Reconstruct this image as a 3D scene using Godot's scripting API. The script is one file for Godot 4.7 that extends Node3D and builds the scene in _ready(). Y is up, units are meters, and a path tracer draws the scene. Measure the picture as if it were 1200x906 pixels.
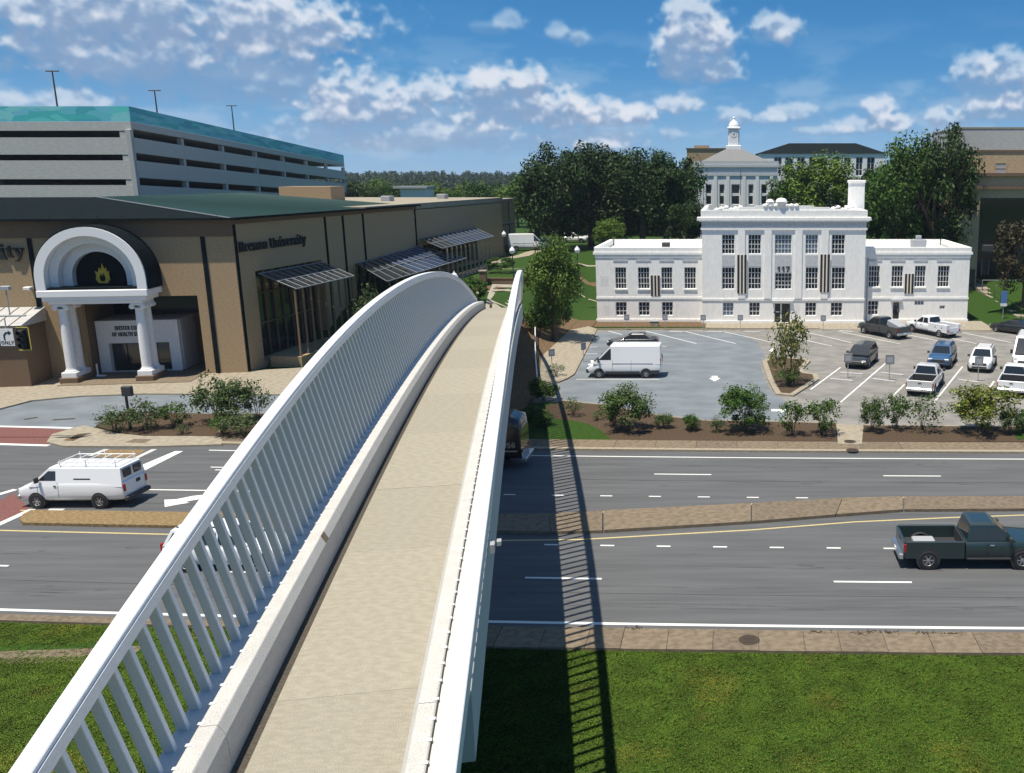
extends Node3D

# ---------------------------------------------------------------- mesh builder
class B:
	var v := PackedVector3Array()
	var n := PackedVector3Array()
	var uv := PackedVector2Array()
	var col := PackedColorArray()
	var xf := Transform3D.IDENTITY
	var tint := Color.WHITE
	var coloured := false
	func tri(a: Vector3, b: Vector3, c: Vector3, na: Vector3, nb: Vector3, nc: Vector3, ua := Vector2.ZERO, ub := Vector2.ZERO, uc := Vector2.ZERO) -> void:
		var pa := xf * a
		var pb := xf * b
		var pc := xf * c
		var ma := (xf.basis * na).normalized()
		var mb := (xf.basis * nb).normalized()
		var mc := (xf.basis * nc).normalized()
		if (pb - pa).cross(pc - pa).dot(ma + mb + mc) > 0.0:
			v.append_array([pa, pc, pb])
			n.append_array([ma, mc, mb])
			uv.append_array([ua, uc, ub])
		else:
			v.append_array([pa, pb, pc])
			n.append_array([ma, mb, mc])
			uv.append_array([ua, ub, uc])
		if coloured:
			col.append_array([tint, tint, tint])
	func quad(a: Vector3, b: Vector3, c: Vector3, d: Vector3, nn := Vector3.ZERO) -> void:
		if nn == Vector3.ZERO:
			nn = (c - a).cross(b - d).normalized()
		tri(a, b, c, nn, nn, nn, Vector2(0, 1), Vector2(1, 1), Vector2(1, 0))
		tri(a, c, d, nn, nn, nn, Vector2(0, 1), Vector2(1, 0), Vector2(0, 0))
	func box(c: Vector3, s: Vector3, bs := Basis.IDENTITY) -> void:
		var h := s * 0.5
		for ax in 3:
			for sg in [-1.0, 1.0]:
				var nn := Vector3.ZERO
				nn[ax] = sg
				var p := (ax + 1) % 3
				var q := (ax + 2) % 3
				var o := nn * h[ax]
				var pv := Vector3.ZERO
				pv[p] = h[p]
				var qv := Vector3.ZERO
				qv[q] = h[q]
				quad(c + bs * (o - pv - qv), c + bs * (o + pv - qv), c + bs * (o + pv + qv), c + bs * (o - pv + qv), bs * nn)
	func bx(x0: float, y0: float, z0: float, x1: float, y1: float, z1: float) -> void:
		box(Vector3((x0 + x1) * .5, (y0 + y1) * .5, (z0 + z1) * .5), Vector3(absf(x1 - x0), absf(y1 - y0), absf(z1 - z0)))
	# box with chamfered vertical and top edges
	func cbox(c: Vector3, s: Vector3, k: float, bs := Basis.IDENTITY) -> void:
		var h := s * 0.5
		var rings := [[-h.y, 0.0], [h.y - k, 0.0], [h.y, k]]
		var loops := []
		for r in rings:
			var x: float = h.x - float(r[1])
			var z: float = h.z - float(r[1])
			var y: float = r[0]
			loops.append([Vector3(x, y, z - k), Vector3(x - k, y, z), Vector3(-x + k, y, z), Vector3(-x, y, z - k), Vector3(-x, y, -z + k), Vector3(-x + k, y, -z), Vector3(x - k, y, -z), Vector3(x, y, -z + k)])
		for i in 2:
			for j in 8:
				var a: Vector3 = loops[i][j]
				var b: Vector3 = loops[i][(j + 1) % 8]
				var d: Vector3 = loops[i + 1][j]
				var e: Vector3 = loops[i + 1][(j + 1) % 8]
				var nn := (b - a).cross(d - a).normalized()
				if nn.dot((a + b) * .5) < 0.0:
					nn = -nn
				quad(c + bs * a, c + bs * b, c + bs * e, c + bs * d, bs * nn)
		for j in range(1, 7):
			tri(c + bs * loops[2][0], c + bs * loops[2][j], c + bs * loops[2][j + 1], bs.y, bs.y, bs.y)
			tri(c + bs * loops[0][0], c + bs * loops[0][j], c + bs * loops[0][j + 1], -bs.y, -bs.y, -bs.y)
	func tube(a: Vector3, b: Vector3, ra: float, rb: float, seg := 8, caps := true) -> void:
		var d := (b - a).normalized()
		var u := d.cross(Vector3.UP if absf(d.y) < 0.95 else Vector3.RIGHT).normalized()
		var w := d.cross(u)
		for i in seg:
			var t0 := TAU * i / seg
			var t1 := TAU * (i + 1) / seg
			var n0 := u * cos(t0) + w * sin(t0)
			var n1 := u * cos(t1) + w * sin(t1)
			tri(a + n0 * ra, a + n1 * ra, b + n1 * rb, n0, n1, n1)
			tri(a + n0 * ra, b + n1 * rb, b + n0 * rb, n0, n1, n0)
			if caps:
				tri(a, a + n0 * ra, a + n1 * ra, -d, -d, -d)
				tri(b, b + n0 * rb, b + n1 * rb, d, d, d)
	# profile of (radius, height) turned round the y axis through c
	func lathe(c: Vector3, prof: Array, seg := 16, axis := Basis.IDENTITY) -> void:
		for i in prof.size() - 1:
			var p: Vector2 = prof[i]
			var q: Vector2 = prof[i + 1]
			var dn := Vector2(q.y - p.y, p.x - q.x).normalized()
			for j in seg:
				var t0 := TAU * j / seg
				var t1 := TAU * (j + 1) / seg
				var e0 := Vector3(cos(t0), 0, sin(t0))
				var e1 := Vector3(cos(t1), 0, sin(t1))
				var n0 := axis * (e0 * dn.x + Vector3.UP * dn.y)
				var n1 := axis * (e1 * dn.x + Vector3.UP * dn.y)
				var a := c + axis * (e0 * p.x + Vector3.UP * p.y)
				var b := c + axis * (e1 * p.x + Vector3.UP * p.y)
				var d := c + axis * (e0 * q.x + Vector3.UP * q.y)
				var e := c + axis * (e1 * q.x + Vector3.UP * q.y)
				if p.x > 0.0001:
					tri(a, b, e, n0, n1, n1)
				if q.x > 0.0001:
					tri(a, e, d, n0, n1, n0)
	# flat polygon (x, z) at height y0, optional thickness down
	func slab(pts: Array, y1: float, y0: float) -> void:
		var pk := PackedVector2Array(pts)
		var ix := Geometry2D.triangulate_polygon(pk)
		for i in range(0, ix.size(), 3):
			tri(Vector3(pk[ix[i]].x, y1, pk[ix[i]].y), Vector3(pk[ix[i + 1]].x, y1, pk[ix[i + 1]].y), Vector3(pk[ix[i + 2]].x, y1, pk[ix[i + 2]].y), Vector3.UP, Vector3.UP, Vector3.UP)
		if y0 < y1:
			var cw := Geometry2D.is_polygon_clockwise(pk)
			for i in pk.size():
				var a := pk[i]
				var b := pk[(i + 1) % pk.size()]
				var nn := Vector3(b.y - a.y, 0, a.x - b.x).normalized()
				if cw:
					nn = -nn
				quad(Vector3(a.x, y0, a.y), Vector3(b.x, y0, b.y), Vector3(b.x, y1, b.y), Vector3(a.x, y1, a.y), nn)
	# wall in the x-y plane facing +z at z = 0 with rectangular openings [x0, y0, x1, y1] and reveals of the given depth
	func wall(x0: float, y0: float, x1: float, y1: float, holes: Array, depth := 0.25, back := 0.4) -> void:
		var xs := [x0, x1]
		var ys := [y0, y1]
		for h in holes:
			xs.append_array([h[0], h[2]])
			ys.append_array([maxf(h[1], y0), minf(h[3], y1)])
		xs.sort()
		ys.sort()
		for i in xs.size() - 1:
			if xs[i + 1] - xs[i] < 0.001:
				continue
			for j in ys.size() - 1:
				if ys[j + 1] - ys[j] < 0.001:
					continue
				var cx: float = (xs[i] + xs[i + 1]) * .5
				var cy: float = (ys[j] + ys[j + 1]) * .5
				var open := false
				for h in holes:
					if cx > h[0] and cx < h[2] and cy > h[1] and cy < h[3]:
						open = true
				if not open:
					quad(Vector3(xs[i], ys[j], 0), Vector3(xs[i + 1], ys[j], 0), Vector3(xs[i + 1], ys[j + 1], 0), Vector3(xs[i], ys[j + 1], 0), Vector3.BACK)
					if back > depth:
						quad(Vector3(xs[i], ys[j], -back), Vector3(xs[i + 1], ys[j], -back), Vector3(xs[i + 1], ys[j + 1], -back), Vector3(xs[i], ys[j + 1], -back), Vector3.FORWARD)
		for h in holes:
			quad(Vector3(h[0], h[1], 0), Vector3(h[0], h[3], 0), Vector3(h[0], h[3], -depth), Vector3(h[0], h[1], -depth), Vector3.RIGHT)
			quad(Vector3(h[2], h[1], 0), Vector3(h[2], h[3], 0), Vector3(h[2], h[3], -depth), Vector3(h[2], h[1], -depth), Vector3.LEFT)
			quad(Vector3(h[0], h[3], 0), Vector3(h[2], h[3], 0), Vector3(h[2], h[3], -depth), Vector3(h[0], h[3], -depth), Vector3.DOWN)
			quad(Vector3(h[0], h[1], 0), Vector3(h[2], h[1], 0), Vector3(h[2], h[1], -depth), Vector3(h[0], h[1], -depth), Vector3.UP)
	func mesh() -> ArrayMesh:
		var arr := []
		arr.resize(Mesh.ARRAY_MAX)
		arr[Mesh.ARRAY_VERTEX] = v
		arr[Mesh.ARRAY_NORMAL] = n
		arr[Mesh.ARRAY_TEX_UV] = uv
		if coloured:
			arr[Mesh.ARRAY_COLOR] = col
		var m := ArrayMesh.new()
		m.add_surface_from_arrays(Mesh.PRIMITIVE_TRIANGLES, arr)
		return m

# ---------------------------------------------------------------- nodes
var M := {}
var used := {}
var rng := RandomNumberGenerator.new()

func numbered(s: String) -> String:
	if not used.has(s):
		used[s] = 0
		return s
	used[s] += 1
	return "%s_%03d" % [s, used[s]]

func tag(o: Node, label: String, category := "", group := "", kind := "") -> void:
	if label:
		o.set_meta("label", label)
	if category:
		o.set_meta("category", category)
	if group:
		o.set_meta("group", group)
	if kind:
		o.set_meta("kind", kind)

func thing(called: String, label: String, category: String, at := Vector3.ZERO, turn := 0.0, group := "") -> Node3D:
	var o := Node3D.new()
	o.name = numbered(called)
	add_child(o, true)
	o.position = at
	o.rotation.y = turn
	tag(o, label, category, group)
	return o

func structure(called: String, label := "") -> Node3D:
	var o := Node3D.new()
	o.name = numbered(called)
	add_child(o, true)
	tag(o, label, "", "", "structure")
	return o

func part(parent: Node, called: String, what, mat: Material) -> MeshInstance3D:
	var o := MeshInstance3D.new()
	o.name = called if parent != self else numbered(called)
	o.mesh = what.mesh() if what is B else what
	o.material_override = mat
	parent.add_child(o, true)
	return o

func copy_of(o: Node3D, label: String, at: Vector3, turn := 0.0, sc := 1.0) -> Node3D:
	var c: Node3D = o.duplicate()
	var nm := String(o.name)
	if nm.length() > 4 and nm[nm.length() - 4] == "_" and nm.substr(nm.length() - 3).is_valid_int():
		nm = nm.substr(0, nm.length() - 4)
	c.name = numbered(nm)
	add_child(c, true)
	c.position = at
	c.rotation.y = turn
	c.scale = Vector3.ONE * sc
	c.set_meta("label", label)
	return c

func text(parent: Node, called: String, s: String, height: float, depth: float, mat: Material, at: Vector3, bs := Basis.IDENTITY, font := "Droid Serif", weight := 700, spread := 1.0) -> MeshInstance3D:
	var tm := TextMesh.new()
	var sf := SystemFont.new()
	sf.font_names = PackedStringArray([font])
	sf.font_weight = weight
	tm.font = sf
	tm.text = s
	tm.font_size = 64
	tm.pixel_size = height / 46.0
	tm.depth = depth
	var o := part(parent, called, tm, mat)
	o.transform = Transform3D(bs * Basis.from_scale(Vector3(spread, 1, 1)), at)
	return o

# ---------------------------------------------------------------- materials
func lin(r: float, g: float, b: float) -> Color:
	return Color(r, g, b).linear_to_srgb()

func noise_tex(freq: float, ramp: Array, sd := 1, kind := FastNoiseLite.TYPE_SIMPLEX_SMOOTH, size := 512, oct := 4) -> NoiseTexture2D:
	var fn := FastNoiseLite.new()
	fn.seed = sd
	fn.noise_type = kind
	fn.frequency = freq
	fn.fractal_octaves = oct
	var t := NoiseTexture2D.new()
	t.width = size
	t.height = size
	t.seamless = true
	t.noise = fn
	var gr := Gradient.new()
	gr.offsets = PackedFloat32Array()
	var offs := PackedFloat32Array()
	var cols := PackedColorArray()
	for i in ramp.size():
		offs.append(ramp[i][0])
		cols.append(ramp[i][1])
	gr.offsets = offs
	gr.colors = cols
	t.color_ramp = gr
	return t

func bump_tex(freq: float, strength: float, sd := 7, size := 512) -> NoiseTexture2D:
	var fn := FastNoiseLite.new()
	fn.seed = sd
	fn.frequency = freq
	fn.fractal_octaves = 4
	var t := NoiseTexture2D.new()
	t.width = size
	t.height = size
	t.seamless = true
	t.as_normal_map = true
	t.bump_strength = strength
	t.noise = fn
	return t

# surface with patchy colour: c linear base, amount of variation, tile in metres
func surf(c: Vector3, vary: float, tile: Vector3, rough: float, freq := 0.02, sd := 1, bump := 0.0, fine := 0.0) -> StandardMaterial3D:
	var m := StandardMaterial3D.new()
	var lo := c * (1.0 - vary)
	var hi := c * (1.0 + vary)
	m.albedo_texture = noise_tex(freq, [[0.15, lin(lo.x, lo.y, lo.z)], [0.5, lin(c.x, c.y, c.z)], [0.85, lin(hi.x, hi.y, hi.z)]], sd)
	m.roughness = rough
	m.metallic_specular = 0.35
	m.uv1_triplanar = true
	m.uv1_world_triplanar = true
	m.uv1_scale = Vector3(1.0 / tile.x, 1.0 / tile.y, 1.0 / tile.z)
	if bump > 0.0:
		m.normal_enabled = true
		m.normal_texture = bump_tex(0.08, bump, sd + 3)
	if fine > 0.0:
		m.detail_enabled = true
		m.detail_blend_mode = BaseMaterial3D.BLEND_MODE_MUL
		m.detail_uv_layer = BaseMaterial3D.DETAIL_UV_2
		m.uv2_triplanar = true
		m.uv2_world_triplanar = true
		m.uv2_scale = Vector3.ONE * fine
		m.detail_albedo = noise_tex(0.12, [[0.1, Color(.8, .8, .8)], [0.5, Color(.95, .95, .95)], [0.9, Color(1, 1, 1)]], sd + 11, FastNoiseLite.TYPE_SIMPLEX_SMOOTH, 512, 5)
	return m

func plain(c: Vector3, rough := 0.6, metal := 0.0) -> StandardMaterial3D:
	var m := StandardMaterial3D.new()
	m.albedo_color = lin(c.x, c.y, c.z)
	m.roughness = rough
	m.metallic = metal
	return m

func paint(c: Vector3) -> StandardMaterial3D:
	var m := plain(c, 0.35)
	m.clearcoat_enabled = true
	m.clearcoat = 0.7
	m.clearcoat_roughness = 0.06
	return m

func leaf_mat(rough := 0.55) -> StandardMaterial3D:
	var m := StandardMaterial3D.new()
	m.vertex_color_use_as_albedo = true
	m.roughness = rough
	m.metallic_specular = 0.3
	m.cull_mode = BaseMaterial3D.CULL_DISABLED
	m.backlight_enabled = true
	m.backlight = Color(0.25, 0.32, 0.08)
	return m

# ---------------------------------------------------------------- camera, sky, sun
func fill_cloud(dens: PackedFloat32Array, tall: PackedFloat32Array, w: int, h: int, deg: float, az: float, el: float, rx: float, ry: float, d: float, wob: FastNoiseLite) -> void:
	var x0 := int(floor((az - rx * 1.3) / deg))
	var x1 := int(ceil((az + rx * 1.3) / deg))
	var y0 := maxi(0, int((el - ry * 1.3) / deg))
	var y1 := mini(h - 1, int((el + ry * 1.45) / deg))
	for y in range(y0, y1 + 1):
		for x in range(x0, x1 + 1):
			var dx := (x * deg - az) / rx
			var dy := (y * deg - el) / ry
			if dy < 0.0:
				dy *= 1.25
			var r := dx * dx + dy * dy
			if r > 1.9:
				continue
			var nz := wob.get_noise_2d(x * deg * 14.0, y * deg * 17.0)
			var e := (1.0 - sqrt(r)) + nz * 0.5 + 0.15
			var a := smoothstep(-0.02, 0.55, e) * d
			var i := y * w + posmod(x, w)
			if a > 0.0:
				var k := 1.0 - (1.0 - dens[i]) * (1.0 - a * 0.85)
				tall[i] = lerpf(tall[i], clampf(0.5 + dy * 0.5, 0.0, 1.0), a / maxf(k, 0.01))
				dens[i] = k

func make_sky() -> Image:
	var w := 4096
	var band := 182
	var deg := 360.0 / w
	var wob := FastNoiseLite.new()
	wob.seed = 5
	wob.frequency = 0.05
	wob.fractal_octaves = 6
	wob.fractal_gain = 0.55
	var im := Image.create(w, 2048, false, Image.FORMAT_RGB8)
	var stops := [[0.0, Color8(150, 184, 214)], [2.5, Color8(128, 172, 211)], [6.0, Color8(84, 145, 198)], [11.0, Color8(62, 125, 184)], [30.0, Color8(56, 116, 178)], [60.0, Color8(52, 108, 170)], [90.0, Color8(48, 102, 164)]]
	var grad := func(el: float) -> Color:
		for i in stops.size() - 1:
			if el <= stops[i + 1][0]:
				return (stops[i][1] as Color).lerp(stops[i + 1][1], (el - stops[i][0]) / (stops[i + 1][0] - stops[i][0]))
		return stops[-1][1]
	for y in 1024:
		im.fill_rect(Rect2i(0, y, w, 1), grad.call(90.0 - (y + 0.5) * 180.0 / 2048.0))
	im.fill_rect(Rect2i(0, 1024, w, 1024), Color8(120, 130, 128))
	# clouds low over the horizon
	var dens := PackedFloat32Array()
	dens.resize(w * band)
	var tall := PackedFloat32Array()
	tall.resize(w * band)
	var seen := [
		[Vector2(-29.307, 7.759), 8.54, 2.31, .75],
		[Vector2(-24.727, 7.461), 3.52, 1.64, .95],
		[Vector2(-32.383, 5.896), 4.27, 1.44, .7],
		[Vector2(-34.353, 6.411), 2.01, 1.54, .5],
		[Vector2(-27.698, 5.233), 6.28, 1.79, .5],
		[Vector2(-31.436, 7.979), 3.02, 1.54, .9],
		[Vector2(-35.985, 7.499), 1.11, 0.92, .6],
		[Vector2(-33.867, 3.579), 1.61, 0.56, .7],
		[Vector2(-36.426, 3.43), 0.80, 0.51, .7],
		[Vector2(-24.539, 5.163), 3.02, 1.54, .45],
		[Vector2(-20.855, 4.07), 2.11, 1.54, .75],
		[Vector2(-22.4, 3.499), 1.51, 0.92, .8],
		[Vector2(-19.125, 3.801), 1.26, 1.03, .8],
		[Vector2(-17.056, 4.616), 1.31, 0.92, .95],
		[Vector2(-14.046, 5.14), 0.90, 1.03, .95],
		[Vector2(-13.163, 4.148), 3.12, 1.74, .8],
		[Vector2(-11.792, 5.187), 1.21, 0.92, .95],
		[Vector2(-10.09, 3.632), 2.11, 1.13, .9],
		[Vector2(-7.423, 3.516), 2.41, 0.82, .9],
		[Vector2(-5.704, 3.528), 1.11, 0.67, .8],
		[Vector2(-19.668, 2.435), 6.03, 1.28, .5],
		[Vector2(-14.213, 2.038), 7.54, 0.92, .4],
		[Vector2(-7.955, 2.082), 3.02, 0.72, .35],
		[Vector2(-7.965, 1.745), 1.26, 0.41, .6],
		[Vector2(-3.743, 2.435), 0.90, 0.41, .5],
		[Vector2(-2.342, 8.424), 1.81, 1.54, .95],
		[Vector2(-1.077, 7.749), 1.31, 0.92, .95],
		[Vector2(-2.213, 6.505), 2.26, 1.44, .7],
		[Vector2(-3.432, 7.051), 1.31, 1.54, .6],
		[Vector2(-0.74, 5.906), 1.31, 0.72, .6],
		[Vector2(-3.373, 4.063), 1.21, 0.62, .85],
		[Vector2(-12.578, 8.363), 0.90, 0.51, .55],
		[Vector2(-13.659, 8.019), 1.11, 0.36, .3],
		[Vector2(-10.063, 7.991), 0.65, 0.51, .5],
		[Vector2(-8.889, 7.568), 0.65, 0.41, .4],
		[Vector2(-9.311, 7.784), 1.01, 0.41, .3],
		[Vector2(2.49, 8.287), 1.21, 0.87, .9],
		[Vector2(2.837, 7.741), 0.60, 0.51, .6],
		[Vector2(0.1, 3.45), 0.95, 0.62, .7],
		[Vector2(3.23, 3.635), 1.41, 0.56, .7],
		[Vector2(1.992, 3.304), 1.01, 0.41, .5],
		[Vector2(8.392, 3.744), 0.90, 0.72, .95],
		[Vector2(9.147, 2.98), 1.21, 0.62, .9],
		[Vector2(7.44, 2.898), 2.01, 0.51, .7],
		[Vector2(5.229, 2.622), 1.76, 0.36, .5],
		[Vector2(11.59, 3.333), 0.70, 0.46, .8],
		[Vector2(13.532, 6.06), 1.11, 0.82, .75],
		[Vector2(15.846, 5.818), 1.76, 1.13, .8],
		[Vector2(16.175, 4.183), 1.11, 0.72, .9],
		[Vector2(14.528, 4.811), 2.26, 1.28, .5],
		[Vector2(14.597, 3.57), 2.01, 0.62, .8],
		[Vector2(12.511, 2.994), 1.01, 0.41, .5]]
	for c in seen:
		fill_cloud(dens, tall, w, band, deg, c[0].x, c[0].y, c[1] * 1.18, c[2] * 1.15, c[3], wob)
	rng.seed = 31
	for k in 46:
		var az := rng.randf_range(24.0, 315.0)
		var el := rng.randf_range(2.5, 10.0)
		for j in rng.randi_range(3, 6):
			fill_cloud(dens, tall, w, band, deg, az + rng.randf_range(-4, 4), el + rng.randf_range(-0.8, 1.2), rng.randf_range(1.2, 4.0), rng.randf_range(0.6, 1.6), rng.randf_range(0.4, 0.95), wob)
	for y in band:
		var el := (y + 0.5) * deg
		var base: Color = grad.call(el)
		for x in w:
			var i := y * w + x
			var d := dens[i]
			var xq := (x if x < w / 2 else x - w) * deg
			var veil := smoothstep(-0.1, 0.45, wob.get_noise_2d(xq * 3.0 + 80.0, y * deg * 9.0)) * 0.5 * smoothstep(10.0, 3.0, el) * smoothstep(0.0, 1.2, el)
			if d + veil < 0.01:
				continue
			base = (grad.call(el) as Color).lerp(Color8(176, 196, 220), veil)
			var xs := (x if x < w / 2 else x - w) * deg
			var relief := wob.get_noise_2d(xs * 12.0 + 300.0, y * deg * 15.0) - wob.get_noise_2d(xs * 12.0 + 303.0, y * deg * 15.0 - 6.0)
			var up1 := dens[mini(y + 4, band - 1) * w + x]
			var up2 := dens[mini(y + 11, band - 1) * w + x]
			var lit := clampf(tall[i] * 0.45 + 0.12 + (d - up1) * 0.9 + (d - up2) * 0.5 + relief * 0.5, 0.0, 1.0)
			var cc := Color8(138, 160, 192).lerp(Color8(232, 232, 238), smoothstep(0.2, 0.95, lit))
			im.set_pixel(x, 1023 - y, base.lerp(cc, d * 0.94))
	# clouds higher up, out of the frame
	var hi := Image.create(1024, 256, false, Image.FORMAT_RGBA8)
	for y in 256:
		var el := 90.0 - (y + 0.5) * 90.0 / 256.0
		for x in 1024:
			var dir := Vector3(cos(TAU * x / 1024.0), 0, sin(TAU * x / 1024.0)) * cos(deg_to_rad(el)) + Vector3.UP * sin(deg_to_rad(el))
			var p := dir / maxf(dir.y, 0.12)
			var nz := wob.get_noise_3d(p.x * 9.0, 40.0, p.z * 9.0)
			var a := smoothstep(-0.04, 0.3, nz) * 0.92 * smoothstep(13.0, 19.0, el)
			hi.set_pixel(x, y, Color(0.84, 0.86, 0.9, a))
	hi.resize(w, 1024, Image.INTERPOLATE_BILINEAR)
	hi.convert(Image.FORMAT_RGBA8)
	im.convert(Image.FORMAT_RGBA8)
	im.blend_rect(hi, Rect2i(0, 0, w, 1024 - band), Vector2i.ZERO)
	im.convert(Image.FORMAT_RGB8)
	return im

func setup() -> void:
	var cam := Camera3D.new()
	cam.name = "camera"
	cam.projection = Camera3D.PROJECTION_FRUSTUM
	cam.near = 0.1
	cam.far = 6000.0
	cam.size = 0.1 * 906.0 / 1110.0
	cam.frustum_offset = Vector2(-0.1 * 260.0 / 1110.0, -0.1 * 4.0 / 1110.0)
	cam.position = Vector3(0, 15.5, 0)
	cam.rotation_degrees = Vector3(-12.25, 0, 0)
	add_child(cam)
	cam.current = true
	var pm := PanoramaSkyMaterial.new()
	pm.panorama = ImageTexture.create_from_image(make_sky())
	var sky := Sky.new()
	sky.sky_material = pm
	var env := Environment.new()
	env.background_mode = Environment.BG_SKY
	env.sky = sky
	env.background_energy_multiplier = 0.85
	env.tonemap_mode = Environment.TONE_MAPPER_LINEAR
	env.tonemap_exposure = 1.25
	env.sdfgi_enabled = true
	env.ssao_enabled = true
	env.ssil_enabled = true
	env.fog_enabled = true
	env.fog_density = 0.00012
	env.fog_light_color = Color8(190, 208, 230)
	var we := WorldEnvironment.new()
	we.name = "world_environment"
	we.environment = env
	add_child(we)
	var sun := DirectionalLight3D.new()
	sun.name = "sun"
	sun.light_energy = 1.6
	sun.light_color = Color(1.0, 0.965, 0.9)
	sun.light_angular_distance = 0.5
	sun.shadow_enabled = true
	var el := deg_to_rad(73.0)
	var az := deg_to_rad(49.0)
	var travel := Vector3(cos(el) * cos(az), -sin(el), -cos(el) * sin(az))
	sun.transform = Transform3D(Basis.looking_at(travel, Vector3.UP), Vector3(-30, 120, 40))
	add_child(sun)

func materials() -> void:
	M.road = surf(Vector3(.118, .121, .125), .13, Vector3(60, 6, 4.2), .9, .012, 3, 0.0, .45)
	M.lot_patch = surf(Vector3(.085, .087, .09), .12, Vector3(5, 5, 5), .95, .02, 41)
	M.road_new = surf(Vector3(.19, .215, .235), .14, Vector3(17, 17, 13), .92, .01, 4, 0.0, .4)
	M.lot_old = surf(Vector3(.25, .24, .22), .17, Vector3(15, 15, 11), .92, .012, 5, 0.0, .4)
	M.concrete = surf(Vector3(.37, .335, .255), .14, Vector3(6, 6, 3), .9, .014, 6, 0.0, .5)
	M.deck = surf(Vector3(.37, .34, .27), .09, Vector3(2.8, 4, 1.3), .9, .016, 7, 0.0, .6)
	M.deck_b = surf(Vector3(.35, .322, .256), .09, Vector3(2.5, 4, 1.1), .9, .016, 8, 0.0, .6)
	M.pave = surf(Vector3(.215, .17, .118), .22, Vector3(3.1, 3, 2.3), .95, .014, 9, 0.0, .6)
	M.pave_b = surf(Vector3(.185, .147, .104), .25, Vector3(2.7, 3, 2.1), .95, .014, 10, 0.0, .6)
	M.pave_pale = surf(Vector3(.36, .315, .24), .15, Vector3(4, 3, 4), .95, .014, 12, 0.0, .6)
	M.kerb = surf(Vector3(.32, .27, .2), .2, Vector3(3, 2, 2), .95, .02, 13)
	M.brick_paving = surf(Vector3(.2, .088, .078), .2, Vector3(2.4, 2, 2.4), .95, .03, 14, 0.0, .9)
	M.mulch = surf(Vector3(.1, .068, .042), .4, Vector3(3, 3, 3), 1.0, .05, 15, 6.0, .9)
	M.dirt = surf(Vector3(.17, .11, .06), .3, Vector3(6, 6, 6), 1.0, .03, 16, 5.0, .6)
	M.straw = surf(Vector3(.27, .19, .095), .35, Vector3(4, 3, 1.5), 1.0, .03, 17, 4.0, .9)
	M.grass = surf(Vector3(.03, .072, .006), .2, Vector3(7, 7, 7), 1.0, .03, 18, 0.0, 1.1)
	M.white_line = surf(Vector3(.68, .68, .65), .22, Vector3(1.1, 1, 1.1), .8, .05, 19)
	M.old_line = surf(Vector3(.5, .5, .47), .2, Vector3(1.2, 1, 1.2), .8, .04, 20)
	M.yellow_line = surf(Vector3(.5, .41, .2), .2, Vector3(1.5, 1, 1.5), .8, .03, 21)
	M.steel_white = surf(Vector3(.7, .71, .72), .06, Vector3(2.2, .8, 2.2), .45, .02, 22)
	M.steel_grey = surf(Vector3(.53, .515, .49), .1, Vector3(.7, .25, .7), .5, .03, 23)
	M.precast = surf(Vector3(.58, .565, .53), .06, Vector3(5, 1.4, 5), .85, .015, 24, 0.0, .45)
	M.gutter = surf(Vector3(.075, .065, .052), .35, Vector3(2, 1, .6), .95, .03, 25)
	M.dark_steel = plain(Vector3(.035, .037, .04), .5)
	M.black = plain(Vector3(.012, .012, .013), .7)
	M.marble = surf(Vector3(.86, .845, .81), .05, Vector3(4, 9, 4), .75, .016, 26)
	M.marble_worn = surf(Vector3(.76, .755, .735), .07, Vector3(1.5, 5, 1.5), .75, .016, 43)
	M.marble_pale = surf(Vector3(.9, .89, .87), .04, Vector3(1.5, 5, 1.5), .75, .016, 44)
	M.marble_grey = surf(Vector3(.52, .53, .54), .1, Vector3(3, 3, 3), .75, .016, 27)
	M.slate = surf(Vector3(.2, .2, .2), .12, Vector3(4, 4, 4), .9, .02, 42)
	M.roof_white = surf(Vector3(.78, .78, .77), .08, Vector3(7, 7, 7), .8, .02, 28)
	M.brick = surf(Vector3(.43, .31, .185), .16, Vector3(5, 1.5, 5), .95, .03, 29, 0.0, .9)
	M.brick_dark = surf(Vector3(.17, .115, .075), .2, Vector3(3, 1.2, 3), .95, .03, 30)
	M.tan_stone = surf(Vector3(.52, .4, .255), .12, Vector3(6, 2.5, 6), .95, .02, 31, 0.0, .5)
	M.roof_green = surf(Vector3(.016, .05, .045), .15, Vector3(8, 8, 8), .45, .02, 32)
	M.roof_dark = surf(Vector3(.012, .017, .019), .2, Vector3(8, 8, 8), .85, .02, 33)
	M.roof_dark.metallic_specular = 0.0
	M.steel_grey.roughness = 0.8
	M.steel_grey.metallic_specular = 0.15
	M.garage = surf(Vector3(.52, .515, .5), .1, Vector3(9, 2, 9), .9, .02, 34, 0.0, .3)
	M.glass = plain(Vector3(.02, .024, .028), .06)
	M.glass.metallic_specular = 0.6
	M.pane_dark = plain(Vector3(.016, .02, .028), .12)
	M.pane_reflection = plain(Vector3(.13, .17, .22), .12)  # sky reflection painted in as flat pale blue on some panes
	M.white_paint = plain(Vector3(.78, .78, .78), .5)
	M.trim_white = surf(Vector3(.72, .725, .73), .05, Vector3(3, 3, 3), .6, .02, 35)
	M.bark = surf(Vector3(.1, .075, .055), .35, Vector3(.5, 1.5, .5), 1.0, .04, 36)
	M.leaf = leaf_mat()
	M.rubber = plain(Vector3(.014, .014, .015), .85)
	M.rim = plain(Vector3(.5, .51, .53), .35, .8)
	M.chrome = plain(Vector3(.6, .61, .62), .25, .9)
	M.plastic = plain(Vector3(.03, .031, .033), .65)
	M.red_lamp = plain(Vector3(.35, .012, .01), .25)
	M.clear_lamp = plain(Vector3(.65, .66, .66), .15)
	M.amber = plain(Vector3(.5, .2, .02), .3)
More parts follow.
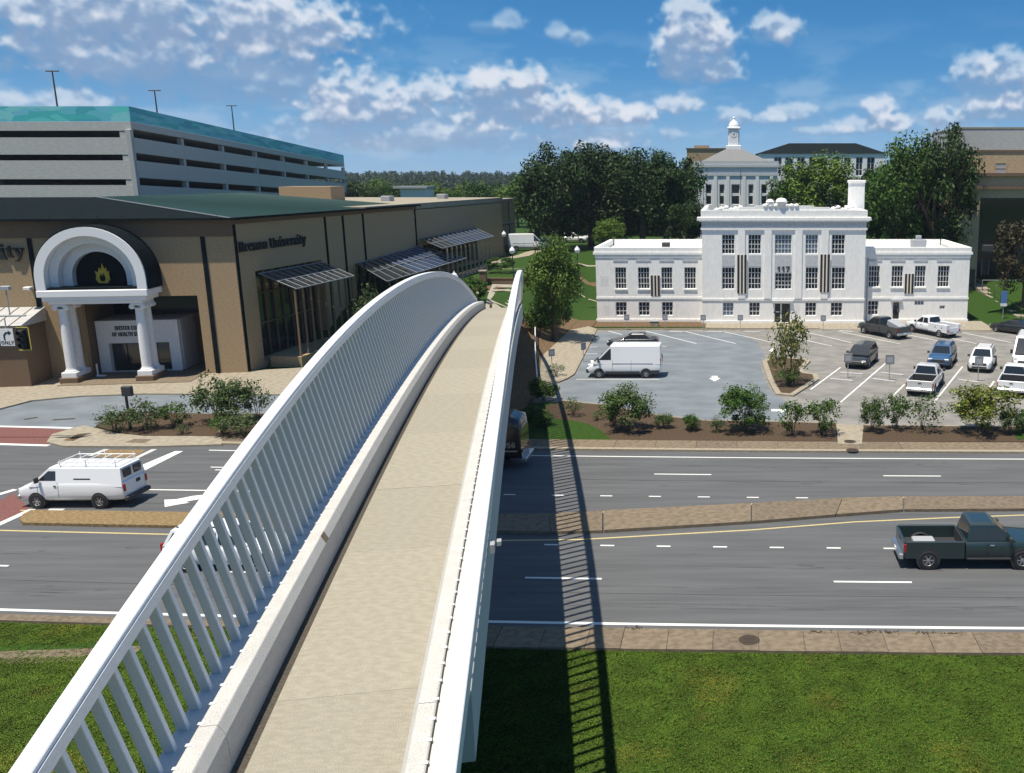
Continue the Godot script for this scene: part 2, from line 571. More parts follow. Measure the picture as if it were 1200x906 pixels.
	M.orange = plain(Vector3(.55, .36, .12), .6)
	M.sign_grey = plain(Vector3(.34, .35, .37), .6)
	M.sign_plate = plain(Vector3(.22, .22, .23), .6)
	M.sign_white = plain(Vector3(.75, .75, .75), .6)
	M.solar = plain(Vector3(.03, .055, .12), .12)
	M.solar_frame = plain(Vector3(.2, .21, .22), .5, .3)
	M.iron = surf(Vector3(.06, .045, .035), .3, Vector3(.4, .4, .4), .8, .05, 37)

# ---------------------------------------------------------------- terrain and paving
const BDX := -0.2036
const BDZ := -0.97906

func bend(x: float) -> float:
	var d := 10.0 - x
	return 0.0143 * d + (0.00069 * d * d if d > 0.0 else 0.0) if d < 90.0 else 0.0143 * 90 + 0.00069 * 8100 + (d - 90.0) * 0.13

func hgt(x: float, z: float) -> float:
	var far := -z
	var west := 1.0 - smoothstep(-25.0, -16.5, x)
	var mouth := maxf(smoothstep(-40.0, -33.0, x), smoothstep(78.0, 96.0, far))
	var side := smoothstep(-31.0, -25.0, x)
	var h := 3.9 * smoothstep(lerpf(80.0, 64.0, side), lerpf(97.0, 88.0, side), far) * west * mouth
	h = maxf(h, 4.3 * smoothstep(119.0, 150.0, far))
	h = maxf(h, 2.2 * smoothstep(26.5, 36.0, x) * smoothstep(97.0, 116.0, far))
	h -= 6.0 * smoothstep(260.0, 700.0, far)
	return h

func lines(lo: float, hi: float, f0: float, f1: float, fine: float) -> Array:
	var out := []
	var x := f0
	while x <= f1:
		out.append(x)
		x += fine
	var step := fine
	x = f0
	while x > lo:
		step *= 1.5
		x -= step
		out.push_front(maxf(x, lo))
	step = fine
	x = out[-1]
	while x < hi:
		step *= 1.5
		x += step
		out.append(minf(x, hi))
	return out

func drape(b: B, xs: Array, zs: Array, off: float) -> void:
	for i in xs.size() - 1:
		for j in zs.size() - 1:
			var q := []
			for k in [[i, j], [i + 1, j], [i + 1, j + 1], [i, j + 1]]:
				q.append(Vector3(xs[k[0]], hgt(xs[k[0]], zs[k[1]]) + off, zs[k[1]]))
			var ns := []
			for p in q:
				ns.append(Vector3(hgt(p.x - 1, p.z) - hgt(p.x + 1, p.z), 2.0, hgt(p.x, p.z - 1) - hgt(p.x, p.z + 1)).normalized())
			b.tri(q[0], q[1], q[2], ns[0], ns[1], ns[2])
			b.tri(q[0], q[2], q[3], ns[0], ns[2], ns[3])

func strip(b: B, pts: Array, w: float, off: float) -> void:
	# ribbon that follows the ground along a polyline of (x, z)
	var fine := [pts[0]]
	for i in pts.size() - 1:
		var a: Vector2 = pts[i]
		var c: Vector2 = pts[i + 1]
		var n := maxi(1, int(a.distance_to(c) / 1.5))
		for k in range(1, n + 1):
			fine.append(a.lerp(c, float(k) / n))
	for i in fine.size() - 1:
		var a: Vector2 = fine[i]
		var c: Vector2 = fine[i + 1]
		var s0: Vector2 = (c - (fine[i - 1] if i > 0 else a)).normalized().orthogonal() * w * .5
		var s1: Vector2 = ((fine[i + 2] if i + 2 < fine.size() else c) - a).normalized().orthogonal() * w * .5
		var q := [a - s0, a + s0, c + s1, c - s1]
		var p := []
		for e in q:
			p.append(Vector3(e.x, hgt(e.x, e.y) + off, e.y))
		b.tri(p[0], p[1], p[2], Vector3.UP, Vector3.UP, Vector3.UP)
		b.tri(p[0], p[2], p[3], Vector3.UP, Vector3.UP, Vector3.UP)

func mark(parent: Node, called: String, a: Vector2, c: Vector2, w: float, y: float, mat: Material) -> void:
	var b := B.new()
	var s := (c - a).normalized().orthogonal() * w * .5
	b.slab([a - s, a + s, c + s, c - s], y, y)
	part(parent, called, b, mat)

func band(x0: float, x1: float, za: float, zb: float, step := 3.0) -> Array:
	# polygon between two lines that run along the road
	var top := []
	var n := maxi(1, int(ceil((x1 - x0) / step)))
	for i in n + 1:
		var x := lerpf(x0, x1, float(i) / n)
		top.append(Vector2(x, za - bend(x)))
	for i in range(n, -1, -1):
		var x := lerpf(x0, x1, float(i) / n)
		top.append(Vector2(x, zb - bend(x)))
	return top

func sheet(parent: Node, called: String, pts: Array, y: float, mat: Material, y0 := 99.0) -> MeshInstance3D:
	var b := B.new()
	b.slab(pts, y, y if y0 > 90 else y0)
	return part(parent, called, b, mat)

func ring(b: B, pts: Array, w: float, y1: float, y0: float) -> void:
	# kerb round a closed outline, w wide inwards
	var inner := Geometry2D.offset_polygon(PackedVector2Array(pts), -w)
	if inner.is_empty():
		return
	var holed := PackedVector2Array(pts)
	var hole: PackedVector2Array = inner[0]
	for i in pts.size():
		var a: Vector2 = pts[i]
		var c: Vector2 = pts[(i + 1) % pts.size()]
		var ia := near(hole, a)
		var ic := near(hole, c)
		b.quad(Vector3(a.x, y1, a.y), Vector3(c.x, y1, c.y), Vector3(ic.x, y1, ic.y), Vector3(ia.x, y1, ia.y), Vector3.UP)
		var nn := Vector3(c.y - a.y, 0, a.x - c.x).normalized()
		if Geometry2D.is_polygon_clockwise(holed):
			nn = -nn
		b.quad(Vector3(a.x, y0, a.y), Vector3(c.x, y0, c.y), Vector3(c.x, y1, c.y), Vector3(a.x, y1, a.y), nn)
		b.quad(Vector3(ia.x, y0, ia.y), Vector3(ic.x, y0, ic.y), Vector3(ic.x, y1, ic.y), Vector3(ia.x, y1, ia.y), -nn)

func near(poly: PackedVector2Array, p: Vector2) -> Vector2:
	var best := poly[0]
	for q in poly:
		if q.distance_squared_to(p) < best.distance_squared_to(p):
			best = q
	return best

func ground() -> void:
	var b := B.new()
	drape(b, lines(-2600, 2600, -96.0, 64.0, 2.0), lines(-3600, 400, -172.0, 6.0, 2.0), 0.0)
	var gr := part(self, "ground", b, M.grass)
	tag(gr, "green lawn and earth sloping up behind the road", "", "", "structure")

	# ---- main road
	var road := structure("road", "grey asphalt dual carriageway with worn tyre tracks")
	sheet(road, "carriageway", band(-140, 90, -30.25, -52.35), 0.012, M.road)
	var y := 0.016
	sheet(road, "edge_line", band(-140, 90, -30.62, -30.80), y, M.white_line)
	sheet(road, "edge_line", band(-30.5, 90, -51.18, -51.32), y, M.white_line)
	for k in range(-5, 8):
		var x0 := -8.27 + 12.19 * k
		if x0 < -46 or x0 > 70:
			continue
		sheet(road, "lane_dash", band(x0, x0 + 3.05, -34.46, -34.60), y, M.white_line)
	for k in range(-2, 7):
		var x0 := -4.25 + 12.19 * k
		sheet(road, "lane_dash", band(x0, x0 + 3.05, -48.02, -48.15), y, M.white_line)
	for k in range(-1, 7):
		sheet(road, "short_dash", band(-5.75 + 2.43 * k, -5.15 + 2.43 * k, -37.92, -38.05), y, M.white_line)
	for k in range(-2, 5):
		sheet(road, "short_dash", band(-6.65 + 2.43 * k, -6.05 + 2.43 * k, -44.4, -44.52), y, M.white_line)
	sheet(road, "turn_arrow", [Vector2(-27.372, -43.248), Vector2(-28.009, -44.296), Vector2(-27.479, -44.359), Vector2(-26.924, -44.87), Vector2(-26.215, -45.13), Vector2(-25.935, -44.613), Vector2(-26.617, -44.17), Vector2(-26.789, -43.958), Vector2(-26.525, -43.859), Vector2(-27.013, -43.551)], y, M.white_line)
	sheet(road, "stop_line", [Vector2(-32.696, -49.313), Vector2(-32.365, -52.759), Vector2(-31.895, -52.759), Vector2(-31.859, -48.554)], y, M.white_line)
	mark(road, "crossing_line", Vector2(-36.677, -51.814), Vector2(-36.58, -53.164), .32, y, M.old_line)
	mark(road, "crossing_line", Vector2(-33.777, -50.9), Vector2(-33.793, -53.164), .32, y, M.old_line)
	sheet(road, "brick_crossing", [Vector2(-36.178, -51.645), Vector2(-36.473, -53.076), Vector2(-34.187, -53.076), Vector2(-33.988, -51.395)], 0.0155, M.straw)
	mark(road, "lane_line", Vector2(-30.032, -45.859), Vector2(-24.136, -45.591), .14, y, M.white_line)
	mark(road, "lane_dash", Vector2(-28.115, -49.16), Vector2(-26.312, -49.068), .13, y, M.white_line)
	sheet(road, "brick_crossing", [Vector2(-35.077, -39.942), Vector2(-36.849, -42.13), Vector2(-35.991, -44.17), Vector2(-36.223, -45.327), Vector2(-33.514, -42.889), Vector2(-33.68, -41.119)], 0.0155, M.brick_paving)
	mark(road, "crossing_line", Vector2(-37.512, -42.948), Vector2(-36.489, -45.859), .34, y + .002, M.white_line)
	mark(road, "crossing_line", Vector2(-33.645, -38.63), Vector2(-33.516, -42.948), .34, y + .002, M.white_line)
	mark(road, "lane_dash", Vector2(-32.698, -42.83), Vector2(-31.966, -42.83), .3, y + .002, M.white_line)
	# yellow lines beside the median
	var up := [Vector2(-33.956, -42.771), Vector2(-29.98, -42.653), Vector2(-25.615, -42.454), Vector2(-18.415, -42.107), Vector2(-11.369, -42.107), Vector2(-8.7, -42.176), Vector2(-7.211, -42.396), Vector2(-3.67, -42.948), Vector2(0.828, -43.674), Vector2(5.343, -44.423), Vector2(8.37, -44.652), Vector2(14.388, -44.703), Vector2(22.84, -44.677)]
	var dn := [Vector2(-34.564, -40.257), Vector2(-32.948, -40.152), Vector2(-25.122, -39.673), Vector2(-17.228, -39.176), Vector2(-10.574, -38.926), Vector2(-6.612, -39.065), Vector2(-3.028, -39.632), Vector2(0.767, -40.204), Vector2(5.575, -41.229), Vector2(10.018, -41.788), Vector2(13.618, -42.13), Vector2(21.739, -42.361)]
	for l in [up, dn]:
		for i in l.size() - 1:
			mark(road, "yellow_line", l[i], l[i + 1], .13, y + (.0005 if i % 2 else 0.0), M.yellow_line)
	# seams and cracks in the asphalt
	for c in [[-120.0, 80.0, -47.0, .03], [-120.0, 80.0, -33.2, .025], [-60.0, 40.0, -42.2, .03]]:
		sheet(road, "seam", band(c[0], c[1], c[2], c[2] - c[3]), 0.0145, M.black)

	var stn := B.new()
	rng.seed = 44
	for i in 60:
		var sx := rng.randf_range(-45, 30)
		var lane: float = [-32.6, -36.3, -39.6, -46.2, -49.7][rng.randi() % 5]
		var c := Vector2(sx, lane + rng.randfn() * .55 - bend(sx))
		var rr := rng.randf_range(.05, .2)
		var pl := []
		for k in 7:
			pl.append(c + Vector2.from_angle(TAU * k / 7) * Vector2(rr * rng.randf_range(.8, 2.6), rr * rng.randf_range(.5, 1.0)))
		stn.slab(pl, .0142, .0142)
	for e in [[-16.0, -33.0, 9], [2.0, -49.5, 10], [14.0, -32.2, 8], [-38.0, -36.0, 9], [20.0, -40.0, 7]]:
		var c := Vector2(e[0], e[1] - bend(e[0]))
		for k in int(e[2]):
			var d := Vector2(rng.randf_range(.25, .7), rng.randfn() * .22)
			var o := d.orthogonal().normalized() * .014
			stn.slab([c - o, c + o, c + d + o, c + d - o], .0143, .0143)
			c += d
	var trk := B.new()
	for e in [[-32.25, 420, .2], [-33.75, 120, .2], [-35.9, 130, .22], [-46.9, 160, .2], [-49.6, 200, .2], [-50.6, 120, .15], [-39.9, 80, .25]]:
		for i in int(e[1]):
			var sx := rng.randf_range(-60, 40)
			var zz: float = e[0] + rng.randfn() * e[2]
			var ln := rng.randf_range(.4, 3.2)
			var wd := rng.randf_range(.008, .03)
			trk.slab([Vector2(sx, zz - bend(sx)), Vector2(sx + ln * .5, zz - wd - bend(sx + ln * .5)), Vector2(sx + ln, zz - bend(sx + ln)), Vector2(sx + ln * .5, zz + wd - bend(sx + ln * .5))], .01385, .01385)
	part(road, "tyre_track", trk, M.lot_patch).set_meta("kind", "stuff")
	var lit := B.new()
	for c in [Vector2(2.959, -30.247), Vector2(4.363, -30.122), Vector2(4.798, -30.278), Vector2(5.326, -30.247), Vector2(6.705, -30.184), Vector2(7.606, -30.122), Vector2(-3.435, -30.563)]:
		for i in 26:
			var p: Vector2 = c + Vector2(rng.randfn() * .22, rng.randfn() * .06)
			lit.box(Vector3(p.x, .118, p.y), Vector3(.07, .006, .03), Basis.from_euler(Vector3(rng.randfn() * .4, rng.randf() * TAU, rng.randfn() * .4)))
	part(road, "leaf_litter", lit, M.iron).set_meta("kind", "stuff")
	var so := part(road, "oil_stain", stn, M.lot_patch)
	so.set_meta("kind", "stuff")
	for e in [[16.0, 5.0, -46.0, -47.3], [-44.0, 6.0, -37.5, -39.5]]:
		sheet(road, "asphalt_patch", band(e[0], e[0] + e[1], e[2], e[3]), .0135, M.lot_patch)

	# ---- median
	var med := structure("median_island", "raised tan concrete median between the carriageways")
	sheet(med, "earth_strip", [Vector2(-32.846, -41.262), Vector2(-33.197, -41.901), Vector2(-33.216, -42.477), Vector2(-29.775, -42.337), Vector2(-25.466, -42.187), Vector2(-18.332, -41.901), Vector2(-17.413, -39.632), Vector2(-25.054, -40.416), Vector2(-28.627, -40.576), Vector2(-32.383, -40.792)], 0.15, M.straw, 0.0)
	var mt := [Vector2(-18.323, -41.878), Vector2(-11.312, -41.878), Vector2(-8.659, -41.958), Vector2(-6.203, -42.384), Vector2(0.824, -43.43), Vector2(5.315, -44.17), Vector2(8.326, -44.397), Vector2(14.312, -44.448), Vector2(22.743, -44.473)]
	var mb := [Vector2(-17.48, -39.797), Vector2(-10.971, -39.756), Vector2(-8.143, -39.653), Vector2(-5.853, -39.808), Vector2(0.78, -40.944), Vector2(4.736, -41.844), Vector2(8.001, -42.535), Vector2(13.775, -42.653), Vector2(22.018, -42.948)]
	for i in mt.size() - 1:
		var g0 := 0.012
		var a0: Vector2 = mt[i].lerp(mt[i + 1], g0)
		var b0: Vector2 = mb[i].lerp(mb[i + 1], g0)
		sheet(med, "slab", [a0, mt[i + 1], mb[i + 1], b0], 0.155 + 0.006 * (i % 2), M.pave if i % 2 else M.pave_b, 0.0)

	# ---- near footway
	var nw := structure("near_pavement", "row of weathered tan concrete slabs along the near kerb")
	var x := -12.4
	var k := 0
	while x < 40.0:
		var w := 1.55 if k % 5 else 1.2
		sheet(nw, "slab", band(x, x + w - .018, -28.75, -30.22, 2.0), 0.1 + .006 * ((k * 7) % 3), [M.pave, M.pave_b, M.pave][(k * 5) % 3], 0.0)
		x += w
		k += 1
	sheet(nw, "kerb_strip", band(-80, -12.42, -29.75, -30.22), 0.1, M.pave_b, 0.0)
	sheet(nw, "joint_bed", band(-12.4, 40, -28.77, -30.2), 0.06, M.gutter, 0.0)
	# ---- far footway
	var fw := structure("far_pavement", "tan concrete footway between the road and planting beds")
	x = -31.0
	k = 0
	while x < 60.0:
		sheet(fw, "slab", band(x, x + 2.38, -52.75, -54.35, 2.4), 0.115 + .005 * ((k * 3) % 2), M.pave if (k * 3) % 4 else M.pave_b, 0.0)
		x += 2.4
		k += 1
	sheet(fw, "kerb", band(-31, 60, -52.38, -52.74), 0.12, M.kerb, 0.0)
	sheet(fw, "joint_bed", band(-31, 60, -52.76, -54.3), 0.08, M.gutter, 0.0)
	sheet(fw, "corner_apron", [Vector2(-40.924, -54.378), Vector2(-41.825, -56.094), Vector2(-41.528, -57.5), Vector2(-41.334, -58.249), Vector2(-38.062, -56.35), Vector2(-35.859, -55.665), Vector2(-33.209, -55.665), Vector2(-31.1, -55.511), Vector2(-30.212, -53.828), Vector2(-34.492, -53.414), Vector2(-39.352, -53.504)], 0.124, M.pave_pale, 0.0)
	for q in [[76, 518, 98, 510], [150, 520, 172, 517]]:
		pass
	sheet(fw, "ramp_pad", [Vector2(-40.151, -54.657), Vector2(-40.269, -56.192), Vector2(-39.627, -56.094), Vector2(-39.411, -54.471)], 0.129, M.dirt)
	sheet(fw, "ramp_pad", [Vector2(-36.182, -54.194), Vector2(-36.109, -54.977), Vector2(-35.007, -54.939), Vector2(-34.91, -54.102)], 0.129, M.pave_b)
	sheet(fw, "cross_walk", [Vector2(6.541, -58.545), Vector2(8.228, -58.123), Vector2(7.553, -53.828), Vector2(6.153, -53.919)], 0.13, M.pave_pale, 0.0)

	# ---- forecourt drive of the brick building
	var dr := structure("forecourt_drive", "grey asphalt drive curving past the brick building")
	sheet(dr, "asphalt", [Vector2(-54.319, -58.333), Vector2(-55.849, -60.071), Vector2(-50.02, -62.7), Vector2(-49.604, -65.137), Vector2(-47.146, -66.546), Vector2(-42.981, -67.286), Vector2(-31.908, -67.01), Vector2(-27.261, -67.01), Vector2(-25.014, -61.208), Vector2(-35.247, -61.208), Vector2(-37.085, -61.441), Vector2(-40.728, -61.792), Vector2(-40.746, -59.518), Vector2(-40.585, -58.018), Vector2(-41.25, -58.123), Vector2(-41.458, -57.397), Vector2(-46.875, -58.545)], 0.02, M.road_new)
	sheet(dr, "brick_crossing", [Vector2(-52.87, -57.914), Vector2(-46.714, -58.333), Vector2(-41.624, -57.561), Vector2(-41.756, -55.996), Vector2(-40.728, -54.102), Vector2(-43.72, -54.378), Vector2(-50.304, -54.939)], 0.018, M.brick_paving)
	mark(dr, "white_band", Vector2(-53.692, -58.866), Vector2(-41.865, -57.914), .35, 0.026, M.white_line)
	mark(dr, "white_band", Vector2(-50.223, -54.845), Vector2(-40.498, -53.919), .35, 0.0225, M.white_line)
	mark(dr, "drain_grate", Vector2(-46.466, -60.071), Vector2(-45.978, -60.635), .4, 0.027, M.gutter)
	mark(dr, "drain_grate", Vector2(-44.489, -59.96), Vector2(-43.268, -60.296), .4, 0.027, M.gutter)
	var fc := structure("forecourt_pavement", "pale concrete pavement before the brick entrance")
	sheet(fc, "slab", [Vector2(-55.849, -60.071), Vector2(-62.445, -67.564), Vector2(-55.904, -70.471), Vector2(-53.094, -72.974), Vector2(-39.653, -75.652), Vector2(-36.304, -76.706), Vector2(-31.722, -78.526), Vector2(-27.261, -67.01), Vector2(-31.908, -67.01), Vector2(-42.981, -67.286), Vector2(-47.146, -66.546), Vector2(-49.604, -65.137), Vector2(-50.02, -62.7)], 0.12, M.pave_pale, 0.0)
	var ib := structure("island_bed", "brown mulched planting bed on the corner island")
	sheet(ib, "mulch", [Vector2(-40.438, -58.123), Vector2(-40.746, -59.518), Vector2(-40.728, -61.792), Vector2(-37.085, -61.441), Vector2(-35.247, -61.208), Vector2(-25.014, -61.208), Vector2(-22.659, -55.128), Vector2(-29.501, -55.319), Vector2(-33.252, -55.742), Vector2(-35.906, -55.742), Vector2(-38.046, -56.489)], 0.13, M.mulch, 0.0)

	# ---- car park
	var lot := structure("car_park", "asphalt car park with white stall lines and a blue-grey patch")
	sheet(lot, "asphalt", [Vector2(-14.907, -64.364), Vector2(-16.251, -70.471), Vector2(-13.623, -71.39), Vector2(-12.853, -74.29), Vector2(-14.266, -97.283), Vector2(8.911, -97.848), Vector2(23.792, -96.724), Vector2(37.929, -94.548), Vector2(46.048, -93.495), Vector2(28.936, -57.5), Vector2(8.256, -58.333), Vector2(6.563, -58.759), Vector2(3.029, -59.19), Vector2(-1.826, -59.474), Vector2(-5.212, -60.978), Vector2(-9.055, -63.859), Vector2(-12.062, -65.137)], 0.02, M.lot_old)
	sheet(lot, "resurfaced_patch", [Vector2(-13.381, -70.775), Vector2(-12.662, -73.957), Vector2(-13.857, -95.624), Vector2(-8.812, -96.724), Vector2(0.693, -95.083), Vector2(2.301, -89.982), Vector2(2.732, -82.836), Vector2(2.245, -78.9), Vector2(2.409, -72.652), Vector2(2.821, -67.844), Vector2(3.632, -65.398), Vector2(3.602, -62.628), Vector2(3.04, -59.408), Vector2(-1.83, -59.628), Vector2(-5.23, -61.208), Vector2(-9.089, -64.11), Vector2(-12.108, -65.398)], 0.025, M.road_new)
	var ly := 0.031
	for l in [[Vector2(-12.932, -96.557), Vector2(-11.262, -94.283)], [Vector2(-9.061, -96.557), Vector2(-3.579, -89.025)], [Vector2(-5, -96.281), Vector2(0.163, -89.025)], [Vector2(-1.052, -96.171), Vector2(3.843, -89.501)], [Vector2(6.785, -96.724), Vector2(9.16, -92.977)], [Vector2(5.99, -92.465), Vector2(9.212, -87.625)], [Vector2(8.574, -94.019), Vector2(11.283, -89.501)], [Vector2(10.721, -96.447), Vector2(15.894, -88.741)], [Vector2(23.356, -95.624), Vector2(26.653, -89.501)], [Vector2(21.484, -91.958), Vector2(23.1, -89.025)], [Vector2(17.24, -94.548), Vector2(19.826, -90.468)], [Vector2(8.891, -77.424), Vector2(5.733, -68.988)], [Vector2(12.951, -79.277), Vector2(7.51, -64.877)], [Vector2(13.054, -70.775), Vector2(10.754, -64.877)], [Vector2(19.148, -77.788), Vector2(13.893, -64.364)], [Vector2(20.241, -72.016), Vector2(17.556, -65.398)], [Vector2(23.577, -77.788), Vector2(21.193, -72.332)], [Vector2(-12.381, -72.652), Vector2(-5.822, -72.652)], [Vector2(-14.028, -87.168), Vector2(-12.753, -87.168)], [Vector2(-13.639, -83.669), Vector2(-12.26, -83.669)], [Vector2(-7.21, -87.625), Vector2(-6.312, -87.396)], [Vector2(-7.279, -83.669), Vector2(-6.436, -83.669)]]:
		mark(lot, "stall_line", l[0], l[1], .13, ly, M.white_line)
	sheet(lot, "lane_arrow", [Vector2(-1.77, -73.957), Vector2(-1.293, -73.957), Vector2(-1.281, -73.233), Vector2(-1.057, -73.103), Vector2(-1.49, -71.858), Vector2(-1.973, -73.103), Vector2(-1.753, -73.233)], ly, M.white_line)
	sheet(lot, "lane_arrow", [Vector2(3.314, -86.267), Vector2(3.718, -86.49), Vector2(3.75, -85.384), Vector2(3.49, -84.733), Vector2(3.196, -85.166)], ly, M.white_line)
	sheet(lot, "lane_arrow", [Vector2(2.566, -62.87), Vector2(3.263, -62.821), Vector2(3.351, -63.41), Vector2(3.652, -62.483), Vector2(3.207, -61.675), Vector2(3.175, -62.195), Vector2(2.543, -62.291)], ly, M.white_line)
	var kb := B.new()
	for l in [[Vector2(-14.301, -70.471), Vector2(-13.595, -71.235), Vector2(-13.117, -72.652), Vector2(-12.853, -74.29), Vector2(-14.266, -97.283)], [Vector2(-14.266, -97.283), Vector2(-2.67, -97.735), Vector2(8.911, -97.848)], [Vector2(17.849, -97.003), Vector2(23.792, -96.724), Vector2(37.929, -94.548)], [Vector2(7.985, -57.914), Vector2(8.242, -58.228), Vector2(28.887, -57.397)], [Vector2(-12.048, -65.059), Vector2(-9.045, -63.784), Vector2(-5.206, -60.909), Vector2(-1.824, -59.408), Vector2(3.026, -59.125), Vector2(6.556, -58.695)]]:
		for i in l.size() - 1:
			var a: Vector2 = l[i]
			var c: Vector2 = l[i + 1]
			kb.box(Vector3((a.x + c.x) * .5, .07, (a.y + c.y) * .5), Vector3(a.distance_to(c) + .12, .15, .17), Basis(Vector3.UP, -(c - a).angle()))
	part(lot, "kerb", kb, M.kerb)
	var cp := structure("corner_paving", "pale concrete paving beside the footbridge foot")
	sheet(cp, "slab", [Vector2(-13.895, -71.081), Vector2(-13.145, -72.812), Vector2(-12.949, -74.458), Vector2(-14.395, -97.565), Vector2(-15.32, -98.999), Vector2(-17.768, -95.083), Vector2(-18.314, -89.501), Vector2(-15.068, -71.702)], 0.15, M.pave_pale, 0.0)
	var isl := structure("parking_island", "kerbed mulch island in the middle of the car park")
	var outline := [Vector2(2.412, -79.658), Vector2(3.217, -81.616), Vector2(4.847, -81.336), Vector2(6.433, -80.626), Vector2(6.594, -79.85), Vector2(5.685, -76.352), Vector2(5.724, -74.965), Vector2(6.7, -74.29), Vector2(6.664, -72.332), Vector2(5.436, -69.28), Vector2(4.312, -66.6), Vector2(3.042, -67.148), Vector2(2.655, -72.016)]
	var ir := B.new()
	ring(ir, outline, .42, .15, 0.0)
	part(isl, "kerb", ir, M.pave_pale)
	sheet(isl, "mulch", Array(Geometry2D.offset_polygon(PackedVector2Array(outline), -.38)[0]), 0.11, M.mulch)
	for w in [[Vector2(8.551, -74.965), Vector2(10.392, -74.29), "long concrete wheel stop just before the black minivan"], [Vector2(11.861, -74.965), Vector2(13.615, -73.957), "concrete wheel stop behind the sign right of the minivan"], [Vector2(7.362, -72.652), Vector2(9.385, -71.702), "nearer wheel stop in front of the minivan's stall"], [Vector2(10.708, -72.652), Vector2(12.636, -71.39), "nearer wheel stop in the empty stall left of the silver pickup"], [Vector2(17.394, -72.332), Vector2(19.073, -71.081), "wheel stop before the white car with black grille"], [Vector2(-6.623, -95.624), Vector2(-5.133, -95.461), "leftmost wheel stop along the white building kerb"], [Vector2(-2.789, -95.624), Vector2(-1.131, -95.461), "second wheel stop along the white building kerb"], [Vector2(1.046, -95.624), Vector2(2.697, -95.461), "third wheel stop along the white building kerb"], [Vector2(10.866, -96.171), Vector2(12.201, -95.624), "wheel stop beside the dark grey pickup's nose"]]:
		var a: Vector2 = w[0]
		var c: Vector2 = w[1]
		var ws := thing("wheel_stop", w[2], "wheel stop", Vector3((a.x + c.x) * .5, .02, (a.y + c.y) * .5), -(c - a).angle(), "wheel stops in the car park")
		var wb := B.new()
		wb.cbox(Vector3(0, .065, 0), Vector3(minf(a.distance_to(c), 1.9), .13, .16), .04)
		part(ws, "bar", wb, M.garage)

	# ---- beds
	var bd := structure("roadside_bed", "long brown mulch bed between car park and footway")
	sheet(bd, "mulch", [Vector2(-12.924, -63.361), Vector2(-12.016, -64.877), Vector2(-9.021, -63.609), Vector2(-5.193, -60.749), Vector2(-1.821, -59.299), Vector2(3.019, -58.974), Vector2(6.486, -58.545), Vector2(6.226, -54.601), Vector2(-11.238, -54.657)], 0.1, M.mulch, 0.0)
	sheet(bd, "mulch", [Vector2(8.214, -58.018), Vector2(28.79, -57.193), Vector2(27.496, -54.471), Vector2(7.587, -54.471)], 0.1, M.mulch, 0.0)
	sheet(bd, "turf_patch", [Vector2(-12.287, -60.071), Vector2(-10.981, -59.628), Vector2(-10.151, -59.299), Vector2(-9.266, -58.545), Vector2(-8.303, -57.091), Vector2(-7.38, -54.845), Vector2(-11.274, -54.845)], 0.112, M.grass)
	sheet(bd, "turf_patch", [Vector2(17.351, -57.091), Vector2(28.55, -56.688), Vector2(27.718, -54.939), Vector2(17.042, -54.939)], 0.112, M.grass)
	var db := B.new()
	var xs := []
	for i in 12:
		xs.append(-20.6 + i * .51)
	var zs := []
	for i in 15:
		zs.append(-103.4 + i * 1.1)
	drape(db, xs, zs, .12)
	xs = []
	for i in 17:
		xs.append(-24.2 + i * .62)
	zs = []
	for i in 22:
		zs.append(-88.0 + i * 1.22)
	drape(db, xs, zs, .12)
	part(structure("earth_bank", "bare brown earth bank beside the white building"), "earth", db, M.dirt)
	sheet(structure("building_bed", "narrow bare earth bed along the white building"), "earth", [Vector2(-15.5, -99.2), Vector2(-3.0, -99.2), Vector2(-3.0, -102.9), Vector2(-15.5, -102.9)], 0.05, M.dirt)
	sheet(structure("building_walk", "pale concrete walk along the white building front"), "slab", [Vector2(-3.0, -98.6), Vector2(27.2, -96.0), Vector2(27.2, -103.2), Vector2(-3.0, -103.2)], 0.07, M.pave_pale, 0.0)

	# ---- campus paths
	var cpth := structure("campus_path", "pale concrete paths crossing the campus lawns")
	var sb := B.new()
	strip(sb, [Vector2(-3.51 * .979 + BDX * 88, 3.51 * .2036 + BDZ * 88), Vector2(-3.51 * .979 + BDX * 108, 3.51 * .2036 + BDZ * 108)], 2.7, .07)
	part(cpth, "walk", sb, M.deck)
	for q in [[Vector3(-32.841, 4, -101.121), Vector3(-33.097, 4, -116.849), Vector3(-33.446, 4, -138.206), Vector3(-29.164, 4.1, -155.269)]]:
		sb = B.new()
		var pl := []
		for p in q:
			pl.append(Vector2(p.x, p.z))
		strip(sb, pl, 1.9, .035)
		part(cpth, "walk", sb, M.pave_pale)
	for q in [[Vector3(-33.149, 4, -123.012), Vector3(-24.309, 4, -123.012), .5], [Vector3(-23.288, 4, -138.206), Vector3(-17.342, 4, -138.206), .7], [Vector3(-20.112, 4, -119.019), Vector3(-14.977, 4, -119.019), .7], [Vector3(-27.525, 3.9, -95.184), Vector3(-23.741, 3.9, -101.197), .9]]:
		sb = B.new()
		strip(sb, [Vector2(q[0].x, q[0].z), Vector2(q[1].x, q[1].z)], q[2], .035)
		part(cpth, "walk", sb, M.pave_pale)
	var ce := structure("campus_earth", "worn brown earth strips between the campus lawns")
	for q in [[Vector3(-29.812, 4, -108.893), Vector3(-23.732, 4, -108.893), 3.4], [Vector3(-21.797, 4, -129.195), Vector3(-16.232, 4, -129.195), 2.6], [Vector3(-27.338, 3.9, -99.625), Vector3(-25.503, 3.9, -102.817), 2.4]]:
		sb = B.new()
		strip(sb, [Vector2(q[0].x, q[0].z), Vector2(q[1].x, q[1].z)], q[2], .025)
		part(ce, "earth", sb, M.dirt)
	sb = B.new()
	strip(sb, [Vector2(-25.691, -28.353), Vector2(-24.228, -28.635), Vector2(-22.618, -28.749), Vector2(-19.933, -28.979)], .9, .012)
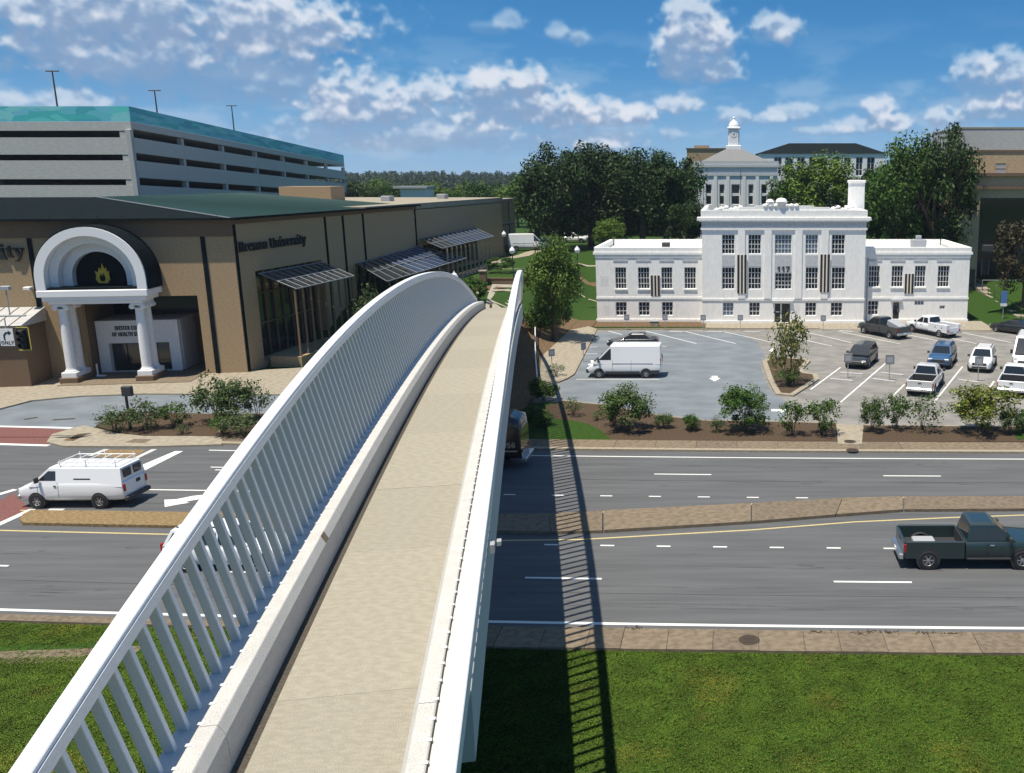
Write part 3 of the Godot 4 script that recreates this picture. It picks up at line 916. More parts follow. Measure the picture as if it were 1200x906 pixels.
	part(structure("worn_path", "narrow bare tan path worn across the near lawn"), "earth", sb, M.pave_b)

	# ---- manhole covers
	for q in [[Vector3(0.523, 0.112, -29.659), "round rusty manhole cover set in the near pavement"], [Vector3(6.911, 0.13, -54.385), "dark manhole cover in the short walk between the beds"], [Vector3(6.843, 0.13, -52.578), "dark manhole cover at the far kerb below the short walk"]]:
		var mh := thing("manhole_cover", q[1], "manhole", q[0])
		var mb2 := B.new()
		mb2.lathe(Vector3.ZERO, [Vector2(.36, -.02), Vector2(.36, .012), Vector2(.33, .012), Vector2(.32, .008), Vector2(0, .01)], 24)
		part(mh, "cover", mb2, M.iron)
		mb2 = B.new()
		for i in 5:
			mb2.box(Vector3(0, .011, -.2 + i * .1), Vector3(.4, .012, .03))
		part(mh, "rib", mb2, M.iron)

# ---------------------------------------------------------------- footbridge
const QC := -3.508
const LEAN := 0.205
const RT := [[-16.0, .62], [-8.0, .7], [0.0, 1.05], [6.0, 1.6], [12.0, 2.17], [18.0, 2.65], [24.0, 3.02], [30.0, 3.29], [36.0, 3.45], [42.0, 3.51], [48.0, 3.5], [54.0, 3.42], [60.0, 3.27], [66.0, 3.04], [72.0, 2.68], [78.0, 2.14], [84.0, 1.36], [88.0, .66], [92.0, .3]]

func deck_y(t: float) -> float:
	return 7.17 - 0.001 * (t - 30.95) * (t - 30.95)

func rail_h(t: float) -> float:
	for i in RT.size() - 1:
		if t <= RT[i + 1][0]:
			var p0: float = RT[maxi(i - 1, 0)][1]
			var p3: float = RT[mini(i + 2, RT.size() - 1)][1]
			return cubic_interpolate(RT[i][1], RT[i + 1][1], p0, p3, (t - RT[i][0]) / (RT[i + 1][0] - RT[i][0]))
	return RT[-1][1]

func rail_q(t: float) -> float:
	return -5.35 - LEAN * (rail_h(t) - .55)

# sweep a section of (q, rise) along the bridge; f(t) gives [shift in q, height]
func sweep(b: B, sec: Array, t0: float, t1: float, step: float, f: Callable, side: float) -> void:
	var n := maxi(1, int(ceil((t1 - t0) / step)))
	var rings := []
	for i in n + 1:
		var t := lerpf(t0, t1, float(i) / n)
		var o: Array = f.call(t)
		var r := []
		for s in sec:
			var q: float = s.x + o[0]
			if side > 0.0:
				q = 2.0 * QC - q
			r.append(Vector3(q, s.y + o[1], -t))
		rings.append(r)
	var k := sec.size()
	for i in n:
		for j in k:
			var a: Vector3 = rings[i][j]
			var c: Vector3 = rings[i][(j + 1) % k]
			var d: Vector3 = rings[i + 1][(j + 1) % k]
			var e: Vector3 = rings[i + 1][j]
			var mid := Vector3.ZERO
			for p in rings[i]:
				mid += p / k
			var nn := (c - a).cross(e - a).normalized()
			if nn.dot((a + c) * .5 - mid) < 0.0:
				nn = -nn
			b.quad(a, c, d, e, nn)
	for e in [[rings[0], Vector3.BACK], [rings[n], Vector3.FORWARD]]:
		var pk := PackedVector2Array()
		for p in e[0]:
			pk.append(Vector2(p.x, p.y))
		var ix := Geometry2D.triangulate_polygon(pk)
		for i in range(0, ix.size(), 3):
			b.tri(e[0][ix[i]], e[0][ix[i + 1]], e[0][ix[i + 2]], e[1], e[1], e[1])

func bridge() -> void:
	var br := thing("footbridge", "arched pedestrian bridge with white leaning rails and concrete deck", "footbridge", Vector3.ZERO, atan2(.2036, .97906))
	var on_deck := func(t: float) -> Array: return [0.0, deck_y(t)]
	# deck, cast in bays with open joints
	var cuts := [-16.0, -9.5, -3.0, 3.2, 9.4, 15.6, 21.8, 26.2, 32.0, 38.0, 44.0, 50.0, 56.0, 62.0, 68.0, 74.0, 80.0, 85.0, 89.6]
	for i in cuts.size() - 1:
		var b := B.new()
		sweep(b, [Vector2(-4.57, -.24), Vector2(-4.57, -.01), Vector2(-4.55, 0), Vector2(-2.25, 0), Vector2(-2.24, -.01), Vector2(-2.24, -.24)], cuts[i], cuts[i + 1] - (.02 if i == 6 else .007), 1.2, on_deck, -1.0)
		part(br, "deck_slab", b, M.deck if i % 2 else M.deck_b)
	for side in [-1.0, 1.0]:
		var g := B.new()
		if side < 0.0:
			sweep(g, [Vector2(-4.8, -.3), Vector2(-4.8, -.07), Vector2(-4.572, -.07), Vector2(-4.572, -.3)], -16, 89.4, 1.6, on_deck, side)
			part(br, "gutter", g, M.gutter)
		var pc := [-16.0, -4.0, 5.0, 14.0, 23.0, 32.0, 41.0, 50.0, 59.0, 68.0, 77.0, 90.0]
		for i in pc.size() - 1:
			var p := B.new()
			sweep(p, [Vector2(-4.79, -.32), Vector2(-4.84, .48), Vector2(-4.93, .64), Vector2(-4.945, .655), Vector2(-5.19, .655), Vector2(-5.21, .64), Vector2(-5.23, -.32)], pc[i], pc[i + 1] - .015, 1.0, on_deck, side)
			part(br, "parapet", p, M.precast)
		var ch := B.new()
		sweep(ch, [Vector2(-.24, 0), Vector2(-.255, .02), Vector2(-.255, .31), Vector2(-.24, .325), Vector2(-.015, .325), Vector2(0, .31), Vector2(0, .02), Vector2(-.015, 0)], -15, 88.3, .6, func(t: float) -> Array: return [rail_q(t), deck_y(t) + rail_h(t)], side)
		part(br, "top_chord", ch, M.steel_white)
		var lip := B.new()
		sweep(lip, [Vector2(.004, .235), Vector2(.004, .25), Vector2(.02, .25), Vector2(.02, .235)], -15, 88.2, .6, func(t: float) -> Array: return [rail_q(t), deck_y(t) + rail_h(t)], side)
		part(br, "chord_lip", lip, M.steel_white)
		var bs := B.new()
		sweep(bs, [Vector2(-5.54, .5), Vector2(-5.54, .6), Vector2(-5.235, .6), Vector2(-5.235, .5)], -15, 88, 1.2, on_deck, side)
		part(br, "bottom_rail", bs, M.steel_grey)
		var gi := B.new()
		sweep(gi, [Vector2(-5.66, -1.0), Vector2(-5.66, .3), Vector2(-5.64, .32), Vector2(-5.25, .32), Vector2(-5.25, -1.0)], 14.8, 86, 1.5, on_deck, side)
		part(br, "edge_girder", gi, M.steel_grey)
		# end plate where the chord comes down
		var ep := B.new()
		sweep(ep, [Vector2(-5.24, .0), Vector2(-5.24, .66), Vector2(-5.62, .66), Vector2(-5.62, .0)], 86.6, 91.0, 1.0, func(t: float) -> Array: return [(t - 86.6) * .1, deck_y(t) - (t - 86.6) * .06], side)
		part(br, "end_block", ep, M.precast)
	var pm := B.new()
	pm.box(Vector3(-4.89, deck_y(21.4) + .562, -21.4), Vector3(.012, .2, .3), Basis(Vector3.BACK, .5))
	part(br, "patched_spot", pm, M.pave_b)
	var so := B.new()
	sweep(so, [Vector2(-5.24, -.92), Vector2(-5.24, -.34), Vector2(-1.78, -.34), Vector2(-1.78, -.92)], -16, 88, 1.5, on_deck, -1.0)
	part(br, "soffit", so, M.garage)
	for pt in [13.0, 58.5, 84.0]:
		var pr := B.new()
		var yb := deck_y(pt) - .92
		pr.cbox(Vector3(QC, yb - .35, -pt), Vector3(3.6, .7, 1.1), .06)
		pr.cbox(Vector3(QC, (yb - .7) * .5 - .4, -pt), Vector3(1.5, yb - .7 + .8, .8), .08)
		part(br, "pier", pr, M.garage)
	var bk := B.new()
	bk.box(Vector3(-1.25, deck_y(21) + .2, -21.0), Vector3(.1, .2, .3))
	bk.box(Vector3(-1.1, deck_y(21) + .3, -21.0), Vector3(.1, .1, .2))
	part(br, "bracket", bk, M.sign_grey)
	# fins: a box post; a white strip paints in its brighter lit inner face
	var fb := B.new()
	fb.box(Vector3(-.075, .5, 0), Vector3(.13, 1.0, .085))
	var fin := fb.mesh()
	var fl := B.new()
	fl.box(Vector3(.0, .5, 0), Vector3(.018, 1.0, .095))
	var lit_face := fl.mesh()
	var tb := B.new()
	tb.cbox(Vector3(0, .004, 0), Vector3(.09, .008, .07), .003)
	var tab := tb.mesh()
	for side in [-1.0, 1.0]:
		var t := 6.6
		while t < 86.2:
			var qa := -5.36
			var ya := deck_y(t) + .59
			var qb := rail_q(t) - .06
			var yb := deck_y(t) + rail_h(t) + .012
			if yb - ya > .12:
				var up := Vector3(qb - qa, yb - ya, 0)
				var at := Vector3(qa, ya, -t)
				if side > 0.0:
					up.x = -up.x
					at.x = 2.0 * QC - at.x
				var ln := up.length()
				var un := up / ln
				var xa := Vector3(un.y, -un.x, 0)
				if side > 0.0:
					xa = -xa
				var f := part(br, "fin", fin, M.steel_grey)
				f.transform = Transform3D(Basis(xa, un * ln, Vector3.BACK), at)
				var e := part(f, "lit_face", lit_face, M.steel_white)
				if t < 45.0 or side < 0.0:
					e = part(f, "fixing_tab", tab, M.steel_white)
					var inv := f.transform.affine_inverse()
					var q: float = -5.19 if side < 0.0 else 2.0 * QC + 5.19
					e.transform = inv * Transform3D(Basis.IDENTITY, Vector3(q, deck_y(t) + .656, -t))
			t += .534

	# posts and rails round the bridge foot
	var bo := thing("bollard", "slim rusty brown bollard at the far end of the bridge deck", "bollard", Vector3(-4.3 * .979 + BDX * 90.3, hgt(-22.6, -87.5) - .05, 4.3 * .2036 + BDZ * 90.3))
	var bb := B.new()
	bb.lathe(Vector3.ZERO, [Vector2(.11, 0), Vector2(.11, 1.0), Vector2(.09, 1.05), Vector2(0, 1.06)], 12)
	part(bo, "post", bb, M.brick_dark)
	bb = B.new()
	bb.lathe(Vector3(0, .86, 0), [Vector2(.116, 0), Vector2(.116, .06)], 12)
	part(bo, "band", bb, M.sign_grey)
	var hr := thing("handrail", "white metal handrail on the bank right of the bridge", "handrail", Vector3.ZERO)
	var hp := [Vector2(-14.769, -69.574), Vector2(-16.576, -77.788), Vector2(-18.399, -86.715), Vector2(-20.219, -95.624)]
	var pts := []
	for p in hp:
		pts.append(Vector3(p.x, hgt(p.x, p.y), p.y))
	for i in pts.size():
		var b := B.new()
		b.tube(pts[i], pts[i] + Vector3(0, 1.0, 0), .04, .04)
		part(hr, "post", b, M.white_paint)
		if i:
			b = B.new()
			b.tube(pts[i - 1] + Vector3(0, 1, 0), pts[i] + Vector3(0, 1, 0), .05, .05)
			b.tube(pts[i - 1] + Vector3(0, .5, 0), pts[i] + Vector3(0, .5, 0), .03, .03)
			part(hr, "rail", b, M.white_paint)

# ---------------------------------------------------------------- buildings
var win_cache := {}

func window_at(parent: Node, called: String, r: Array, cols: int, rows: int, z: float, glass: Material, frame_mat: Material, bar := .07, rim := .1, bs := Basis.IDENTITY) -> MeshInstance3D:
	var w: float = snappedf(r[2] - r[0], .05)
	var h: float = snappedf(r[3] - r[1], .05)
	var key := "%s_%s_%d_%d_%s" % [w, h, cols, rows, bar]
	if not win_cache.has(key):
		var g := B.new()
		g.bx(-w / 2, -h / 2, -.03, w / 2, h / 2, 0)
		var f := B.new()
		f.bx(-w / 2 - .01, -h / 2 - .01, .0, -w / 2 + rim, h / 2 + .01, .05)
		f.bx(w / 2 - rim, -h / 2 - .01, .0, w / 2 + .01, h / 2 + .01, .05)
		f.bx(-w / 2 + rim, -h / 2 - .01, .0, w / 2 - rim, -h / 2 + rim, .049)
		f.bx(-w / 2 + rim, h / 2 - rim, .0, w / 2 - rim, h / 2 + .01, .049)
		for i in range(1, cols):
			var x := -w / 2 + w * i / cols
			f.bx(x - bar / 2, -h / 2 + rim, .002, x + bar / 2, h / 2 - rim, .04)
		for j in range(1, rows):
			var y := -h / 2 + h * j / rows
			f.bx(-w / 2 + rim, y - bar / 2, .002, w / 2 - rim, y + bar / 2, .037)
		win_cache[key] = [g.mesh(), f.mesh()]
	var o := part(parent, called, win_cache[key][0], glass)
	o.transform = Transform3D(bs, bs * Vector3((r[0] + r[2]) * .5, (r[1] + r[3]) * .5, z))
	part(o, "frame", win_cache[key][1], frame_mat)
	return o

func gabled_prism(b: B, pts: Array, y0: float, y1: float) -> void:
	b.slab(pts, y1, y0)

func white_building() -> void:
	var o := Vector3(5.4, 0, -103)
	var t := thing("courthouse", "long white marble building with raised centre behind the car park", "building", o)
	var sh := func(r: Array, dz := 0.0) -> Array: return [r[0] - o.x, r[1], r[2] - o.x, r[3]]
	var wl: float = -14.969 - o.x
	var wr: float = 25.565 - o.x
	var cl: float = -3.4 - o.x
	var cr: float = 14.059 - o.x
	var wing_top := 7.9
	var ctop := 11.2
	# left wing
	var up_l := [[-12.888, 3.647, -11.683, 5.982], [-10.413, 3.647, -9.179, 5.982], [-7.881, 3.647, -6.676, 5.982], [-5.378, 3.647, -4.117, 5.982]]
	var lo_l := [[-12.931, 0.715, -11.708, 2.199], [-10.419, 0.715, -9.206, 2.199], [-7.871, 0.715, -6.657, 2.199]]
	var up_r := [[14.626, 3.842, 15.85, 6.147], [17.138, 3.842, 18.38, 6.147], [19.65, 3.842, 20.827, 6.147], [22.152, 3.842, 23.422, 6.147]]
	var lo_r := [[14.655, 0.791, 15.822, 2.33]]
	var sm_r := [[19.739, 1.843, 20.793, 2.349], [22.493, 1.411, 23.1, 1.825]]
	var door_r := [17.329, 0.036, 18.198, 2.293]
	var up_c := [[-1.273, 7.528, 0.091, 9.558], [1.546, 7.528, 2.91, 9.558], [4.366, 7.528, 6.167, 9.558], [7.64, 7.528, 8.968, 9.558], [10.432, 7.528, 11.851, 9.558]]
	var mid_c := [[-1.283, 3.739, 0.092, 6.092], [1.558, 3.739, 2.933, 6.092], [4.402, 3.739, 6.218, 5.481], [7.698, 3.739, 9.036, 6.092], [10.512, 3.739, 11.942, 6.092]]
	var lo_c := [[-1.2, 0.869, -0.028, 2.299], [1.652, 0.869, 2.815, 2.299], [7.724, 0.869, 8.905, 2.299], [10.483, 0.869, 11.72, 2.299]]
	var door_c := [4.341, 0.029, 6.17, 2.299]
	var groups := [[up_l, 3, 4, 0.0], [lo_l, 3, 3, 0.0], [up_r, 3, 4, 0.0], [lo_r, 3, 3, 0.0], [sm_r, 3, 1, 0.0], [up_c, 3, 4, 1.2], [mid_c, 3, 4, 1.2], [lo_c, 3, 3, 1.2]]
	var holes_w := []
	var holes_c := []
	var rw := RandomNumberGenerator.new()
	rw.seed = 4
	for g in groups:
		for i in g[0].size():
			var r: Array = sh.call(g[0][i])
			if g[3] > 0.0:
				holes_c.append(r)
			else:
				holes_w.append(r)
			var cols: int = g[1]
			var wide: float = r[2] - r[0]
			if wide > 1.6:
				cols = 5
			elif g[2] == 4 and wide > 1.1:
				cols = 4
			window_at(t, "window", r, cols, g[2], g[3] - .2, M.pane_dark if rw.randf() > .22 else M.pane_reflection, M.white_paint, .05, .06)
	var dl: Array = sh.call(door_r)
	dl[1] = 0.12
	holes_w.append(dl)
	var dc: Array = sh.call(door_c)
	dc[1] = 0.12
	holes_c.append(dc)
	var wing := B.new()
	wing.wall(wl, 0, cl, wing_top, holes_w.filter(func(h): return h[2] < cl), .22, .5)
	part(t, "wing_wall", wing, M.marble)
	wing = B.new()
	wing.wall(cr, 0, wr, wing_top, holes_w.filter(func(h): return h[0] > cr), .22, .5)
	part(t, "wing_wall", wing, M.marble)
	var cw := B.new()
	cw.xf.origin.z = 1.2
	cw.wall(cl, 0, cr, ctop, holes_c, .22, .5)
	cw.xf = Transform3D(Basis(Vector3.UP, -PI / 2), Vector3(cl, 0, 0))
	cw.wall(-17, 0, 1.2, ctop, [], .2, .2)
	cw.xf = Transform3D(Basis(Vector3.UP, PI / 2), Vector3(cr, 0, 0))
	cw.wall(-1.2, 0, 17, ctop, [], .2, .2)
	part(t, "centre_wall", cw, M.marble)
	for e in [[wl, -1.0], [wr, 1.0]]:
		var sd := B.new()
		sd.xf = Transform3D(Basis(Vector3.UP, PI / 2 * e[1]), Vector3(e[0], 0, 0))
		sd.wall(-14.0 if e[1] < 0 else 0.0, 0, 0.0 if e[1] < 0 else 14.0, wing_top, [], .1, .1)
		part(t, "side_wall", sd, M.marble)
	# roofs, parapets, cornices
	for e in [[wl, cl], [cr, wr]]:
		var rf := B.new()
		rf.bx(e[0] + .4, 7.3, -14, e[1] + (.2 if e[0] < 0 else -.4), 7.42, -.35)
		part(t, "wing_roof", rf, M.roof_white)
		var cn := B.new()
		cn.bx(e[0] - (.25 if e[0] < 0 else -.02), 7.36, -.5, e[1] + (.25 if e[0] > 0 else -.02), 7.62, .13)
		cn.bx(e[0] - (.12 if e[0] < 0 else -.02), 7.62, -.5, e[1] + (.12 if e[0] > 0 else -.02), 8.12, .06)
		cn.bx(e[0] - (.06 if e[0] < 0 else -.02), 7.05, -.2, e[1] + (.06 if e[0] > 0 else -.02), 7.36, .07)
		part(t, "cornice", cn, M.marble)
		var pp := B.new()
		var xo: float = e[0] if e[0] < 0 else e[1]
		pp.bx(xo - .2, 7.3, -14, xo + .2, 8.1, -.502)
		pp.bx(e[0] + .3, 7.3, -14.3, e[1] - .3, 8.1, -14.02)
		part(t, "parapet", pp, M.marble)
		var bc := B.new()
		bc.bx(e[0] - (.05 if e[0] < 0 else -.02), 2.52, -.2, e[1] + (.05 if e[0] > 0 else -.02), 2.74, .06)
		bc.bx(e[0] - (.1 if e[0] < 0 else -.02), 0, -.2, e[1] + (.1 if e[0] > 0 else -.02), .32, .1)
		part(t, "belt_course", bc, M.marble)
	var cc := B.new()
	cc.bx(cl - .12, 10.05, 0, cr + .12, 10.25, 1.32)
	cc.bx(cl - .5, 11.05, -.5, cr + .5, 11.35, 1.46)
	cc.bx(cl - .3, 10.9, -.5, cr + .3, 11.05, 1.36)
	part(t, "cornice", cc, M.marble)
	var fz := B.new()
	fz.bx(cl - .03, 10.25, 0, cr + .03, 10.9, 1.235)
	part(t, "frieze", fz, M.marble_grey)
	var pa := B.new()
	pa.bx(cl - .1, 11.35, .6, cr + .1, 12.1, 1.3)
	for i in 4:
		var k := i * 1.7
		pa.bx(cl + 2.2 + k, 12.1 + i * .16, .7, cr - 2.2 - k, 12.26 + i * .16, 1.2)
	pa.bx(cl - .1, 11.35, -17, cl + .3, 12.1, .598)
	pa.bx(cr - .3, 11.35, -17, cr + .1, 12.1, .598)
	part(t, "parapet", pa, M.marble)
	var rc := B.new()
	rc.bx(cl + .1, 11.1, -17, cr - .1, 11.3, .6)
	part(t, "centre_roof", rc, M.roof_white)
	var bc2 := B.new()
	bc2.bx(cl - .05, 2.52, 1.0, cr + .05, 2.74, 1.27)
	bc2.bx(cl - .1, 0, 1.0, (dc[0] as float) - .02, .32, 1.31)
	bc2.bx((dc[2] as float) + .02, 0, 1.0, cr + .1, .32, 1.31)
	part(t, "belt_course", bc2, M.marble)
	# pilasters between the centre windows, spandrels under the top windows
	for i in 4:
		var x0: float = up_c[i][2] - o.x + .35
		var x1: float = up_c[i + 1][0] - o.x - .35
		var pl := B.new()
		pl.bx(x0, 2.75, 1.1, x1, 10.04, 1.32)
		part(t, "pilaster", pl, M.marble)
	for i in 5:
		var spn := B.new()
		spn.bx(up_c[i][0] - o.x, 6.211 if i != 2 else 5.572, 1.15, up_c[i][2] - o.x, 7.392, 1.225)
		part(t, "spandrel", spn, M.marble_grey)
	text(t, "street_number", "117", .62, .05, M.dark_steel, Vector3((mid_c[2][0] + mid_c[2][2]) * .5 - o.x, 5.874, 1.26), Basis.IDENTITY, "Droid Sans", 700)
	for g in [up_l, up_r]:
		for r0 in g:
			var r: Array = sh.call(r0)
			var pn := B.new()
			pn.bx(r[0] - .18, 6.62, 0, r[2] + .18, 6.84, .05)
			part(t, "window_head", pn, M.marble_grey)
			pn = B.new()
			pn.bx(r[0] - .1, r[1] - .14, 0, r[2] + .1, r[1] - .01, .1)
			part(t, "window_sill", pn, M.marble)
	# weathered facing stones a shade apart
	var rs := RandomNumberGenerator.new()
	rs.seed = 15
	for i in 34:
		var sx: float = rs.randf_range(wl + .4, wr - 1.6)
		var mid: bool = sx > cl + .2 and sx < cr - 1.4
		var sy := rs.randf_range(.5, 6.2 if not mid else 9.4)
		var sw := rs.randf_range(.5, 1.1)
		var shh := rs.randf_range(.35, 1.3)
		var clear := true
		for h in (holes_c if mid else holes_w):
			if sx + sw > h[0] - .25 and sx < h[2] + .25 and sy + shh > h[1] - .3 and sy < h[3] + .35:
				clear = false
		if sx < cl + .2 and sx + sw > cl or sx < cr and sx + sw > cr - .2:
			clear = false
		if not clear or (sy < 2.8 and sy + shh > 2.45):
			continue
		var fs := B.new()
		fs.bx(sx, sy, (1.2 if mid else 0.0) - .01, sx + sw, sy + shh, (1.2 if mid else 0.0) + .004)
		part(t, "facing_stone", fs, M.marble_worn if i % 2 else M.marble_pale)
	# doors
	for d in [[dc, 1.2, 2], [dl, 0.0, 1]]:
		var r: Array = d[0]
		var leaf := B.new()
		leaf.bx(r[0] + .02, r[1], d[1] - .2, r[2] - .02, r[3] - .02, d[1] - .14)
		var dn := part(t, "door", leaf, M.pane_dark)
		var fr := B.new()
		var z0: float = d[1] - .138
		fr.bx(r[0], r[1], z0, r[0] + .1, r[3], z0 + .06)
		fr.bx(r[2] - .1, r[1], z0, r[2], r[3], z0 + .06)
		fr.bx(r[0] + .1, r[3] - .12, z0, r[2] - .1, r[3], z0 + .058)
		if d[2] == 2:
			var xm: float = lerpf(r[0], r[2], .42)
			fr.bx(xm - .07, r[1], z0, xm + .07, r[3] - .12, z0 + .055)
			fr.bx(r[0] + .1, lerpf(r[1], r[3], .5), z0, xm - .07, lerpf(r[1], r[3], .5) + .12, z0 + .05)
		part(dn, "frame", fr, M.white_paint)
		var hd := B.new()
		hd.tube(Vector3(r[2] - .28, r[1] + .95, z0 + .1), Vector3(r[2] - .28, r[1] + 1.35, z0 + .1), .02, .02)
		part(dn, "handle", hd, M.chrome)
		var hood := B.new()
		hood.bx(r[0] - .2, r[3] + .03, d[1], r[2] + .2, r[3] + .22, d[1] + .22)
		part(t, "door_hood", hood, M.marble_grey)
	# banners of three dark strips with an orange edge
	for q in [[-9.065, 2.882, -8.006, 5.113], [18.549, 3.134, 19.589, 5.289], [0.33, 3.278, 1.401, 7.428], [9.209, 3.426, 10.298, 7.483]]:
		var r: Array = sh.call(q)
		var z: float = 1.34 if r[3] > 7.0 else .05
		var bn := B.new()
		bn.bx(r[0], r[1], z, r[2], r[3], z + .02)
		var bo := part(t, "banner", bn, M.white_paint)
		var w: float = r[2] - r[0]
		for k in 3:
			var s := B.new()
			var x: float = r[0] + w * (.04 + k * .36)
			s.bx(x, r[1], z + .021, x + w * .2, r[3], z + .03)
			part(bo, "dark_stripe", s, M.black)
		for k in 2:
			var s := B.new()
			var x: float = r[0] + w * (.24 if k == 0 else .7)
			s.bx(x, r[1], z + .021, x + w * .055, r[3], z + .029)
			part(bo, "orange_stripe", s, M.orange)
	# roof ornaments
	var orn := B.new()
	orn.lathe(Vector3((cl + cr) * .5 - .3, 12.95, 1.0), [Vector2(0, -.35), Vector2(.5, -.25), Vector2(.62, .05), Vector2(.5, .3), Vector2(.25, .42), Vector2(0, .45)], 14)
	orn.lathe(Vector3((cl + cr) * .5 - 1.5, 12.9, 1.0), [Vector2(0, -.3), Vector2(.4, -.2), Vector2(.45, .1), Vector2(.2, .36), Vector2(0, .38)], 12)
	for i in 7:
		orn.lathe(Vector3((cl + cr) * .5 - 2.0 + i * .55, 12.7, 1.15), [Vector2(0, -.25), Vector2(.28, -.15), Vector2(.26, .0), Vector2(0, .12)], 8)
	part(t, "crest", orn, M.marble)
	for sx in [cl + 1.6, cr - 4.0]:
		orn = B.new()
		for i in 6:
			orn.lathe(Vector3(sx + i * .5, 12.15 + .12 * (i % 3), .9), [Vector2(0, -.1), Vector2(.28, -.02), Vector2(.26, .12), Vector2(0, .24)], 8)
		part(t, "scroll_ornament", orn, M.marble)
	var chm := B.new()
	chm.cbox(Vector3(14.208 - o.x, 10.55, -9), Vector3(1.75, 9.2, 1.6), .05)
	chm.cbox(Vector3(14.208 - o.x, 15.05, -9), Vector3(1.95, .3, 1.8), .05)
	part(t, "chimney", chm, M.marble)
	var hv := B.new()
	hv.cbox(Vector3(cr + 7.0, 8.0, -6), Vector3(1.6, 1.2, 1.4), .05)
	hv.cbox(Vector3(cr + 7.0, 8.8, -6), Vector3(.6, .5, .6), .05)
	part(t, "roof_unit", hv, M.sign_grey)
	hv = B.new()
	hv.cbox(Vector3(cl - 4.2, 7.9, -4), Vector3(.9, 1.0, .8), .05)
	hv.cbox(Vector3(cr + 14.4, 7.8, -3.6), Vector3(1.3, .7, .8), .05)
	part(t, "roof_vent", hv, M.dark_steel)
	var dp := B.new()
	dp.tube(Vector3(cr + .45, 0.1, .12), Vector3(cr + .45, 7.0, .12), .07, .07)
	part(t, "downpipe", dp, M.sign_grey)

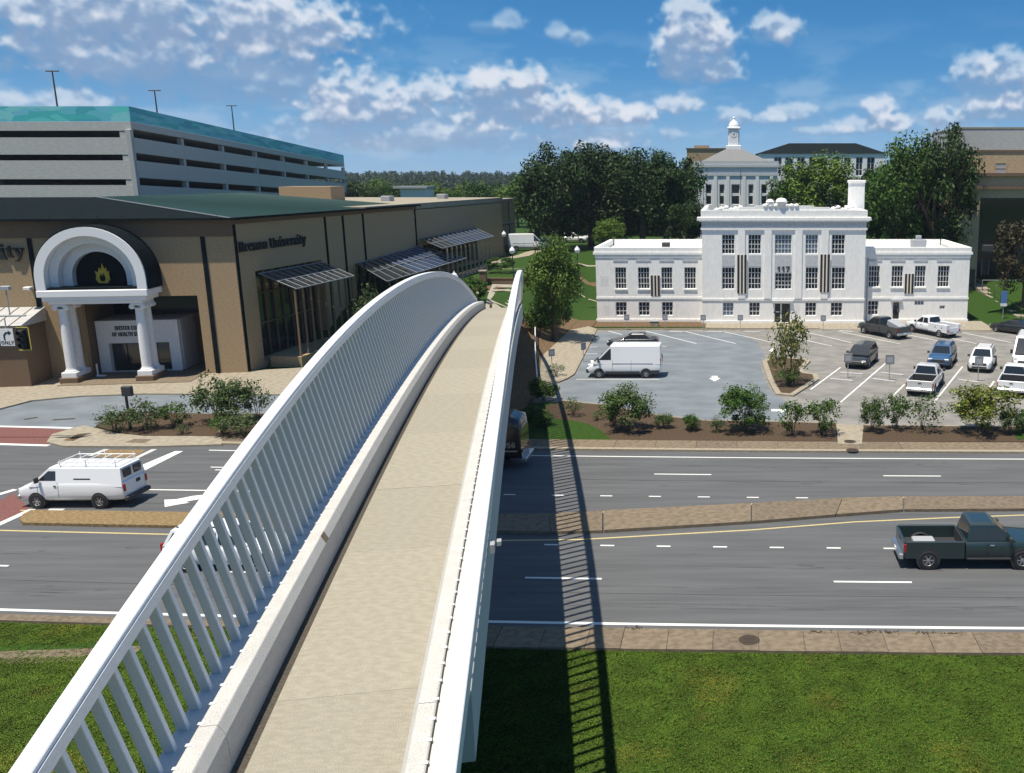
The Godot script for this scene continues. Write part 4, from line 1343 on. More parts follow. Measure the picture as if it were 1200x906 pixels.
func far_buildings() -> void:
	# grey hall with a lantern
	var t := thing("domed_hall", "pale grey hall with hipped roof and white clock lantern", "building", Vector3(0, 0, -178))
	var d := 178.0
	var x0: float = -7.068
	var x1: float = 8.01
	var ytop: float = 17.334
	var holes := []
	for q in [[-5.191, 10.57, -4.09, 14.273], [-2.674, 10.57, -1.73, 14.273], [-0.472, 10.57, 1.101, 14.273], [2.674, 10.57, 3.618, 14.273], [5.034, 10.57, 6.135, 14.273]]:
		holes.append(q)
		window_at(t, "window", q, 1, 2, -.3, M.pane_dark, M.trim_white, .5, .12)
	var w := B.new()
	w.wall(x0, 3, x1, ytop, holes, .3, .5)
	w.xf = Transform3D(Basis(Vector3.UP, -PI / 2), Vector3(x0, 0, 0))
	w.wall(-14, 3, 0, ytop, [], .1, .1)
	part(t, "wall", w, M.trim_white)
	for i in 6:
		var pl := B.new()
		var px: float = [-5.968, -3.377, -1.099, 1.885, 4.319, 6.911][i]
		pl.bx(px - .3, 3, 0, px + .3, 15.806, .14)
		part(t, "pilaster", pl, M.trim_white)
	var cn := B.new()
	cn.bx(x0 - .3, 15.806, -.5, x1 + .3, 16.265, .16)
	cn.bx(x0 - .6, ytop, -14, x1 + .6, ytop + .5, .25)
	cn.bx(x0 - .2, ytop + .5, -13.6, x1 + .2, ytop + 1.1, .15)
	part(t, "cornice", cn, M.marble_grey)
	var rf := B.new()
	var xc: float = 0
	var yr: float = 20.636
	var a := [Vector3(x0 + 1.2, ytop + 1.1, 0), Vector3(x1 - 1.6, ytop + 1.1, 0), Vector3(x1 - 1.6, ytop + 1.1, -12), Vector3(x0 + 1.2, ytop + 1.1, -12)]
	var e := [Vector3(xc - 1.6, yr, -4), Vector3(xc + 1.6, yr, -4), Vector3(xc + 1.6, yr, -7), Vector3(xc - 1.6, yr, -7)]
	for i in 4:
		rf.quad(a[i], a[(i + 1) % 4], e[(i + 1) % 4], e[i])
	rf.quad(e[0], e[1], e[2], e[3], Vector3.UP)
	part(t, "roof", rf, M.slate)
	var ln := B.new()
	ln.cbox(Vector3(xc, yr + .3, -5.5), Vector3(2.9, .8, 2.9), .08)
	ln.cbox(Vector3(xc, yr + 2.2, -5.5), Vector3(2.1, 3.2, 2.1), .25)
	ln.cbox(Vector3(xc, yr + 3.9, -5.5), Vector3(2.5, .3, 2.5), .1)
	var lant := part(t, "lantern", ln, M.white_paint)
	var dm := B.new()
	dm.lathe(Vector3(xc, yr + 4.05, -5.5), [Vector2(1.0, 0), Vector2(.95, .4), Vector2(.7, .9), Vector2(.3, 1.2), Vector2(.15, 1.5), Vector2(.22, 1.7), Vector2(0, 2.0)], 14)
	part(lant, "dome", dm, M.white_paint)
	var ck := B.new()
	ck.lathe(Vector3(xc, yr + 2.7, -4.43), [Vector2(0, .03), Vector2(.5, .03), Vector2(.55, 0)], 18, Basis(Vector3.RIGHT, PI / 2))
	part(lant, "clock_face", ck, M.sign_white)
	ck = B.new()
	ck.box(Vector3(xc + .1, yr + 2.8, -4.39), Vector3(.08, .5, .02), Basis(Vector3.BACK, -.5))
	ck.box(Vector3(xc - .1, yr + 2.75, -4.38), Vector3(.06, .35, .02), Basis(Vector3.BACK, .9))
	part(lant, "clock_hands", ck, M.black)
	var fp := B.new()
	fp.tube(Vector3(1.253, ytop - 5, 1.0), Vector3(1.253, ytop - .5, 2.4), .06, .05)
	part(t, "flag_pole", fp, M.dark_steel)
	# white block with dark hipped roof
	t = thing("white_block", "white building with tall windows and dark hipped roof behind trees", "building", Vector3(0, 0, -215))
	x0 = 5.481
	x1 = 33.453
	var ye: float = 20.652
	holes = []
	for q in [[8.875, 15.87, 10.574, 19.92], [11.33, 15.87, 13.029, 19.92], [13.973, 15.87, 15.672, 19.92], [16.617, 15.87, 18.316, 19.92], [19.071, 15.87, 20.771, 19.92], [21.715, 15.87, 23.414, 19.92], [24.358, 15.87, 25.869, 19.92], [27.002, 15.87, 28.513, 19.92], [29.457, 15.87, 31.156, 19.92]]:
		holes.append(q)
		window_at(t, "window", q, 2, 3, -.3, M.pane_dark, M.trim_white, .12, .12)
		holes.append([q[0], q[1] - 6.5, q[2], q[1] - 1.2])
		window_at(t, "window", [q[0], q[1] - 6.5, q[2], q[1] - 1.2], 2, 3, -.3, M.pane_dark, M.trim_white, .12, .12)
	w = B.new()
	w.wall(x0, 2, x1, ye, holes, .3, .5)
	w.xf = Transform3D(Basis(Vector3.UP, -PI / 2), Vector3(x0, 0, 0))
	w.wall(-18, 2, 0, ye, [], .1, .1)
	part(t, "wall", w, M.white_paint)
	rf = B.new()
	var ya: float = 23.108
	a = [Vector3(x0 - .4, ye, .25), Vector3(x1 + .4, ye, .25), Vector3(x1 + .8, ye, -19), Vector3(x0 - .8, ye, -19)]
	e = [Vector3(12.614, ya, -7), Vector3(27.752, ya, -7), Vector3(27.752, ya, -11), Vector3(12.614, ya, -11)]
	for i in 4:
		rf.quad(a[i], a[(i + 1) % 4], e[(i + 1) % 4], e[i])
	rf.quad(e[0], e[1], e[2], e[3], Vector3.UP)
	rf.quad(a[0], a[1], a[2], a[3], Vector3.DOWN)
	part(t, "roof", rf, M.roof_dark)
	# brown brick block far behind
	t = thing("brick_tower", "small brown brick block showing left of the clock lantern", "building", Vector3(0, 0, -240))
	w = B.new()
	w.bx(-11.582, 2, -12, -2.106, 22.272, 0)
	part(t, "wall", w, M.brick)
	w = B.new()
	w.bx(-9.861, 22.272, -8, -6.294, 23.291, -2)
	part(t, "roof_house", w, M.tan_stone)
	w = B.new()
	w.bx(-11.793, 22.272, -12.2, -1.895, 22.578, .2)
	part(t, "parapet", w, M.brick_dark)

func right_building() -> void:
	var d := 124.0
	var t := thing("tan_stone_hall", "tan stone building with huge dark porch at the right edge", "building", Vector3(0, 0, -124))
	var x0: float = 29.103
	var x1 := x0 + 36.0
	var yb := 1.6
	var yp: float = 15.713
	var op := [31.708, yb, x1 - 4.0, 12.928]
	var w := B.new()
	w.wall(x0, 0, x1, yp, [op], 9.0, 9.2)
	w.xf = Transform3D(Basis(Vector3.UP, -PI / 2), Vector3(x0, 0, 0))
	w.wall(-22, 0, 0, yp, [], .1, .1)
	part(t, "wall", w, M.tan_stone)
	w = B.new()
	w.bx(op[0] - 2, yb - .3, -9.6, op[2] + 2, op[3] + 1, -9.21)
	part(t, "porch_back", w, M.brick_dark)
	w = B.new()
	w.bx(op[0], yb - .2, -9.2, op[2], yb, 3.0)
	part(t, "porch_floor", w, M.pave_pale)
	w = B.new()
	w.bx(33.228, yb + 5.2, -9.18, op[2], op[3] - .1, -8.9)
	part(t, "dark_glazing", w, M.glass)
	for i in 3:
		w = B.new()
		var xx: float = op[0] + 1.6 + i * 2.4
		w.bx(xx, yb, -9.15, xx + 1.3, yb + 2.5, -8.98)
		var dn := part(t, "door", w, M.pane_dark)
		w = B.new()
		w.bx(xx - .1, yb, -8.97, xx, yb + 2.6, -8.9)
		w.bx(xx + 1.3, yb, -8.97, xx + 1.4, yb + 2.6, -8.9)
		part(dn, "frame", w, M.sign_grey)
	w = B.new()
	w.bx(x0 - .15, 14.003, 0, x1, 14.431, .35)
	w.bx(x0 - .25, yp - .05, -22, x1, yp + .35, .45)
	part(t, "cornice", w, M.brick_dark)
	var xu: float = 28.919
	var y2: float = 18.76
	w = B.new()
	w.bx(xu, yp + .35, -20, x1, y2, -3)
	part(t, "upper_wall", w, M.tan_stone)
	w = B.new()
	w.bx(xu - .1, y2, -20.1, x1, y2 + .25, -2.9)
	part(t, "string_course", w, M.brick_dark)
	w = B.new()
	w.bx(29.034, y2 + .25, -19, x1, 21.662, -3.05)
	part(t, "attic", w, M.garage)
	w = B.new()
	w.bx(29.034 - .05, 21.662, -19, x1, 21.876, -3.0)
	part(t, "coping", w, M.kerb)
	var wn := [34.032, 15.937, 35.706, 17.46]
	window_at(t, "window", wn, 1, 2, -2.96, M.sign_grey, M.tan_stone, .1, .15)
	w = B.new()
	w.bx(op[0] - 1.1, yb, .02, op[0] - .25, yb + 2.2, .3)
	part(t, "notice_case", w, M.dark_steel)
	# railing before the porch
	var rl := thing("porch_railing", "thin grey railing on the terrace before the dark porch", "railing", Vector3(op[0], yb, -120.8))
	for i in 6:
		var pb := B.new()
		pb.tube(Vector3(i * 1.8, 0, 0), Vector3(i * 1.8, 1.1, 0), .035, .035)
		part(rl, "post", pb, M.sign_grey)
	var rb := B.new()
	rb.tube(Vector3(0, 1.1, 0), Vector3(9, 1.1, 0), .035, .035)
	part(rl, "rail", rb, M.sign_grey)
	# concrete ramp with wall and rail down to the car park
	var st := thing("ramp_wall", "pale concrete ramp with dark rail right of the white building", "ramp", Vector3.ZERO)
	var pa: Vector3 = Vector3(32.089, 1.6, -126.233)
	var pb2: Vector3 = Vector3(32.067, 0.2, -103.808)
	var n := 8
	for i in n:
		var p := pa.lerp(pb2, (i + .5) / n)
		var b := B.new()
		b.cbox(Vector3(p.x, p.y * .5, p.z), Vector3(pa.distance_to(pb2) / n - .03, maxf(p.y + .5, .3), 1.5), .03, Basis(Vector3.UP, -Vector2(pb2.x - pa.x, pb2.z - pa.z).angle()))
		part(st, "step", b, M.pave_pale)
	for i in n + 1:
		var p := pa.lerp(pb2, float(i) / n) + Vector3(-.5, 0, .55)
		var b := B.new()
		b.tube(p, p + Vector3(0, 1.2, 0), .03, .03)
		if i < n:
			var q := pa.lerp(pb2, float(i + 1) / n) + Vector3(-.5, 0, .55)
			b.tube(p + Vector3(0, 1.2, 0), q + Vector3(0, 1.2, 0), .03, .03)
		part(st, "rail_post", b, M.dark_steel)
	var bs := thing("blue_banner_sign", "small blue and white sign on a post by the ramp", "sign", Vector3(29.725, 0.1, -103.841))
	var b3 := B.new()
	b3.tube(Vector3(0, 0, 0), Vector3(0, 3.2, 0), .04, .04)
	part(bs, "post", b3, M.sign_grey)
	b3 = B.new()
	b3.bx(-.35, 1.6, .05, .35, 3.2, .09)
	part(bs, "panel", b3, plain(Vector3(.08, .17, .36), .5))
	b3 = B.new()
	b3.bx(-.36, 1.55, .045, .36, 1.85, .1)
	part(bs, "lower_panel", b3, M.sign_white)

func garage() -> void:
	var t := thing("parking_garage", "grey concrete parking garage with teal painted parapet panels", "parking garage", Vector3.ZERO)
	var A0 := Vector3(-70.7, 0, -115)
	var E0 := Vector3(-86.2, 0, -215)
	var L0 := Vector3(-105, 0, -115.6)
	# levels measured up the near corner: spandrel bottoms and tops
	var lv := [[8.6, 10.9], [11.95, 14.1], [15.35, 17.35], [18.6, 20.5], [21.4, 21.95]]
	lv = [[6.0, 8.6], [9.4, 11.6], [12.5, 14.9], [15.75, 17.9], [18.75, 20.9]]
	var Y := [[13.713 - 3.2, 14.211], [14.906 - 0.0, 14.906]]
	var rows := [[12.815, 14.608], [15.5, 17.471], [18.354, 20.11], [21.08, 21.902]]
	var teal0: float = 21.95
	var teal1: float = 23.635
	var drop := 3.3
	var mural := mural_material()
	# side that slopes with the ramp
	var nb := 7
	var dirv := (E0 - A0)
	for k in nb:
		var p := A0 + dirv * (float(k) / nb)
		var q := A0 + dirv * (float(k + 1) / nb)
		var d0 := drop * k / nb
		var d1 := drop * (k + 1) / nb
		for r in rows:
			var b := B.new()
			slanted(b, p, q, r[0] - d0, r[1] - d0, r[0] - d1, r[1] - d1, .3, .03)
			part(t, "spandrel_panel", b, M.garage)
		var m := B.new()
		slanted(m, p, q, teal0 - d0, teal1 - d0, teal0 - d1, teal1 - d1, .18, .0, float(k) / nb, float(k + 1) / nb)
		part(t, "painted_panel", m, mural)
	for k in nb + 1:
		var p := A0 + dirv * (float(k) / nb)
		var c := B.new()
		c.cbox(Vector3(p.x - .35, 10.5 - drop * k / nb, p.z), Vector3(.6, 21.0, .7), .04, Basis(Vector3.UP, .15))
		part(t, "column", c, M.garage)
	# level front
	var fd := L0 - A0
	for k in 2:
		var p := A0 + fd * (k / 2.0)
		var q := A0 + fd * ((k + 1) / 2.0)
		for r in rows:
			var b := B.new()
			slanted(b, q, p, r[0] - .2, r[1], r[0] - .2, r[1], .3, .04)
			part(t, "spandrel_panel", b, M.garage)
		var m := B.new()
		slanted(m, q, p, teal0, teal1, teal0, teal1, .18, .0, .2 + .4 * (1 - k), .6 + .4 * (1 - k))
		part(t, "painted_panel", m, mural)
		var c := B.new()
		c.cbox(Vector3(p.x - .9, 10.5, p.z - .3), Vector3(1.3 if k == 0 else .9, 21.0, .5), .04)
		part(t, "column", c, M.garage)
	# floors and core inside
	for r in rows:
		var b := B.new()
		var y: float = r[0] + .4
		var pts := [A0 + Vector3(-.4, 0, -.4), E0 + Vector3(-.4, 0, .3), E0 + Vector3(-30, 0, 0), L0 + Vector3(-4, 0, -.4)]
		for i in 2:
			var yy := y - i * .35
			var nn := Vector3.UP if i == 0 else Vector3.DOWN
			b.tri(pts[0] + Vector3.UP * yy, pts[1] + Vector3.UP * (yy - drop), pts[2] + Vector3.UP * (yy - drop), nn, nn, nn)
			b.tri(pts[0] + Vector3.UP * yy, pts[2] + Vector3.UP * (yy - drop), pts[3] + Vector3.UP * yy, nn, nn, nn)
		part(t, "floor_slab", b, M.garage)
	var core := B.new()
	core.bx(-112, 0, -205, -95, 17, -126)
	part(t, "core", core, M.garage)
	var rm := [["tall dark lamp post at the garage corner, leftmost of three", Vector3(-87.983, 24.608, -128), 4.3], ["dark lamp post on the garage roof, middle of three", Vector3(-82.139, 24.643, -140), 2.9], ["dark lamp post on the garage roof, rightmost of three", Vector3(-84.212, 23.645, -165), 3.6]]
	for e in rm:
		var lp := thing("roof_lamp_post", e[0], "lamp post", e[1] - Vector3(0, 1.5, 0), 0.0, "lamp posts on the garage roof")
		var b := B.new()
		b.tube(Vector3.ZERO, Vector3(0, e[2] + 1.5, 0), .12, .08)
		part(lp, "pole", b, M.dark_steel)
		b = B.new()
		b.cbox(Vector3(-.4, e[2] + 1.5, 0), Vector3(.8, .14, .35), .03)
		b.cbox(Vector3(.4, e[2] + 1.5, 0), Vector3(.8, .14, .35), .03)
		part(lp, "lamp_head", b, M.dark_steel)

func slanted(b: B, p: Vector3, q: Vector3, a0: float, a1: float, c0: float, c1: float, thick: float, gap: float, u0 := 0.0, u1 := 1.0) -> void:
	var along := (q - p).normalized()
	var out := along.cross(Vector3.UP).normalized()
	if out.dot(Vector3(40, 0, 60) - (p + q) * .5) < 0.0:
		out = -out
	var s := p + along * gap
	var e := q - along * gap
	var f := [s + Vector3.UP * a0 + out * .02, e + Vector3.UP * c0 + out * .02, e + Vector3.UP * c1 + out * .02, s + Vector3.UP * a1 + out * .02]
	var k := out * -thick
	b.tri(f[0], f[1], f[2], out, out, out, Vector2(u0, 1), Vector2(u1, 1), Vector2(u1, 0))
	b.tri(f[0], f[2], f[3], out, out, out, Vector2(u0, 1), Vector2(u1, 0), Vector2(u0, 0))
	b.quad(f[0] + k, f[1] + k, f[2] + k, f[3] + k, -out)
	b.quad(f[3], f[2], f[2] + k, f[3] + k, Vector3.UP)
	b.quad(f[0], f[1], f[1] + k, f[0] + k, Vector3.DOWN)
	b.quad(f[0], f[3], f[3] + k, f[0] + k, -along)
	b.quad(f[1], f[2], f[2] + k, f[1] + k, along)

func mural_material() -> StandardMaterial3D:
	# abstract facets of teal and blue print
	var im := Image.create(1024, 64, false, Image.FORMAT_RGB8)
	var pal := [lin(.06, .44, .46), lin(.1, .54, .53), lin(.12, .47, .56), lin(.15, .48, .62), lin(.06, .37, .45), lin(.2, .56, .6)]
	var r2 := RandomNumberGenerator.new()
	r2.seed = 12
	var cells := []
	for i in 90:
		cells.append([Vector2(r2.randf() * 1024, r2.randf() * 64), r2.randf_range(-1.2, 1.2), pal[r2.randi() % pal.size()]])
	for x in 1024:
		for y in 64:
			var best := 1e9
			var cc: Color = pal[0]
			for c in cells:
				var d: Vector2 = Vector2(x, y) - c[0]
				var dd := absf(d.x * .45 + d.y * c[1]) + absf(d.y * .9 - d.x * c[1] * .25)
				if dd < best:
					best = dd
					cc = c[2]
			im.set_pixel(x, y, cc)
	var m := StandardMaterial3D.new()
	m.albedo_texture = ImageTexture.create_from_image(im)
	m.roughness = .6
	return m

func arc_ring(b: B, c: Vector3, r0: float, r1: float, z0: float, z1: float, stilt: float, seg := 28) -> void:
	# half ring (arch) with front at z1, back at z0; r0 inner, r1 outer, on straight stilts
	var outer := []
	var inner := []
	outer.append(Vector2(r1, -stilt))
	inner.append(Vector2(r0, -stilt))
	for i in seg + 1:
		var a := PI * i / seg
		outer.append(Vector2(cos(a), sin(a)) * r1)
		inner.append(Vector2(cos(a), sin(a)) * r0)
	outer.append(Vector2(-r1, -stilt))
	inner.append(Vector2(-r0, -stilt))
	for i in outer.size() - 1:
		var a := c + Vector3(outer[i].x, outer[i].y, 0)
		var d := c + Vector3(outer[i + 1].x, outer[i + 1].y, 0)
		var e := c + Vector3(inner[i].x, inner[i].y, 0)
		var f := c + Vector3(inner[i + 1].x, inner[i + 1].y, 0)
		var zf := Vector3(0, 0, z1)
		var zb := Vector3(0, 0, z0)
		b.quad(a + zf, d + zf, f + zf, e + zf, Vector3.BACK)
		var no := Vector3(outer[i].x + outer[i + 1].x, maxf(0.0, outer[i].y + outer[i + 1].y), 0).normalized()
		b.quad(a + zf, d + zf, d + zb, a + zb, no)
		if r0 > .01:
			b.quad(e + zf, f + zf, f + zb, e + zb, -no)

func column(parent: Node, at: Vector3, h: float, r: float, plinth := true) -> void:
	var b := B.new()
	b.lathe(at, [Vector2(r * 1.3, .3), Vector2(r * 1.36, .38), Vector2(r * 1.25, .5), Vector2(r * 1.08, .56), Vector2(r, .68), Vector2(r, h * .35), Vector2(r * .93, h * .7), Vector2(r * .83, h - .5), Vector2(r * .95, h - .42), Vector2(r * .9, h - .34)], 22)
	b.cbox(at + Vector3(0, .2, 0), Vector3(r * 3.0, .4, r * 3.0), .04)
	var c := part(parent, "column", b, M.trim_white)
	b = B.new()
	b.cbox(at + Vector3(0, h - .08, 0), Vector3(r * 2.5, .16, r * 2.4), .03)
	for s in [-1.0, 1.0]:
		b.lathe(at + Vector3(s * r * 1.1, h - .27, -r), [Vector2(0, 0), Vector2(.19, 0), Vector2(.19, r * 2.0), Vector2(.1, r * 2.0 + .02), Vector2(0, r * 2.0 + .05)], 12, Basis(Vector3.RIGHT, PI / 2))
	part(c, "capital", b, M.trim_white)

func canopy(parent: Node, a: Vector3, b0: Vector3, c: Vector3, d: Vector3, n: int, m: int, blue_from: float) -> void:
	# sloping glazed canopy: a-b on the wall, d-c outside, n by m panes
	var fr := B.new()
	var up := (b0 - a).cross(d - a).normalized()
	if up.y < 0:
		up = -up
	for i in n + 1:
		var p := a.lerp(b0, float(i) / n)
		var q := d.lerp(c, float(i) / n)
		fr.tube(p + up * .05, q + up * .05, .045, .045, 6)
	for j in m + 1:
		var p := a.lerp(d, float(j) / m)
		var q := b0.lerp(c, float(j) / m)
		fr.tube(p + up * .04, q + up * .04, .06, .06, 6)
	var f := part(parent, "canopy", fr, M.solar_frame)
	for i in n:
		for j in m:
			var g := B.new()
			var e := []
			for k in [[i + .06, j + .05], [i + .94, j + .05], [i + .94, j + .95], [i + .06, j + .95]]:
				e.append(a.lerp(b0, k[0] / n).lerp(d.lerp(c, k[0] / n), k[1] / m))
			g.quad(e[0], e[1], e[2], e[3], up)
			g.quad(e[0] - up * .03, e[1] - up * .03, e[2] - up * .03, e[3] - up * .03, -up)
			part(f, "pane", g, M.solar if float(i) / n >= blue_from else M.glass)

func brown_building() -> void:
	var t := thing("university_building", "brown brick university hall with white arched portico", "building", Vector3(-39.3, 0, -75), .1556)
	var sx := Vector3(.2158, 0, -.9765)
	var sn := Vector3(.9765, 0, .2158)
	var side := Transform3D(Basis(sx, Vector3.UP, sn), Vector3.ZERO)
	var EV := 12.3
	var b := B.new()
	b.wall(-38, 0, 0, 11.0, [[-11.6, .1, -3.1, 6.4]], .5, .55)
	part(t, "front_wall", b, M.brick)
	b = B.new()
	b.bx(-38, 11.0, -.5, .02, EV, .1)
	part(t, "fascia", b, M.brick_dark)
	b = B.new()
	b.xf = side
	b.wall(0, -1, 37, 11.9, [[2.6, .6, 13.8, 8.0], [20.5, 1.5, 36.2, 7.0]], 1.2, 1.3)
	part(t, "side_wall", b, M.brick)
	b = B.new()
	b.xf = side
	b.bx(-.1, 11.9, -.5, 37, EV, .1)
	part(t, "fascia", b, M.brick_dark)
	b = B.new()
	b.xf = side
	b.wall(37, 1, 70, 11.8, [[38.5, 4.3, 58, 7.6]], 1.0, 1.1)
	b.xf = side * Transform3D(Basis.IDENTITY, Vector3(0, 0, -.1))
	part(t, "rear_wall", b, M.brick)
	# dark ribs
	for x in [-31.0, -22.6, -14.5, -2.2]:
		b = B.new()
		b.bx(x - .16, 0, .0, x + .16, 11.0, .08)
		part(t, "rib", b, M.roof_dark)
	for s in [.25, 15.0, 18.6, 23.0, 36.6]:
		b = B.new()
		b.xf = side
		b.bx(s - .14, 0 if s < 2 or s > 14 else 8.1, 0, s + .14, 11.9, .08)
		part(t, "rib", b, M.roof_dark)
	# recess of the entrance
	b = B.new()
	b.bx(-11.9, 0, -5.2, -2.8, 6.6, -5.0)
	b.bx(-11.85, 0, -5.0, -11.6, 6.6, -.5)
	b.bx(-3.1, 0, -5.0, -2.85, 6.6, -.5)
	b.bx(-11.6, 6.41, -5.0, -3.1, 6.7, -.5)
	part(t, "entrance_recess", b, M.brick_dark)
	b = B.new()
	b.bx(-12.4, .11, -5.0, -3.1, .16, 3.4)
	part(t, "entrance_floor", b, M.pave)
	b = B.new()
	b.bx(-11.5, 4.4, -4.98, -3.2, 6.3, -4.9)
	part(t, "transom_glazing", b, M.pane_dark)
	# vestibule with lettering
	b = B.new()
	b.xf.origin = Vector3(0, 0, -1.5)
	b.wall(-11.5, .16, -5.4, 4.2, [[-10.7, .17, -6.2, 2.5]], .5, .55)
	b.bx(-11.5, 4.2, -3.4, -5.4, 4.32, .03)
	b.bx(-5.62, .16, -3.4, -5.4, 4.2, -.552)
	b.bx(-11.5, .16, -3.4, -11.3, 4.2, -.552)
	var ves := part(t, "vestibule", b, M.trim_white)
	for i in 4:
		b = B.new()
		var x := -10.7 + i * 1.125
		b.bx(x + .04, .2, -2.0, x + 1.085, 2.46, -1.96)
		part(ves, "glass_door", b, M.glass)
	text(t, "lettering", "IVESTER COLLEGE", .32, .04, M.black, Vector3(-8.85, 3.72, -1.45), Basis.IDENTITY, "Droid Sans", 800, .66)
	text(t, "lettering", "OF HEALTH SCIENCES", .32, .04, M.black, Vector3(-8.85, 3.22, -1.45), Basis.IDENTITY, "Droid Sans", 800, .66)
	# portico
	var pc := Vector3(-9.42, 8.1, 0)
	b = B.new()
	arc_ring(b, pc, 3.16, 3.81, 1.9, 2.6, .85)
	var po := part(t, "portico", b, M.white_paint)
	b = B.new()
	arc_ring(b, pc, 3.6, 3.92, .02, 2.45, .85)
	part(po, "vault_roof", b, M.roof_dark)
	b = B.new()
	arc_ring(b, pc, 2.55, 3.16, 1.2, 1.88, .85)
	arc_ring(b, pc, 1.9, 2.55, .6, 1.18, .85)
	part(po, "arch_step", b, M.trim_white)
	b = B.new()
	arc_ring(b, pc, 0.0, 1.95, .3, .58, .85)
	part(po, "tympanum", b, M.roof_dark)
	b = B.new()
	b.cbox(Vector3(-9.42, 7.0, 1.35), Vector3(7.7, .5, 2.6), .06)
	b.cbox(Vector3(-9.42, 6.6, 1.32), Vector3(7.2, .4, 2.4), .1)
	b.cbox(Vector3(-9.42, 6.3, 1.3), Vector3(6.5, .28, 2.1), .08)
	part(po, "entablature", b, M.white_paint)
	b = B.new()
	b.bx(-12.5, 7.25, .6, -6.35, 7.42, 2.5)
	part(po, "ledge", b, M.roof_dark)
	# flame emblem
	b = B.new()
	var fl := [Vector2(-.3, 0), Vector2(-.5, .3), Vector2(-.42, .62), Vector2(-.5, .95), Vector2(-.3, .8), Vector2(-.2, 1.2), Vector2(-.05, 1.0), Vector2(.05, 1.5), Vector2(.18, 1.05), Vector2(.3, 1.2), Vector2(.34, .85), Vector2(.48, .95), Vector2(.46, .55), Vector2(.52, .3), Vector2(.3, 0)]
	b.xf = Transform3D(Basis(Vector3.RIGHT, PI / 2) * Basis.from_scale(Vector3(1, 1, -1)), Vector3(-9.42, 7.55, .62))
	b.slab(fl, 0.1, 0.0)
	part(po, "flame_emblem", b, plain(Vector3(.62, .42, .04), .5))
	b = B.new()
	var fl2 := [Vector2(-.12, .1), Vector2(-.2, .35), Vector2(-.1, .7), Vector2(.02, .45), Vector2(.1, .75), Vector2(.2, .35), Vector2(.12, .1)]
	b.xf = Transform3D(Basis(Vector3.RIGHT, PI / 2) * Basis.from_scale(Vector3(1, 1, -1)), Vector3(-9.42, 7.6, .735))
	b.slab(fl2, 0.02, 0.0)
	part(po, "flame_core", b, M.roof_dark)
	for x in [-11.95, -6.6]:
		for z in [1.9, .75]:
			column(t, Vector3(x, .55, z), 5.6, .36)
		b = B.new()
		b.cbox(Vector3(x, .33, 1.3), Vector3(1.3, .46, 2.6), .04)
		part(t, "plinth", b, M.brick_dark)
	# roofs
	var ap := Vector3(-16.8, 13.75, -16)
	var ap2 := ap + sx * 24.0
	var e0 := Vector3(.5, EV, .5)
	var e1 := e0 + sx * 37.0
	b = B.new()
	b.tri(e0, Vector3(-38, EV, .5), ap, Vector3(0, .99, .12), Vector3(0, .99, .12), Vector3(0, .99, .12))
	b.tri(Vector3(-38, EV, .5), Vector3(-38, 13.75, -16), ap, Vector3(0, .99, .12), Vector3(0, .99, .12), Vector3(0, .99, .12))
	part(t, "front_roof", b, M.roof_dark)
	b = B.new()
	b.quad(e0, e1, ap2, ap)
	part(t, "side_roof", b, M.roof_green)
	var seam := B.new()
	for i in 50:
		var p := e0.lerp(e1, i / 50.0)
		var q := ap.lerp(ap2, i / 50.0)
		seam.tube(p + Vector3(0, .02, 0), q + Vector3(0, .02, 0), .035, .035, 4, false)
	part(t, "standing_seam", seam, M.roof_green)
	b = B.new()
	b.tube(e0 + Vector3(0, .05, 0), ap + Vector3(0, .03, 0), .06, .06, 6)
	part(t, "hip_cap", b, M.solar_frame)
	b = B.new()
	b.bx(-38, EV - .02, .1, .62, EV + .14, .66)
	b.xf = side
	b.bx(-.4, EV - .02, .1, 37.2, EV + .14, .62)
	part(t, "eaves_gutter", b, M.roof_dark)
	b = B.new()
	for i in 22:
		b.tube(Vector3(-36.5 + i * 1.7, EV + .1, .5), Vector3(-36.5 + i * 1.7, EV + .42, .5), .02, .02, 4)
	part(t, "snow_guard", b, M.dark_steel)
	# flat roof and brick penthouse at the rear
	b = B.new()
	b.xf = side
	b.bx(24, 11.9, -24, 71, 12.55, -.05)
	part(t, "flat_roof", b, M.pave_pale)
	b = B.new()
	b.bx(-9.4, 12.3, -52, -3.4, 14.4, -45)
	part(t, "penthouse", b, M.brick)
	for q in [[48.0, -8.0], [62.0, -6.0]]:
		b = B.new()
		b.xf = side
		b.cbox(Vector3(q[0], 12.85, q[1]), Vector3(1.4, .7, 1.2), .05)
		part(t, "roof_vent", b, M.sign_grey)
	# side glazing and canopies
	var P := func(s: float, y: float, o: float) -> Vector3: return side * Vector3(s, y, o)
	for e in [[2.6, 13.8, .6, 8.0, 8], [20.5, 36.2, 1.5, 7.0, 10], [38.5, 58.0, 4.3, 7.6, 12]]:
		b = B.new()
		b.xf = side
		b.bx(e[0], e[2], -1.15, e[1], e[3], -1.05)
		var gl := part(t, "glazing", b, M.glass)
		b = B.new()
		b.xf = side
		for i in int(e[4]) + 1:
			var s: float = lerpf(e[0], e[1], float(i) / e[4])
			b.bx(s - .06, e[2], -1.04, s + .06, e[3], -.88)
		b.bx(e[0], lerpf(e[2], e[3], .38), -1.03, e[1], lerpf(e[2], e[3], .38) + .12, -.9)
		b.bx(e[0], lerpf(e[2], e[3], .72), -1.03, e[1], lerpf(e[2], e[3], .72) + .1, -.9)
		part(gl, "mullion", b, M.brick_dark)
